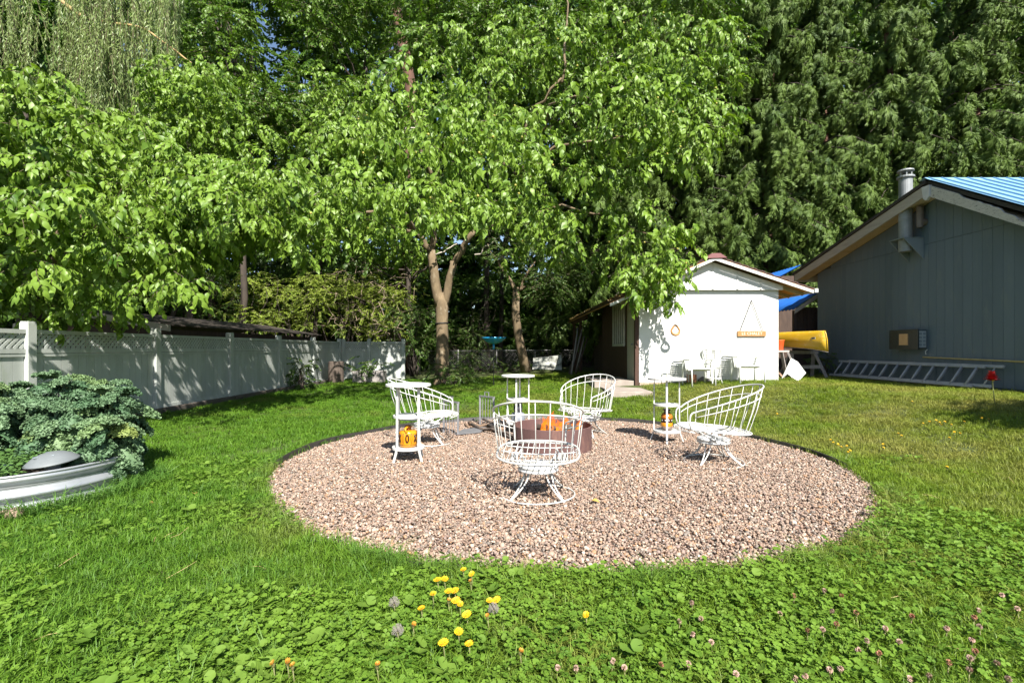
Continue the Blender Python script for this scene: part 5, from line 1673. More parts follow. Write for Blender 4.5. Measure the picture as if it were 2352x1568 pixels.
# chain-link fence at the very back
LINK = surf('dull_wire', (0.22, 0.22, 0.21), (0.16, 0.16, 0.15), 9, 0.5, metal=0.5)
cl = thing('chain_link_fence', 'low chain link fence across the dark back of the yard', 'fence', (-1, 22.4, 0))
for k in range(6):
    x = -4.2 + k * 1.75
    m = MB(); m.tube([(x + 1, 0, -0.1), (x + 1, 0, 1.14), (x + 1, 0, 1.16)], [0.03, 0.03, 0.012], 8); m.obj('post', LINK, cl, smooth=True)
m = MB(); m.tube([(-3.3, 0, 1.08), (5.6, 0, 1.14)], 0.022, 8); m.obj('top_rail', LINK, cl, smooth=True)
m = MB()
x = -4.4
while x < 5.6:
    for sg in (1, -1):
        a_, b_ = (x, 0.02), (x + 1.06 * sg, 1.08)
        if -3.3 <= min(a_[0], b_[0]) and max(a_[0], b_[0]) <= 5.6:
            m.bar((a_[0], 0.004 * sg, a_[1]), (b_[0], 0.004 * sg, b_[1]), 0.004, 0.004)
    x += 0.11
stuff(m.obj('wire_mesh', LINK, cl))
# blue glass bird bath
bb = thing('bird_bath', 'shallow blue glass bird bath bowl on a thin dark stake', 'bird bath', (-0.52, 13.9, gz(-.5, 13.9)))
BLUEG = surf('blue_glass', (0.02, 0.22, 0.52), (0.015, 0.3, 0.5), 5, 0.12, spec=0.7)
m = MB(); m.lathe([(0.03, 1.19), (0.12, 1.205), (0.24, 1.26), (0.33, 1.35), (0.35, 1.38), (0.335, 1.375), (0.22, 1.275), (0.1, 1.225), (0.001, 1.215)], 32, closed=False); m.obj('bowl', BLUEG, bb, smooth=True)
m = MB(); m.lathe([(0.03, 1.05), (0.035, 1.1), (0.025, 1.195)], 12); m.obj('collar', BLUEG, bb, smooth=True)
m = MB(); m.tube([(0, 0, 0), (0, 0, 1.06)], 0.012, 6); m.obj('stake', surf('black_iron', (0.02, 0.02, 0.02)), bb)
# pale sheet leaning in the dark
m = MB(); a_ = P(1223, 848, 19.6); b_ = P(1290, 849, 19.2); c_ = P(1290, 815, 19.6); d_ = P(1225, 822, 20.0)
m.prism([a_, b_, c_, d_], (0, 0.03, 0))
tag(m.obj('pale_sheet', surf('dirty_white_sheet', (0.42, 0.43, 0.4), (0.22, 0.23, 0.2), 3, 0.7, wear=(0.12, 0.12, 0.1), wear_scale=6, wear_at=0.55)), 'dirty white sheet leaning near the leaning tree trunk', 'sheet')
rr = random.Random(77)
for k in range(6):
    x = 2.25 + 0.06 * k
    m = MB(); m.tube([(x - 0.25 + rr.uniform(-.1, .1), 17.2 + rr.uniform(-.2, .3), 0.25), (x + 0.2 + rr.uniform(-.1, .1), 17.9, 1.75 + rr.uniform(-.3, .3))], [0.035, 0.025], 7)
    tag(m.obj('leaning_pole', BARK if k % 2 else TREST, smooth=True), ('leftmost', 'second from left', 'third from left', 'third from right', 'second from right', 'rightmost')[k] + ' old pole leaning against the dark porch of the white shed', 'pole', 'poles leaning on the porch')
# ================================================================== TREES
TRUNKM = surf('mottled_bark', (0.21, 0.155, 0.09), (0.105, 0.075, 0.042), 7, 0.9, stretch=(1, 1, 0.5), bmp=0.7, bscale=45, bdist=0.012, wear=(0.32, 0.27, 0.19), wear_scale=6, wear_at=0.63, wear_w=0.08)
DARKBARK = surf('dark_bark', (0.075, 0.058, 0.045), (0.04, 0.032, 0.026), 7, 0.95, stretch=(1, 1, 0.3), bmp=0.8, bscale=40, bdist=0.015)
REDBARK = surf('reddish_cedar_bark', (0.17, 0.085, 0.055), (0.09, 0.05, 0.036), 9, 0.95, stretch=(2, 2, 0.2), bmp=0.9, bscale=40, bdist=0.02)
TWIG = surf('green_brown_twig', (0.16, 0.13, 0.07), (0.1, 0.085, 0.05), 9, 0.8)

BIGLEAF = leafmat('walnut_leaf', (0.034, 0.100, 0.010), (0.180, 0.290, 0.036), (1.3, 1.35, 0.5), 0.30, 0.4, 1.3, yellow=(0.30, 0.29, 0.03), ny=0.11, rough=0.45)
MIDLEAF = leafmat('maple_leaf', (0.026, 0.078, 0.010), (0.105, 0.190, 0.022), (1.2, 1.3, 0.5), 0.30, 0.4, 0.7)
CEDARL = leafmat('cedar_spray', (0.016, 0.052, 0.010), (0.125, 0.195, 0.038), (1.1, 1.15, 0.6), 0.22, 0.3, 0.55, yellow=(0.23, 0.22, 0.06), ny=0.16, rough=0.6)
WILLOWL = leafmat('willow_leaf', (0.08, 0.14, 0.038), (0.215, 0.285, 0.092), (1.1, 1.15, 0.7), 0.3, 0.4, 0.8, yellow=(0.30, 0.26, 0.07), ny=0.14)
SHRUBL = leafmat('shrub_leaf', (0.10, 0.18, 0.018), (0.25, 0.33, 0.045), (1.2, 1.25, 0.55), 0.34, 0.35, 0.6)
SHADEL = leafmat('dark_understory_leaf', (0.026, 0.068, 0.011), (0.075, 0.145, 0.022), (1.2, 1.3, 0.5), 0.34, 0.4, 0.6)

tg = np.random.default_rng(101)
BIG_T = [spray_geo(tg, 12, 0.52, 0.215, 0.112, 0.9, 1.35, 0.62) for _ in range(4)] + [spray_geo(tg, 9, 0.42, 0.235, 0.118, 0.8, 1.5, 0.7) for _ in range(2)]
MID_T = [spray_geo(tg, 22, 0.6, 0.11, 0.065, 0.5, 0.6, 0.7, seg=2) for _ in range(4)]
SMALL_T = [spray_geo(tg, 26, 0.5, 0.06, 0.035, 0.4, 0.4, 0.7, seg=2) for _ in range(4)]

def cedar_spray(rng, L=0.8, n=13):
    """drooping spray: a stem that arches and hangs, with flat ragged fans of scale-leaf fingers to both sides"""
    V, F = [], []
    ax = lambda t: np.array((L * (0.80 * t - 0.34 * t * t), 0.06 * L * math.sin(3 * t), -0.80 * L * t ** 1.6))
    for i in range(n):
        t = 0.05 + 0.95 * (i + rng.uniform(0, .8)) / n
        side = 1 if i % 2 else -1
        base_ = ax(min(t, 1))
        yaw = side * rng.uniform(0.25, 0.95); pit = rng.uniform(0.55, 1.15) + 0.3 * t; rol = rng.normal(0, 0.38)
        M_ = rotm(rol, pit, yaw)
        q = 0.42 * L * (1 - 0.5 * t) * rng.uniform(0.7, 1.25)
        for j in range(5):
            a = (j - 2) * 0.27 + rng.normal(0, .07)
            l = q * (1.0 - 0.15 * abs(j - 2)) * rng.uniform(.8, 1.1)
            w = 0.013 + 0.009 * rng.uniform()
            b0 = np.array((0.14 * abs(j - 2) * q, 0, 0))
            d = np.array((math.cos(a), math.sin(a), -0.08)); pr = np.array((-math.sin(a), math.cos(a), 0.25 * rng.normal()))
            p = [b0, b0 + d * l * .45 + pr * w, b0 + d * l + np.array((0, 0, -.2 * l)), b0 + d * l * .45 - pr * w]
            o = len(V)
            V += [M_ @ k + base_ for k in p]
            F += [(o, o + 1, o + 2, o + 3)]
    return np.array(V), F, 0
CED_T = [cedar_spray(tg, L, n) for L, n in ((0.8, 20), (1.0, 24), (0.65, 16), (0.9, 22))]

def tree(name, label, cat, base, group=None):
    return thing(name, label, cat, base, 0, group)
def tput(mb, name, root, mat, **k):
    o = mb.obj(name, mat, None, **k); o.parent = root
    o.matrix_parent_inverse = Matrix.Translation(root.location).inverted()
    return o
def crown(root, T, mats, pts, rot, scl, name='crown'):
    o = scatter(name, T, mats, pts - np.array(root.location), rot, scl, parent=root)
    return stuff(o)
def loose_leaves(root, pts, rot, n, size, wide, mat, rng, key=None):
    """the foremost leaves, one object each"""
    me = []
    for k in range(4):
        v, f = leaf_geo(size * rng.uniform(.9, 1.2), wide * rng.uniform(.9, 1.15), rng.uniform(.3, .55), rng.uniform(.15, .4), rng.uniform(-.1, .1))
        m = bpy.data.meshes.new('leaf'); m.from_pydata(v, [], f); m.materials.append(mat); m.polygons.foreach_set('use_smooth', [True] * len(f)); m.update(); me.append(m)
    order = np.argsort(pts[:, 1] if key is None else key)[: n * 2]
    pick = rng.choice(order, min(n, len(order)), replace=False)
    for i in pick:
        o = put('leaf', me[rng.integers(4)], root)
        o.location = pts[i] - np.array(root.location) + rng.normal(0, 0.12, 3)
        o.rotation_euler = (rng.normal(0, .5), rng.uniform(.5, 1.3), rot[i, 2] + rng.normal(0, .6))

def uvlobes(spec, rng, r_jit=0.2):
    """spec: (u, v, depth, radius, flatness)"""
    out = []
    for u, v, y, r, fl in spec:
        p = P(u, v, y)
        out.append((p.x, p.y, p.z, r * rng.uniform(1 - r_jit, 1 + r_jit), fl))
    return out

# ---------------------------------------------------------------- the big tree in the middle
r1 = np.random.default_rng(5)
tb_ = Vector((-2.18, 15.3, float(ground_z(-2.18, 15.3))))
walnut = tree('walnut_tree', 'broad tree with forked trunk and large drooping leaves in the middle of the yard', 'tree', tb_)
m = MB(); base = tb_
m.tube([base + Vector(q) for q in ((0, 0, -0.15), (0, 0, 0.05), (0.0, 0, 0.4), (0.02, 0, 1.2), (0.0, 0, 2.0), (0, 0, 2.55), (-0.05, 0, 2.85))], [0.33, 0.265, 0.215, 0.19, 0.185, 0.21, 0.18], 14)
tput(m, 'trunk', walnut, TRUNKM, smooth=True)
fork = base + Vector((0, 0, 2.45))
limbs = [(fork + Vector((-0.06, 0, 0)), P(990, 575, 15.2), 0.17, 0.13), (fork + Vector((0.08, 0, 0)), P(1042, 600, 15.1), 0.13, 0.105)]
for a_, b_, ra, rb_ in limbs:
    m = MB(); limb(m, a_, b_, ra, rb_, n=10, wob=0.1); tput(m, 'limb', walnut, TRUNKM, smooth=True)
sub = [(P(990, 580, 15.2), P(955, 530, 14.8), .11, .08), (P(955, 535, 14.8), P(850, 420, 13.2), .08, .03), (P(990, 580, 15.2), P(1000, 430, 15.2), .1, .07), (P(1000, 430, 15.2), P(930, 170, 14), .07, .02), (P(1042, 605, 15.1), P(1092, 530, 14.8), .1, .085),
       (P(1092, 530, 14.8), P(1180, 330, 14.0), .085, .04), (P(1092, 530, 14.8), P(1290, 470, 13), .06, .025), (P(1180, 330, 14), P(1290, 180, 13.4), .05, .03), (P(1290, 470, 13), P(1500, 540, 11.9), .035, .012), (P(1180, 400, 14), P(1500, 280, 12.4), .05, .015),
       (P(955, 535, 14.8), P(720, 470, 12.2), .07, .02), (P(1290, 190, 13.4), P(1300, -10, 13.6), .04, .02), (P(1180, 330, 14.0), P(1390, 200, 11.0), .04, .015)]
for a_, b_, ra, rb_ in sub:
    m = MB(); limb(m, a_, b_, ra, rb_, n=7, wob=0.3, sag=0.04); tput(m, 'branch', walnut, TRUNKM, smooth=True)
for a_, b_ in (((690, 470, 11.6), (705, 520, 11.4)), ((690, 455, 11.7), (740, 440, 11.5)), ((930, 300, 11.9), (980, 290, 12.0)), ((1000, 585, 13), (1050, 560, 13)), ((1090, 585, 13.2), (1150, 545, 13))):
    m = MB(); limb(m, P(*a_), P(*b_), .022, .01, n=5, wob=0.6); tput(m, 'dead_twig', walnut, surf('bleached_twig', (0.5, 0.44, 0.37), rough=.9), smooth=True)
m = MB(); m.tube([base + Vector((0.192 * math.cos(q), 0.192 * math.sin(q), 1.92 + 0.01 * math.cos(q))) for q in np.linspace(0, 2 * math.pi, 20, endpoint=False)], 0.02, 5, closed=True); tput(m, 'strap', walnut, surf('black_strap', (0.015, 0.015, 0.015)), smooth=True)
spec = []
W = [  # u, v, depth, radius
 (955, 165, 12.6, .75), (905, 205, 12.2, .6), (1010, 200, 12.3, .6), (860, 250, 12.2, .6), (930, 260, 11.7, .7), (1010, 275, 11.6, .65), (790, 320, 11.6, .65), (860, 335, 11.2, .7), (940, 340, 11.0, .7), (1020, 345, 10.9, .7), (1095, 320, 11.4, .7), (1160, 300, 12, .6), (1090, 245, 12.6, .6),
 (740, 385, 11.3, .6), (810, 405, 10.9, .6), (880, 400, 10.8, .55), (690, 430, 11.1, .6), (640, 480, 10.9, .6), (690, 510, 10.7, .55), (610, 545, 10.7, .5), (655, 575, 10.6, .5), (740, 480, 10.9, .55), (700, 560, 11.3, .5), (770, 540, 12.2, .5),
 (905, 465, 10.6, .5), (960, 455, 10.3, .6), (1020, 450, 10.2, .6), (1075, 470, 10.4, .5), (940, 500, 10.5, .45), (1000, 495, 10.2, .5), (1060, 510, 10.4, .4), (870, 505, 10.8, .4), (1100, 500, 10.8, .4),
 (1130, 390, 11.2, .6), (1200, 370, 11.4, .6), (1190, 440, 11.3, .5), (1260, 400, 11.6, .6), (1240, 330, 11.8, .6), (1280, 270, 11.8, .7),
 (1380, 160, 10.3, .45), (1420, 185, 10.0, .5), (1455, 215, 9.9, .5), (1400, 240, 10.1, .5), (1470, 260, 10.2, .5), (1350, 210, 10.8, .6), (1500, 215, 10.6, .6), (1560, 240, 10.9, .6), (1620, 250, 11.0, .55), (1600, 300, 11.0, .6), (1530, 310, 10.9, .65), (1660, 255, 11.2, .4),
 (1450, 330, 10.8, .65), (1380, 330, 11.0, .7), (1560, 370, 11.1, .6), (1490, 390, 11.2, .6), (1420, 410, 11.3, .6), (1600, 340, 11.3, .5), (1340, 400, 11.6, .6),
 (1380, 500, 12.0, .55), (1440, 490, 11.5, .55), (1500, 480, 11.4, .5), (1540, 545, 11.2, .5), (1480, 550, 11.2, .5), (1520, 600, 11.1, .5), (1560, 590, 11.2, .4), (1455, 600, 11.5, .45), (1400, 570, 11.9, .5), (1500, 640, 11.1, .4), (1545, 645, 11.2, .35), (1530, 680, 11.25, .26), (1570, 530, 11.4, .4), (1330, 560, 12.5, .5), (1470, 645, 11.2, .35), (1440, 640, 11.5, .35), (1500, 675, 11.2, .28), (1560, 620, 11.2, .33), (1585, 570, 11.3, .3), (1480, 620, 11.0, .36), (1520, 655, 11.0, .33), (1455, 665, 11.3, .3), (1535, 700, 11.15, .22), (1500, 690, 11.1, .22), (1420, 620, 11.6, .4),
 (1280, 510, 12.6, .6), (1230, 560, 13.2, .6), (1200, 500, 12.8, .6), (1290, 600, 13.2, .5), (1180, 590, 13.6, .5),
 (1480, 130, 11, .6), (1560, 160, 11.3, .6), (1640, 170, 11.6, .6), (1600, 95, 11.8, .7), (1660, 90, 12, .5), (1500, 50, 12, .7), (1400, 60, 12.4, .7), (1290, 110, 12.8, .8), (1200, 150, 13, .8), (1130, 190, 12.8, .7), (1330, 20, 13, .8), (1210, 60, 13.4, .8), (1100, 110, 13.6, .8), (1020, 90, 14, .7)]
for u, v, y, r in W:
    k_ = 0.78 + 0.22 * float(S((u - 1180) / 220)) if y < 12.7 else 1.0
    spec.append((u, v, y * k_, r * k_ * .92, 0.6))
for _ in range(52):                                    # the body of the crown behind its front, added to shade the lawn
    u = r1.uniform(570, 1250); spec.append((u, r1.uniform(260 if u > 780 else 420, 530), r1.uniform(8.8, 13.0), r1.uniform(.35, .55), 0.7))
for _ in range(22):                                    # inner and rear clumps
    u, v = r1.uniform(700, 1600), r1.uniform(60, 560)
    spec.append((u, v, r1.uniform(13.2, 16.5), r1.uniform(.6, .9), 0.8))
lob = uvlobes(spec, r1)
for _ in range(26):                                    # rear left of the crown, hidden lobes added to shade the far fence
    lob.append((r1.uniform(-6.0, -3.0), r1.uniform(13.2, 16.8), r1.uniform(4.2, 7.2), r1.uniform(.55, .8), .7))
pts, rot = crown_points(lob, 84, r1, 0.68, 0.25)
crown(walnut, BIG_T, [BIGLEAF, TWIG], pts, rot, r1.uniform(0.45, 0.88, len(pts)) * np.clip(pts[:, 1] / 10.5, .72, 1))
loose_leaves(walnut, pts, rot, 260, 0.15, 0.08, BIGLEAF, r1)
# nuts: small green-yellow fruit
FRUIT = surf('unripe_fruit', (0.30, 0.30, 0.05), (0.36, 0.31, 0.06), 5, 0.5)
fm = MB(); fm.lathe([(0.004, -0.022), (0.018, -0.014), (0.023, 0), (0.018, 0.014), (0.004, 0.022)], 8)
fme = fm.mesh('fruit', FRUIT, True)
for i in r1.choice(np.argsort(pts[:, 1])[:2600], 150, replace=False):
    o = put('fruit', fme, walnut, loc=pts[i] - np.array(tb_) + r1.normal(0, .12, 3) + np.array((0, -.08, -.03)))

# ---------------------------------------------------------------- the near tree on the left
r2 = np.random.default_rng(8)
lt = Vector((-8.1, 8.2, 0))
left = tree('spreading_tree', 'near spreading tree whose big leaves hang over the left fence', 'tree', lt)
m = MB(); m.tube([lt + Vector(q) for q in ((0, 0, -.1), (0, 0, .5), (.1, 0, 1.6), (.25, -.05, 2.6))], [.3, .24, .2, .18], 12); tput(m, 'trunk', left, DARKBARK, smooth=True)
top = lt + Vector((.25, -.05, 2.5))
for b_ in ((150, 400, 7.2), (300, 430, 7.4), (60, 300, 8), (420, 520, 7.6), (250, 600, 7.2), (-60, 450, 7), (100, 180, 9), (520, 420, 8.4)):
    m = MB(); limb(m, top, P(*b_), .09, .02, n=7, wob=.3, sag=.08); tput(m, 'branch', left, DARKBARK if b_[0] < 200 else TRUNKM, smooth=True)
W = []
topline = lambda u: 165 + max(0, u - 60) * 0.47 if u < 400 else 325 + (u - 400) * 0.42
botline = lambda u: 650 - max(0, u - 300) * 0.35 + (40 if 330 < u < 430 else 0)
for u in np.arange(-230, 600, 62):
    v = topline(u) + 25
    while v < botline(u):
        W.append((u + r2.uniform(-25, 25), v + r2.uniform(-18, 18), 5.9 + 0.0022 * max(0, u) + r2.uniform(-.6, 1.3) + max(0, (430 - v)) * 0.005, r2.uniform(.28, .46), .55))
        v += 52
for _ in range(34):
    W.append((r2.uniform(400, 640), r2.uniform(380, 560), r2.uniform(7.0, 9.6), r2.uniform(.35, .55), .8))
for _ in range(26):                                    # upper right of the crown, before the willow
    W.append((r2.uniform(320, 580), r2.uniform(150, 340), r2.uniform(9.6, 11.4), r2.uniform(.35, .55), .6))
for u_, v_ in ((-20, 660), (40, 640), (110, 660), (180, 650), (240, 670), (300, 690), (350, 650), (80, 700), (400, 670)):
    W.append((u_, v_, r2.uniform(6.6, 7.6), .26, .6))
for _ in range(40):
    u = r2.uniform(-250, 560); W.append((u, r2.uniform(topline(u) + 30, botline(u) - 20), r2.uniform(8.3, 10.0), r2.uniform(.5, .7), .8))
for _ in range(34):                                    # crown carried on out of view, added above and left to shade the fence
    W.append((r2.uniform(-900, -150), r2.uniform(-350, 500), r2.uniform(4.8, 7.5), r2.uniform(.5, .75), .8))
for _ in range(40):  # more unseen lobes added closer in, also shading the fence
    W.append((r2.uniform(-1100, -260), r2.uniform(-900, 100), r2.uniform(3.6, 5.6), r2.uniform(.35, .55), .8))
for u, v, y in ((60, 670, 7.5), (150, 690, 8.1), (30, 700, 7.8), (210, 700, 7.2), (260, 720, 7.6), (-30, 640, 6.6), (120, 745, 7.3), (170, 735, 7.4), (0, 730, 7.0)):
    W.append((u, v, y, .3, .8))
lob = uvlobes(W, r2)
pts, rot = crown_points(lob, 150, r2, 0.62, 0.26)
crown(left, BIG_T, [BIGLEAF, TWIG], pts, rot, r2.uniform(0.32, 0.64, len(pts)))
inv = (pts[:, 0] / pts[:, 1] > -1.05)
loose_leaves(left, pts[inv], rot[inv], 240, 0.115, 0.064, BIGLEAF, r2)

# ---------------------------------------------------------------- weeping willow, top left
r3 = np.random.default_rng(9)
def willow_strand(rng, L):
    V, F, M = [], [], []
    ax = lambda t: np.array((0.10 * math.sin(2.2 * t + 1) * t, 0.08 * math.sin(3 * t) * t, -L * t))
    mb = MB(); mb.tube([ax(t) for t in np.linspace(0, 1, 7)], [0.007, 0.006, .005, .004, .0035, .003, .002], 3, cap=False)
    V += [np.array(p) for p in mb.v]; F += list(mb.f); M += [1] * len(mb.f)
    n = int(L * 36)
    for i in range(n):
        t = (i + rng.uniform(0, 1)) / n
        v, f = leaf_geo(rng.uniform(.09, .16), .021, .3, .2, 0, 2)
        v = v @ rotm(rng.uniform(-1, 1), rng.uniform(0.6, 1.35), rng.uniform(0, 6.28)).T + ax(t)
        o = len(V); V += list(v); F += [tuple(k + o for k in q) for q in f]; M += [0] * len(f)
    return np.array(V), F, M
WT = [willow_strand(tg, L) for L in (1.6, 2.2, 1.3)]
wb = Vector((-16.5, 15.2, 0))
willow = tree('weeping_willow', 'weeping willow with long hanging grey green strands at the upper left', 'tree', wb)
m = MB(); m.tube([wb + Vector(q) for q in ((0, 0, 0), (.1, 0, 4), (.3, -.1, 9), (.4, -.2, 14))], [.45, .38, .32, .22], 12); tput(m, 'trunk', willow, DARKBARK, smooth=True)
m = MB(); limb(m, P(-20, -120, 13.4), P(200, 45, 13.0), .07, .05, n=7); limb(m, P(200, 45, 13), P(330, 65, 12.6), .045, .03, n=6); limb(m, P(330, 65, 12.6), P(440, 145, 12.2), .03, .018, n=6); tput(m, 'branch', willow, surf('yellow_willow_bark', (0.42, 0.3, 0.13), (0.33, 0.23, 0.1), 9), smooth=True)
for b_ in ((-100, -160, 13), (60, -180, 13.6), (150, -190, 12.4), (330, -160, 13.2), (-200, -130, 12.5), (380, -200, 12.8)):
    m = MB(); limb(m, wb + Vector((.4, -.2, 13.5)), P(*b_), .12, .03, n=7, sag=.05); tput(m, 'branch', willow, DARKBARK, smooth=True)
n = 1500
cl_ = r3.uniform(-330, 400, 78); cl_ = cl_[(np.abs(cl_ - 108) > 26) & (np.abs(cl_ - 345) > 8)]
u = r3.choice(cl_, n) + r3.normal(0, 9, n); y = r3.uniform(11.6, 15.0, n)
bot = np.where(u < 250, 290, 330) - 40 * np.sin(u * .05) + r3.uniform(-120, 20, n)
bot = np.where((u > 395 - 70), bot - 120, bot)
pick = r3.integers(0, 3, n); Ls = np.array([1.6, 2.2, 1.3])[pick]
k_ = r3.integers(0, 3, n)
z = EYE + (HY - bot) / KPX * y + Ls * (1 + 0.55 * k_)
p = np.stack([(u - CX) / KPX * y, y, z], 1)
crown(willow, WT, [WILLOWL, TWIG], p, np.stack([r3.normal(0, .08, n), r3.normal(0, .08, n), r3.uniform(0, 6.28, n)], 1), r3.uniform(.85, 1.2, n))

# ---------------------------------------------------------------- tall broadleaf trees behind
def bush_lobes(rng, c, rx, ry, rz, n, r, skin=0.75):
    d = rng.normal(size=(n, 3)); d /= np.linalg.norm(d, axis=1)[:, None]
    rad = rng.uniform(skin, 1, n) ** 0.8
    return [(c[0] + rx * d[i, 0] * rad[i], c[1] + ry * d[i, 1] * rad[i], c[2] + rz * d[i, 2] * rad[i], r * rng.uniform(.75, 1.25), .8) for i in range(n)]
def broadleaf(seed, label, bx, by, h, lobes, T, mat, dens, s0, s1, bark=DARKBARK, tr=0.15, group='tall broadleaf trees behind the yard'):
    rg = np.random.default_rng(seed)
    b0 = Vector((bx, by, 0))
    t = tree('broadleaf_tree', label, 'tree', b0, group)
    m = MB(); limb(m, b0, b0 + Vector((rg.uniform(-.5, .5), 0, h)), tr, tr * .35, n=10, seg=8, wob=.05); tput(m, 'trunk', t, bark, smooth=True)
    for i in rg.choice(len(lobes), min(12, len(lobes)), replace=False):
        l = lobes[i]; z = max(1.5, min(h * .9, l[2] - 1.5))
        m = MB(); limb(m, b0 + Vector((0, 0, z)), l[:3], tr * .3, .02, n=6, sag=.05, wob=.3); tput(m, 'branch', t, bark, smooth=True)
    pts, rot = crown_points(lobes, dens, rg, .5, .2)
    crown(t, T, [mat, TWIG], pts, rot, rg.uniform(s0, s1, len(pts)))
    return t
def uvl(rng, us, vs, ys, n, r0, r1_):
    return [(*P(rng.uniform(*us), rng.uniform(*vs), rng.uniform(*ys)), rng.uniform(r0, r1_), .8) for _ in range(n)]
q = np.random.default_rng(33)
lob = uvl(q, (395, 572), (-60, 200), (17.5, 20), 28, .7, 1.1) + uvl(q, (395, 600), (190, 340), (17.5, 20), 22, .8, 1.2)
broadleaf(41, 'dark broadleaf tree rising between the willow and a gap of blue sky', -10.8, 19.5, 13, lob, MID_T, MIDLEAF, 22, .9, 1.4)
lob = uvl(q, (700, 960), (-60, 130), (18, 21), 30, .7, 1.1) + uvl(q, (560, 700), (-70, -10), (18, 21), 8, .6, .9) + uvl(q, (560, 900), (190, 420), (18, 21), 44, .8, 1.2)
broadleaf(42, 'dark broadleaf tree right of the gap of blue sky', -6.9, 22.4, 14, lob, MID_T, MIDLEAF, 22, .9, 1.4)
lob = uvl(q, (950, 1680), (-80, 190), (17, 20), 80, .8, 1.3) + uvl(q, (1100, 1500), (200, 420), (18, 20.5), 24, .8, 1.2)
broadleaf(43, 'tall dark green tree filling the sky above the middle tree', -1.2, 24.0, 15, lob, MID_T, MIDLEAF, 24, .9, 1.4)
lob = uvl(q, (560, 1120), (380, 600), (20, 23), 70, .8, 1.2)
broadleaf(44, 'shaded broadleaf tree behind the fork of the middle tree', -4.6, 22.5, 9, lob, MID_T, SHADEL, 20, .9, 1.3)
# slim leaning tree at the back, right of the big trunk
bz = float(ground_z(.55, 20.8))
lob = uvl(q, (1120, 1300), (520, 690), (19.6, 21.6), 34, .6, .9) + uvl(q, (1270, 1400), (560, 760), (20.5, 22), 22, .6, .9)
lean = tree('leaning_tree', 'slim leaning tree with pale trunk in the shade at the back', 'tree', (.55, 20.8, bz))
m = MB(); m.tube([P(1209, 853, 20.8), P(1200, 815, 20.7), P(1190, 770, 20.6), P(1184, 720, 20.5), P(1186, 660, 20.5)], [.24, .2, .175, .17, .13], 12); tput(m, 'trunk', lean, TRUNKM, smooth=True)
for b_ in ((1150, 610, 20), (1230, 600, 20.2), (1290, 640, 21), (1120, 560, 20.5)):
    m = MB(); limb(m, P(1186, 670, 20.5), P(*b_), .08, .02, n=6, wob=.3); tput(m, 'branch', lean, TRUNKM, smooth=True)
pts, rot = crown_points(lob, 34, q, .45, .2)
crown(lean, SMALL_T, [SHADEL, TWIG], pts, rot, q.uniform(.9, 1.5, len(pts)))

# ---------------------------------------------------------------- cedars
def cedar(seed, bx, by, h, rad, z0, label, dens=1.0, bark=REDBARK, tr=0.24):
    rg = np.random.default_rng(seed)
    b0 = Vector((bx, by, float(ground_z(bx, by))))
    t = tree('cedar_tree', label, 'tree', b0, 'cedars behind the shed and house')
    m = MB(); limb(m, b0 + Vector((0, 0, -.2)), b0 + Vector((rg.uniform(-.3, .3), 0, h)), tr, .06, n=10, seg=10, wob=.08); tput(m, 'trunk', t, bark, smooth=True)
    P_, R_, S_ = [], [], []
    mb = MB()
    nb_ = int(h * 6.0 * dens)
    for i in range(nb_):
        z = z0 + (h - z0) * ((i + rg.uniform(0, 1)) / nb_)
        a = rg.uniform(0, 6.28) if rg.uniform() < .4 else rg.normal(-math.pi / 2, 1.0)
        Lb = rad * (1 - 0.75 * (z - z0) / (h - z0 + 3)) * rg.uniform(.55, 1.1)
        d = np.array((math.cos(a), math.sin(a), 0))
        curve = lambda t_: np.array(b0) + np.array((0, 0, z)) + d * Lb * t_ + np.array((0, 0, 0.10 * Lb * math.sin(math.pi * t_) - 0.42 * Lb * t_ * t_ + .12 * Lb * max(0, t_ - .8) * 5 * .4))
        mb.tube([curve(t_) for t_ in (0, .35, .7, 1)], [.035, .026, .016, .006], 4, cap=False)
        ns = int(5 + Lb * 13.5)
        for j in range(ns):
            t_ = rg.uniform(.05, 1.0) ** .8 * 1.05
            p = curve(t_) + rg.normal(0, .07, 3)
            side = rg.choice([-1, 1])
            P_.append(p); R_.append((rg.normal(0, .35), rg.uniform(.3, 1.15), a + side * rg.uniform(0.1, 1.0) * (1.1 - .6 * t_))); S_.append(rg.uniform(.55, 1.0))
    tput(mb, 'branches', t, DARKBARK, smooth=True)['kind'] = 'stuff'
    crown(t, CED_T, [CEDARL], np.array(P_), np.array(R_), np.array(S_))
    return t
cedar(61, 5.0, 21.0, 17, 2.9, 2.3, 'cedar with drooping sprays standing directly behind the white shed', 1.15)
cedar(62, 8.0, 21.6, 18, 3.0, 3.2, 'cedar with bare reddish trunk showing, just right of the white shed roof', 1.05)
cedar(63, 10.9, 21.0, 18, 3.1, 3.0, 'cedar with yellowish hanging sprays left of the house flue', 1.1)
cedar(64, 13.6, 21.8, 18, 3.1, 3.5, 'dark cedar directly behind the house flue', 1.0)
cedar(65, 16.4, 21.2, 18, 3.2, 3.5, 'dark cedar above the blue ridge of the house', 1.0)
cedar(66, 19.6, 21.0, 18, 3.2, 3.5, 'dark cedar above the blue house roof at the right edge', 1.0)
cedar(67, 22.6, 20.5, 18, 3.3, 3.5, 'rightmost cedar, its sprays cut off by the right edge of the photo', .9)
cedar(68, 3.2, 23.8, 16, 2.6, 2.2, 'cedar half hidden between the shed and the slim leaning tree', 1.0)
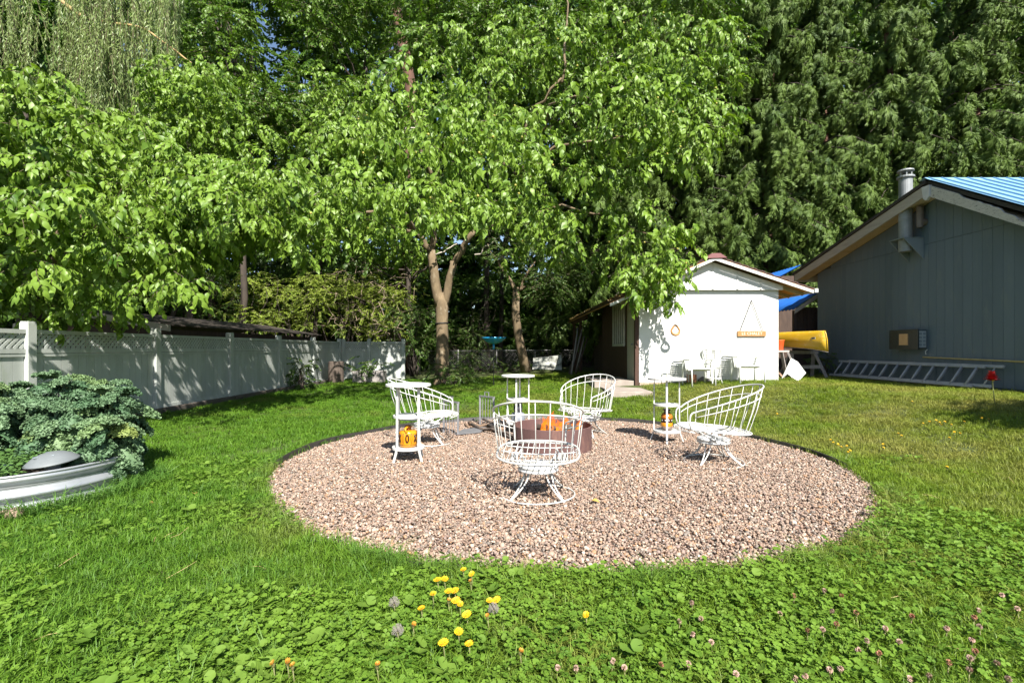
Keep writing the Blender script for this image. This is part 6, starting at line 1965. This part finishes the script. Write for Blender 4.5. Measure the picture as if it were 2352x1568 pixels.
for sd_, (bx, by) in enumerate(((6.6, 25.5), (9.6, 25.8), (12.6, 26.2), (15.8, 26), (19.2, 25.6), (22.8, 25.4))):
    cedar(80 + sd_, bx, by, 20, 3.2, 2.0, ('second row cedar in the shade behind the white shed', 'second row cedar in the shade right of the shed', 'second row cedar in the shade left of the flue', 'second row cedar in the shade behind the flue', 'second row cedar in the shade above the house ridge', 'second row cedar in the shade at the far right')[sd_], .75)
# reddish cedar trunk high in the middle left
ct = tree('old_cedar_trunk', 'tall old cedar with shaggy reddish trunk, left of the top of the middle tree', 'tree', (-5.4, 24.6, 0))
m = MB(); m.tube([(-5.4, 24.6, 0), (-5.3, 24.6, 6), P(943, 200, 24.6), P(918, 60, 24.6), P(890, -60, 24.6), P(865, -200, 24.7)], [.34, .32, .29, .27, .24, .18], 12); tput(m, 'trunk', ct, REDBARK, smooth=True)
m = MB()
for k in range(26):
    a_ = P(920 + q.uniform(-40, 20), q.uniform(-40, 200), 24.5); limb(m, a_, a_ + Vector((q.uniform(-1.4, 1.4), q.uniform(-1, .2), q.uniform(-.6, .3))), .03, .008, n=5, wob=.4)
tput(m, 'dead_branches', ct, DARKBARK, smooth=True)['kind'] = 'stuff'
pts, rot = crown_points(uvl(q, (830, 960), (-120, 10), (24, 25.5), 16, .8, 1.2), 22, q, .5, .3)
crown(ct, CED_T, [CEDARL], pts, rot, q.uniform(.8, 1.2, len(pts)))

# ---------------------------------------------------------------- shrubs beyond the fences
def shrub(seed, label, c, rx, ry, rz, n, r, T, mat, dens, s0, s1, name='shrub', group='shrubs beyond the fences', cat='shrub'):
    rg = np.random.default_rng(seed)
    b0 = Vector((c[0], c[1], 0 if c[0] < -6.4 or c[1] > 22.6 else float(ground_z(c[0], c[1]))))
    t = tree(name, label, cat, b0, group)
    m = MB()
    lob = bush_lobes(rg, c, rx, ry, rz, n, r, .5)
    for l in lob[:: max(1, n // 9)]:
        limb(m, b0 + Vector((rg.uniform(-.15, .15), rg.uniform(-.15, .15), 0)), l[:3], .03, .008, n=5, wob=.3)
    tput(m, 'stems', t, DARKBARK, smooth=True)['kind'] = 'stuff'
    pts, rot = crown_points(lob, dens, rg, .4, .1)
    pts[:, 2] = np.maximum(pts[:, 2], b0.z + 0.06)
    crown(t, T, [mat, TWIG], pts, rot, rg.uniform(s0, s1, len(pts)), 'foliage')
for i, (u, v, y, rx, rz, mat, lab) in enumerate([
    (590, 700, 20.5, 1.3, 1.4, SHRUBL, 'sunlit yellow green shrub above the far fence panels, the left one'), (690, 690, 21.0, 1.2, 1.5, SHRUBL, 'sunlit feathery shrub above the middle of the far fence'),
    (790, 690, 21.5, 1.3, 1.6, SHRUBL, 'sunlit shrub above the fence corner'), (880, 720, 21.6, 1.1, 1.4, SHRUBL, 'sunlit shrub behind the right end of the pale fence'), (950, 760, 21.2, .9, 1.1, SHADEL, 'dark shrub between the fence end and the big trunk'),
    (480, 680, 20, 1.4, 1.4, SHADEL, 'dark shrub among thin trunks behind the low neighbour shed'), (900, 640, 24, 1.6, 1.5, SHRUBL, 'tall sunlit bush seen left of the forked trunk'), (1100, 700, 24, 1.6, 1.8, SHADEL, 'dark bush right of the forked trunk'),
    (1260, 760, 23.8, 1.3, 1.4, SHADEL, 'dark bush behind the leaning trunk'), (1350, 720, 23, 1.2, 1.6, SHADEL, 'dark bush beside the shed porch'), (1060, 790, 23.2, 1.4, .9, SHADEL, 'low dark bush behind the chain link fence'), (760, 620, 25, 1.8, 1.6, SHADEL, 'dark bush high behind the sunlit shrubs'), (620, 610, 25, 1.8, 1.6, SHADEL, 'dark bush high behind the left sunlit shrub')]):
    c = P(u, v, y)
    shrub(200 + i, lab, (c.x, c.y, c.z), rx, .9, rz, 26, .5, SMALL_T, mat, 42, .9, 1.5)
rg = np.random.default_rng(55)
shrub(231, 'small dark leafy shrub against the fence panel left of the log stump', (-6.15, 14.3, .42), .35, .3, .38, 9, .22, MID_T, SHADEL, 120, .45, .75, group='low shrubs in the yard')
shrub(232, 'dark fern like shrub at the foot of the forked tree', (-1.9, 15.0, .38), .55, .4, .35, 12, .25, SMALL_T, SHADEL, 130, .7, 1.1, group='low shrubs in the yard')
shrub(233, 'straggling shrub in the grey planter box by the fence end', (-5.2, 17.1, .5), .75, .3, .25, 9, .22, MID_T, SHADEL, 90, .5, .8, group='low shrubs in the yard')
shrub(234, 'dark ivy clump at the far corner of the grey house', (8.75, 13.9, .75), .18, .35, .4, 9, .2, SMALL_T, SHADEL, 160, .6, .9, group='low shrubs in the yard')
shrub(235, 'low weeds along the foot of the chain link fence', (-.6, 21.9, .3), 2.4, .3, .25, 26, .28, SMALL_T, SHADEL, 90, .7, 1.1, group='low shrubs in the yard')
shrub(236, 'tall bush standing beside the near corner of the grey house', (7.9, 4.3, 2.1), .9, .5, .9, 30, .4, MID_T, MIDLEAF, 140, .7, 1.0, group='low shrubs in the yard')
# dry brush
m = MB()
for k in range(70):
    a_ = P(rg.uniform(770, 930), rg.uniform(620, 770), rg.uniform(20.2, 21.8)); d_ = Vector((rg.normal(0, .8), rg.normal(0, .4), rg.normal(.2, .7)))
    limb(m, a_, a_ + d_ * rg.uniform(.5, 1.2), .012, .004, n=4, seg=4, wob=.8)
db = thing('dry_brush', 'tangle of dry pale twigs above the right end of the fence', 'brush', P(850, 800, 21)); o = tput(m, 'twigs', db, surf('dry_twig', (0.36, 0.28, 0.2), (0.25, 0.19, 0.14), 9, .9)); stuff(o)
# thin trunks in the wood behind the neighbour's shed
for k, (u, y, r_) in enumerate(((395, 19, .10), (420, 20, .07), (437, 19.5, .06), (455, 18.6, .13), (478, 20, .09), (505, 21, .1), (375, 20.5, .12), (560, 22, .08), (735, 24, .12), (1150, 25, .14), (1320, 24.5, .16))):
    b0 = Vector(((u - CX) / KPX * y, y, 0))
    t = tree('thin_trunk', 'thin dark tree trunk in the shaded wood', 'tree', b0, 'thin dark trunks in the wood')
    t['label'] = ['leftmost but one of the thin dark trunks behind the low neighbour shed', 'thin trunk right of the bright gap behind the neighbour shed', 'slim trunk in the bright gap behind the neighbour shed', 'thickest dark trunk behind the neighbour shed roof', 'dark trunk right of the thickest one behind the neighbour shed', 'dark trunk at the right of the group behind the neighbour shed',
                  'leftmost of the thin dark trunks behind the low neighbour shed', 'thin trunk behind the left sunlit shrub', 'dark trunk behind the middle sunlit shrub', 'dark trunk between forked tree and leaning tree', 'dark trunk right of the leaning tree'][k]
    m = MB(); limb(m, b0, b0 + Vector((rg.uniform(-.4, .4), 0, 9)), r_, r_ * .6, n=8, wob=.15); tput(m, 'trunk', t, DARKBARK, smooth=True)

# ---------------------------------------------------------------- the wood itself, far back: one mass
rf = np.random.default_rng(71)
F_ = []
for _ in range(900):
    x, y, z = rf.uniform(-42, 42), rf.uniform(29, 37), rf.uniform(0, 26) 
    u, v = CX + x / y * KPX, HY - (z - EYE) / y * KPX
    if 570 < u < 690 and 20 < v < 190:
        continue
    F_.append((x, y, z, rf.uniform(1.5, 2.3), .9))
for _ in range(160):                                    # left flank
    F_.append((rf.uniform(-30, -15), rf.uniform(9, 30), rf.uniform(0, 14), rf.uniform(1.3, 2.0), .9))
for _ in range(420):                                    # undergrowth at its foot
    F_.append((rf.uniform(-34, 26), rf.uniform(25.5, 30), rf.uniform(-.2, 4.5), rf.uniform(1.0, 1.6), .9))
pts, rot = crown_points(F_, 11, rf, .3, .1)
FOREST_T = [spray_geo(tg, 26, 1.2, 0.26, 0.16, 0.5, 0.6, 0.8, twig=False, seg=2) for _ in range(3)]
uu, vv = CX + pts[:, 0] / pts[:, 1] * KPX, HY - (pts[:, 2] - EYE) / pts[:, 1] * KPX
ok = ~((uu > 595) & (uu < 665) & (vv > 50) & (vv < 160) & (rf.uniform(0, 1, len(uu)) < .8))
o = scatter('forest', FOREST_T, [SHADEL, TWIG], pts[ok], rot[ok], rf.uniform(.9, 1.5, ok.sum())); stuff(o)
# ================================================================== SMALL FLOWERS IN THE LAWN
def at_height(u, v, h):
    z = 0.0
    for _ in range(15):
        y = (EYE - z - h) * KPX / (v - HY); x = (u - CX) / KPX * y
        z = 0.5 * z + 0.5 * float(ground_z(x, y))
    return x, y, z
YELLOW = surf('yellow_ray_petal', (0.66, 0.43, 0.008), (0.62, 0.36, 0.006), 30, 0.6)
ORANGEY = surf('orange_closing_petal', (0.55, 0.27, 0.03), (0.45, 0.2, 0.03), 30, 0.6)
STEMG = surf('green_flower_stalk', (0.12, 0.17, 0.05), (0.16, 0.13, 0.05), 20, 0.6)
def head_mesh(rad, rings, npet, cup):
    m = MB()
    for k_ in range(rings):
        r_ = rad * (1 - 0.26 * k_); zz = 0.004 * k_
        for k in range(npet):
            a = 2 * math.pi * (k + 0.5 * (k_ % 2)) / npet + 0.1 * math.sin(k * 5)
            w = 0.8 * math.pi / npet
            rr_ = r_ * (0.9 + 0.12 * math.sin(k * 7 + k_))
            m.add([(0.1 * rad * math.cos(a), 0.1 * rad * math.sin(a), zz), (0.85 * rr_ * math.cos(a - w), 0.85 * rr_ * math.sin(a - w), zz + cup * rr_ * .6), (rr_ * math.cos(a), rr_ * math.sin(a), zz + cup * rr_ * .7), (0.85 * rr_ * math.cos(a + w), 0.85 * rr_ * math.sin(a + w), zz + cup * rr_ * .6)], [(0, 1, 2, 3)])
    return m
heads = [head_mesh(0.021, 3, 18, .25).mesh('flower_head', YELLOW), head_mesh(0.017, 3, 16, .5).mesh('flower_head', YELLOW), head_mesh(0.011, 3, 12, 1.6).mesh('flower_head', ORANGEY)]
sm = MB(); sm.tube([(0, 0, -0.11), (0.006, 0.003, -0.06), (0, 0, -0.004)], [.0022, .002, .0024], 5); sm.lathe([(.001, -.014), (.006, -.009), (.007, -.001)], 8, closed=False)
stem_me = sm.mesh('stalk', STEMG, True)
rq = random.Random(4)
def hawkbit(u, v, kind, label, group, h=0.105, s=1.0):
    x, y, z = at_height(u, v, h)
    t = thing('hawkbit_flower', label, 'flower', (x, y, z), rq.uniform(0, 6), group)
    put('stalk', stem_me, t, loc=(0, 0, h))
    o = put('flower_head', heads[kind], t, loc=(0, 0, h), rot=(rq.uniform(.15, .6), rq.uniform(-.3, .3), 0))
    o.scale = (s, s, s)
    # make the tilt face the light and the viewer
    t.rotation_euler = (0, 0, rq.uniform(-.5, .5))
NEAR = [(1005, 1331, 0, 'left bloom of the topmost near pair'), (1021, 1329, 0, 'right bloom of the topmost near pair'), (1031, 1357, 0, 'left half of the big touching pair in mid patch'), (1045, 1356, 0, 'right half of the big touching pair in mid patch'), (1047, 1378, 0, 'bloom just below the big touching pair'), (1056, 1387, 1, 'smaller bloom tucked under the one below the touching pair'),
        (994, 1364, 1, 'small bloom left of the big touching pair'), (968, 1397, 1, 'lone small bloom at the left of the near patch'), (1072, 1410, 0, 'starry bloom in the lower middle of the near patch'), (1053, 1450, 0, 'large bloom near the bottom of the patch'), (1018, 1475, 0, 'large bloom at the bottom left of the patch'), (1077, 1478, 1, 'bloom at the bottom right of the patch'),
        (1140, 1377, 0, 'bright bloom beside the fluffy seed head'), (1124, 1379, 1, 'smaller bloom left of the bright one by the seed head'), (1064, 1308, 1, 'bloom nearest the gravel rim'), (1083, 1318, 1, 'second bloom from the gravel rim'), (1081, 1336, 2, 'half closed bloom right of the topmost pair'), (1120, 1416, 2, 'half closed bloom under the seed head'),
        (1346, 1412, 1, 'lone yellow bloom right of the near patch'), (949, 1435, 2, 'closed orange bloom left of the near patch'), (1195, 1497, 2, 'closed orange bloom at the lower right of the patch'),
        (660, 1520, 2, 'upper orange bud of the group at the bottom left'), (672, 1530, 2, 'right orange bud of the group at the bottom left'), (628, 1524, 2, 'left orange bud of the group at the bottom left'), (866, 1528, 2, 'yellow orange bud at the bottom edge left of the patch'), (1030, 1380, 2, 'small bud left of the bloom below the touching pair')]
for u, v, k, lab in NEAR:
    hawkbit(u, v, k, 'yellow hawkbit flower, ' + lab, 'hawkbit flowers in the near lawn')
FAR = [(1908, 1010), (1914, 1016), (1925, 1020), (1932, 1026), (1945, 1024), (1952, 1034), (1948, 1038), (2028, 1020), (2029, 1028), (2120, 972), (2135, 968), (2150, 965), (2158, 970), (2170, 968), (2162, 975), (2185, 975), (2192, 992), (2205, 995), (2180, 1005), (2215, 968), (2070, 1000), (2063, 995), (2255, 960), (2270, 962), (2175, 1072), (1785, 950), (2095, 922)]
for i, (u, v) in enumerate(FAR):
    hawkbit(u, v, 1, 'small yellow hawkbit flower in the dry lawn right of the gravel', 'hawkbit flowers in the dry lawn', 0.06, 1.0)
# seed heads
fz = MB()
for k in range(90):
    a, b_ = RNG.uniform(0, 6.28), math.acos(RNG.uniform(-.6, 1))
    d = Vector((math.sin(b_) * math.cos(a), math.sin(b_) * math.sin(a), math.cos(b_)))
    fz.bar(d * 0.003, d * 0.021, 0.0007, 0.0007)
    for j in range(3):
        e = Vector(RNG.normal(size=3)).normalized() * .006
        fz.bar(d * 0.02, d * 0.021 + e, 0.0006, 0.0006)
fzm = fz.mesh('seed_ball', surf('pale_seed_fluff', (0.27, 0.245, 0.21), rough=.9))
for u, v, lab in ((1133, 1397, 'grey fluffy seed head among the near yellow flowers'), (913, 1447, 'grey fluffy seed head left of the near yellow flowers'), (905, 1383, 'grey fluffy seed head at the upper left of the near yellow flowers')):
    x, y, z = at_height(u, v, .1)
    t = thing('dandelion_clock', lab, 'seed head', (x, y, z), 0, 'fluffy seed heads in the near lawn')
    put('stalk', stem_me, t, loc=(0, 0, .1)); put('seed_ball', fzm, t, loc=(0, 0, .1))
# clover blooms, pinkish and browned, lower right
cm = []
for c1, c2 in (((0.50, 0.36, 0.30), (0.36, 0.2, 0.14)), ((0.36, 0.17, 0.1), (0.26, 0.11, 0.06)), ((0.40, 0.29, 0.23), (0.33, 0.2, 0.14))):
    m = MB()
    for k in range(46):
        a, b_ = k * 2.4, math.acos(1 - 1.75 * (k + .5) / 46)
        d = Vector((math.sin(b_) * math.cos(a), math.sin(b_) * math.sin(a), math.cos(b_)))
        s_ = d.orthogonal().normalized() * 0.0022
        p_ = d * 0.004; q_ = d * 0.0108 + Vector((0, 0, -.001))
        m.add([p_ - s_, p_ + s_, q_ + s_ * .7, q_ - s_ * .7], [(0, 1, 2, 3)])
    cm.append(m.mesh('bloom', surf('clover_bloom', c1, c2, 60, .8)))
pts_ = []
while len(pts_) < 46:
    u, v = rq.uniform(1250, 2345), rq.uniform(1330, 1560)
    if v < 1330 + max(0, (1900 - u)) * 0.12 or rq.random() > 0.35 + 0.65 * (u - 1250) / 1100: continue
    if all(abs(u - a) + abs(v - b) > 24 for a, b in pts_): pts_.append((u, v))
for i, (u, v) in enumerate(pts_):
    x, y, z = at_height(u, v, .075)
    t = thing('clover_flower', 'faded pinkish clover bloom in the near lawn on the right', 'flower', (x, y, z), rq.uniform(0, 6), 'faded clover blooms on the right')
    put('stalk', stem_me, t, loc=(0, 0, .07)); put('bloom', cm[rq.randrange(3)], t, loc=(0, 0, .075), rot=(rq.uniform(-.4, .4), rq.uniform(-.4, .4), 0))
# red rose-like bloom and a yellow poppy by the house
REDP = surf('deep_red_petal', (0.42, 0.012, 0.012), (0.3, 0.006, 0.008), 20, .6)
x, y, z = at_height(2240, 866, .42)
rb_ = thing('red_flower', 'deep red double bloom on a tall stalk by the end of the ladder', 'flower', (x - .05, y - .3, float(ground_z(x - .05, y - .3))))
m = MB(); m.tube([(0.06, 0, 0), (0.03, 0, .2), (0, 0, .42)], .006, 6); m.obj('stalk', STEMG, rb_, smooth=True)
m = MB()
for k_ in range(5):
    for k in range(7):
        a = 2 * math.pi * (k + .5 * (k_ % 2)) / 7; r_ = .085 - .013 * k_; w = .5; zz = .40 + .016 * k_
        m.add([(0.01 * math.cos(a), .01 * math.sin(a), zz), (r_ * math.cos(a - w), r_ * math.sin(a - w), zz + .03 + .01 * k_), (r_ * 1.1 * math.cos(a), r_ * 1.1 * math.sin(a), zz + .022 + .014 * k_), (r_ * math.cos(a + w), r_ * math.sin(a + w), zz + .03 + .01 * k_)], [(0, 1, 2, 3)])
m.obj('petals', REDP, rb_)
x, y, z = at_height(2280, 874, .32)
yp = thing('yellow_poppy', 'single yellow poppy on a thin stalk against the grey house wall', 'flower', (x, y, z))
m = MB(); m.tube([(0.02, 0, 0), (0, 0, .32)], .004, 5); m.obj('stalk', STEMG, yp)
m = MB()
for k in range(5):
    a = k * 1.257; m.add([(0, 0, .31), (.045 * math.cos(a - .5), .045 * math.sin(a - .5), .335), (.052 * math.cos(a), .052 * math.sin(a), .34), (.045 * math.cos(a + .5), .045 * math.sin(a + .5), .335)], [(0, 1, 2, 3)])
m.obj('petals', YELLOW, yp)
# straw coloured dry stalks lying in the grass
STRAW = surf('dry_straw', (0.5, 0.38, 0.18), (0.38, 0.27, 0.12), 20, .8)
m = MB()
for k in range(60):
    x, y = rq.uniform(-2.6, 4.5), rq.uniform(1.8, 4.6)
    if math.hypot(x - GC[0], y - GC[1]) < GR + .06 or math.hypot(x + 4.15, y - 4.1) < .95: continue
    a, L_ = rq.uniform(0, 6.28), rq.uniform(.05, .15); z = float(ground_z(x, y)) + rq.uniform(.02, .045)
    m.tube([(x, y, z), (x + L_ * .5 * math.cos(a), y + L_ * .5 * math.sin(a), z + rq.uniform(0, .04)), (x + L_ * math.cos(a + .3), y + L_ * math.sin(a + .3), z + rq.uniform(-.01, .05))], [.0013, .0012, .0006], 4)
stuff(m.obj('dry_straw', STRAW))
# fallen yellow leaves
lv, lf = leaf_geo(.075, .045, .3, .4)
lm_ = bpy.data.meshes.new('fallen_leaf'); lm_.from_pydata(lv, [], lf); lm_.materials.append(surf('fallen_yellow_leaf', (0.42, 0.3, 0.07), (0.34, 0.2, 0.06), 12, .7)); lm_.update()
for (x, y, lab) in ((.62, 3.83, 'olive yellow fallen leaf on the gravel by the nearest chair foot'), (-2.75, 3.7, 'yellow fallen leaf in the grass right of the steel planter'), (-2.55, 3.95, 'curled yellow fallen leaf in the grass left of the gravel'), (1.75, 2.45, 'yellowed leaf in the near lawn below the gravel')):
    o = put('fallen_leaf', lm_, loc=(x, y, float(ground_z(x, y)) + (.03 if x < 0 or y < 2.6 else .02)), rot=(.2, -.2, x * 9)); tag(o, lab, 'leaf', 'fallen leaves on the ground')
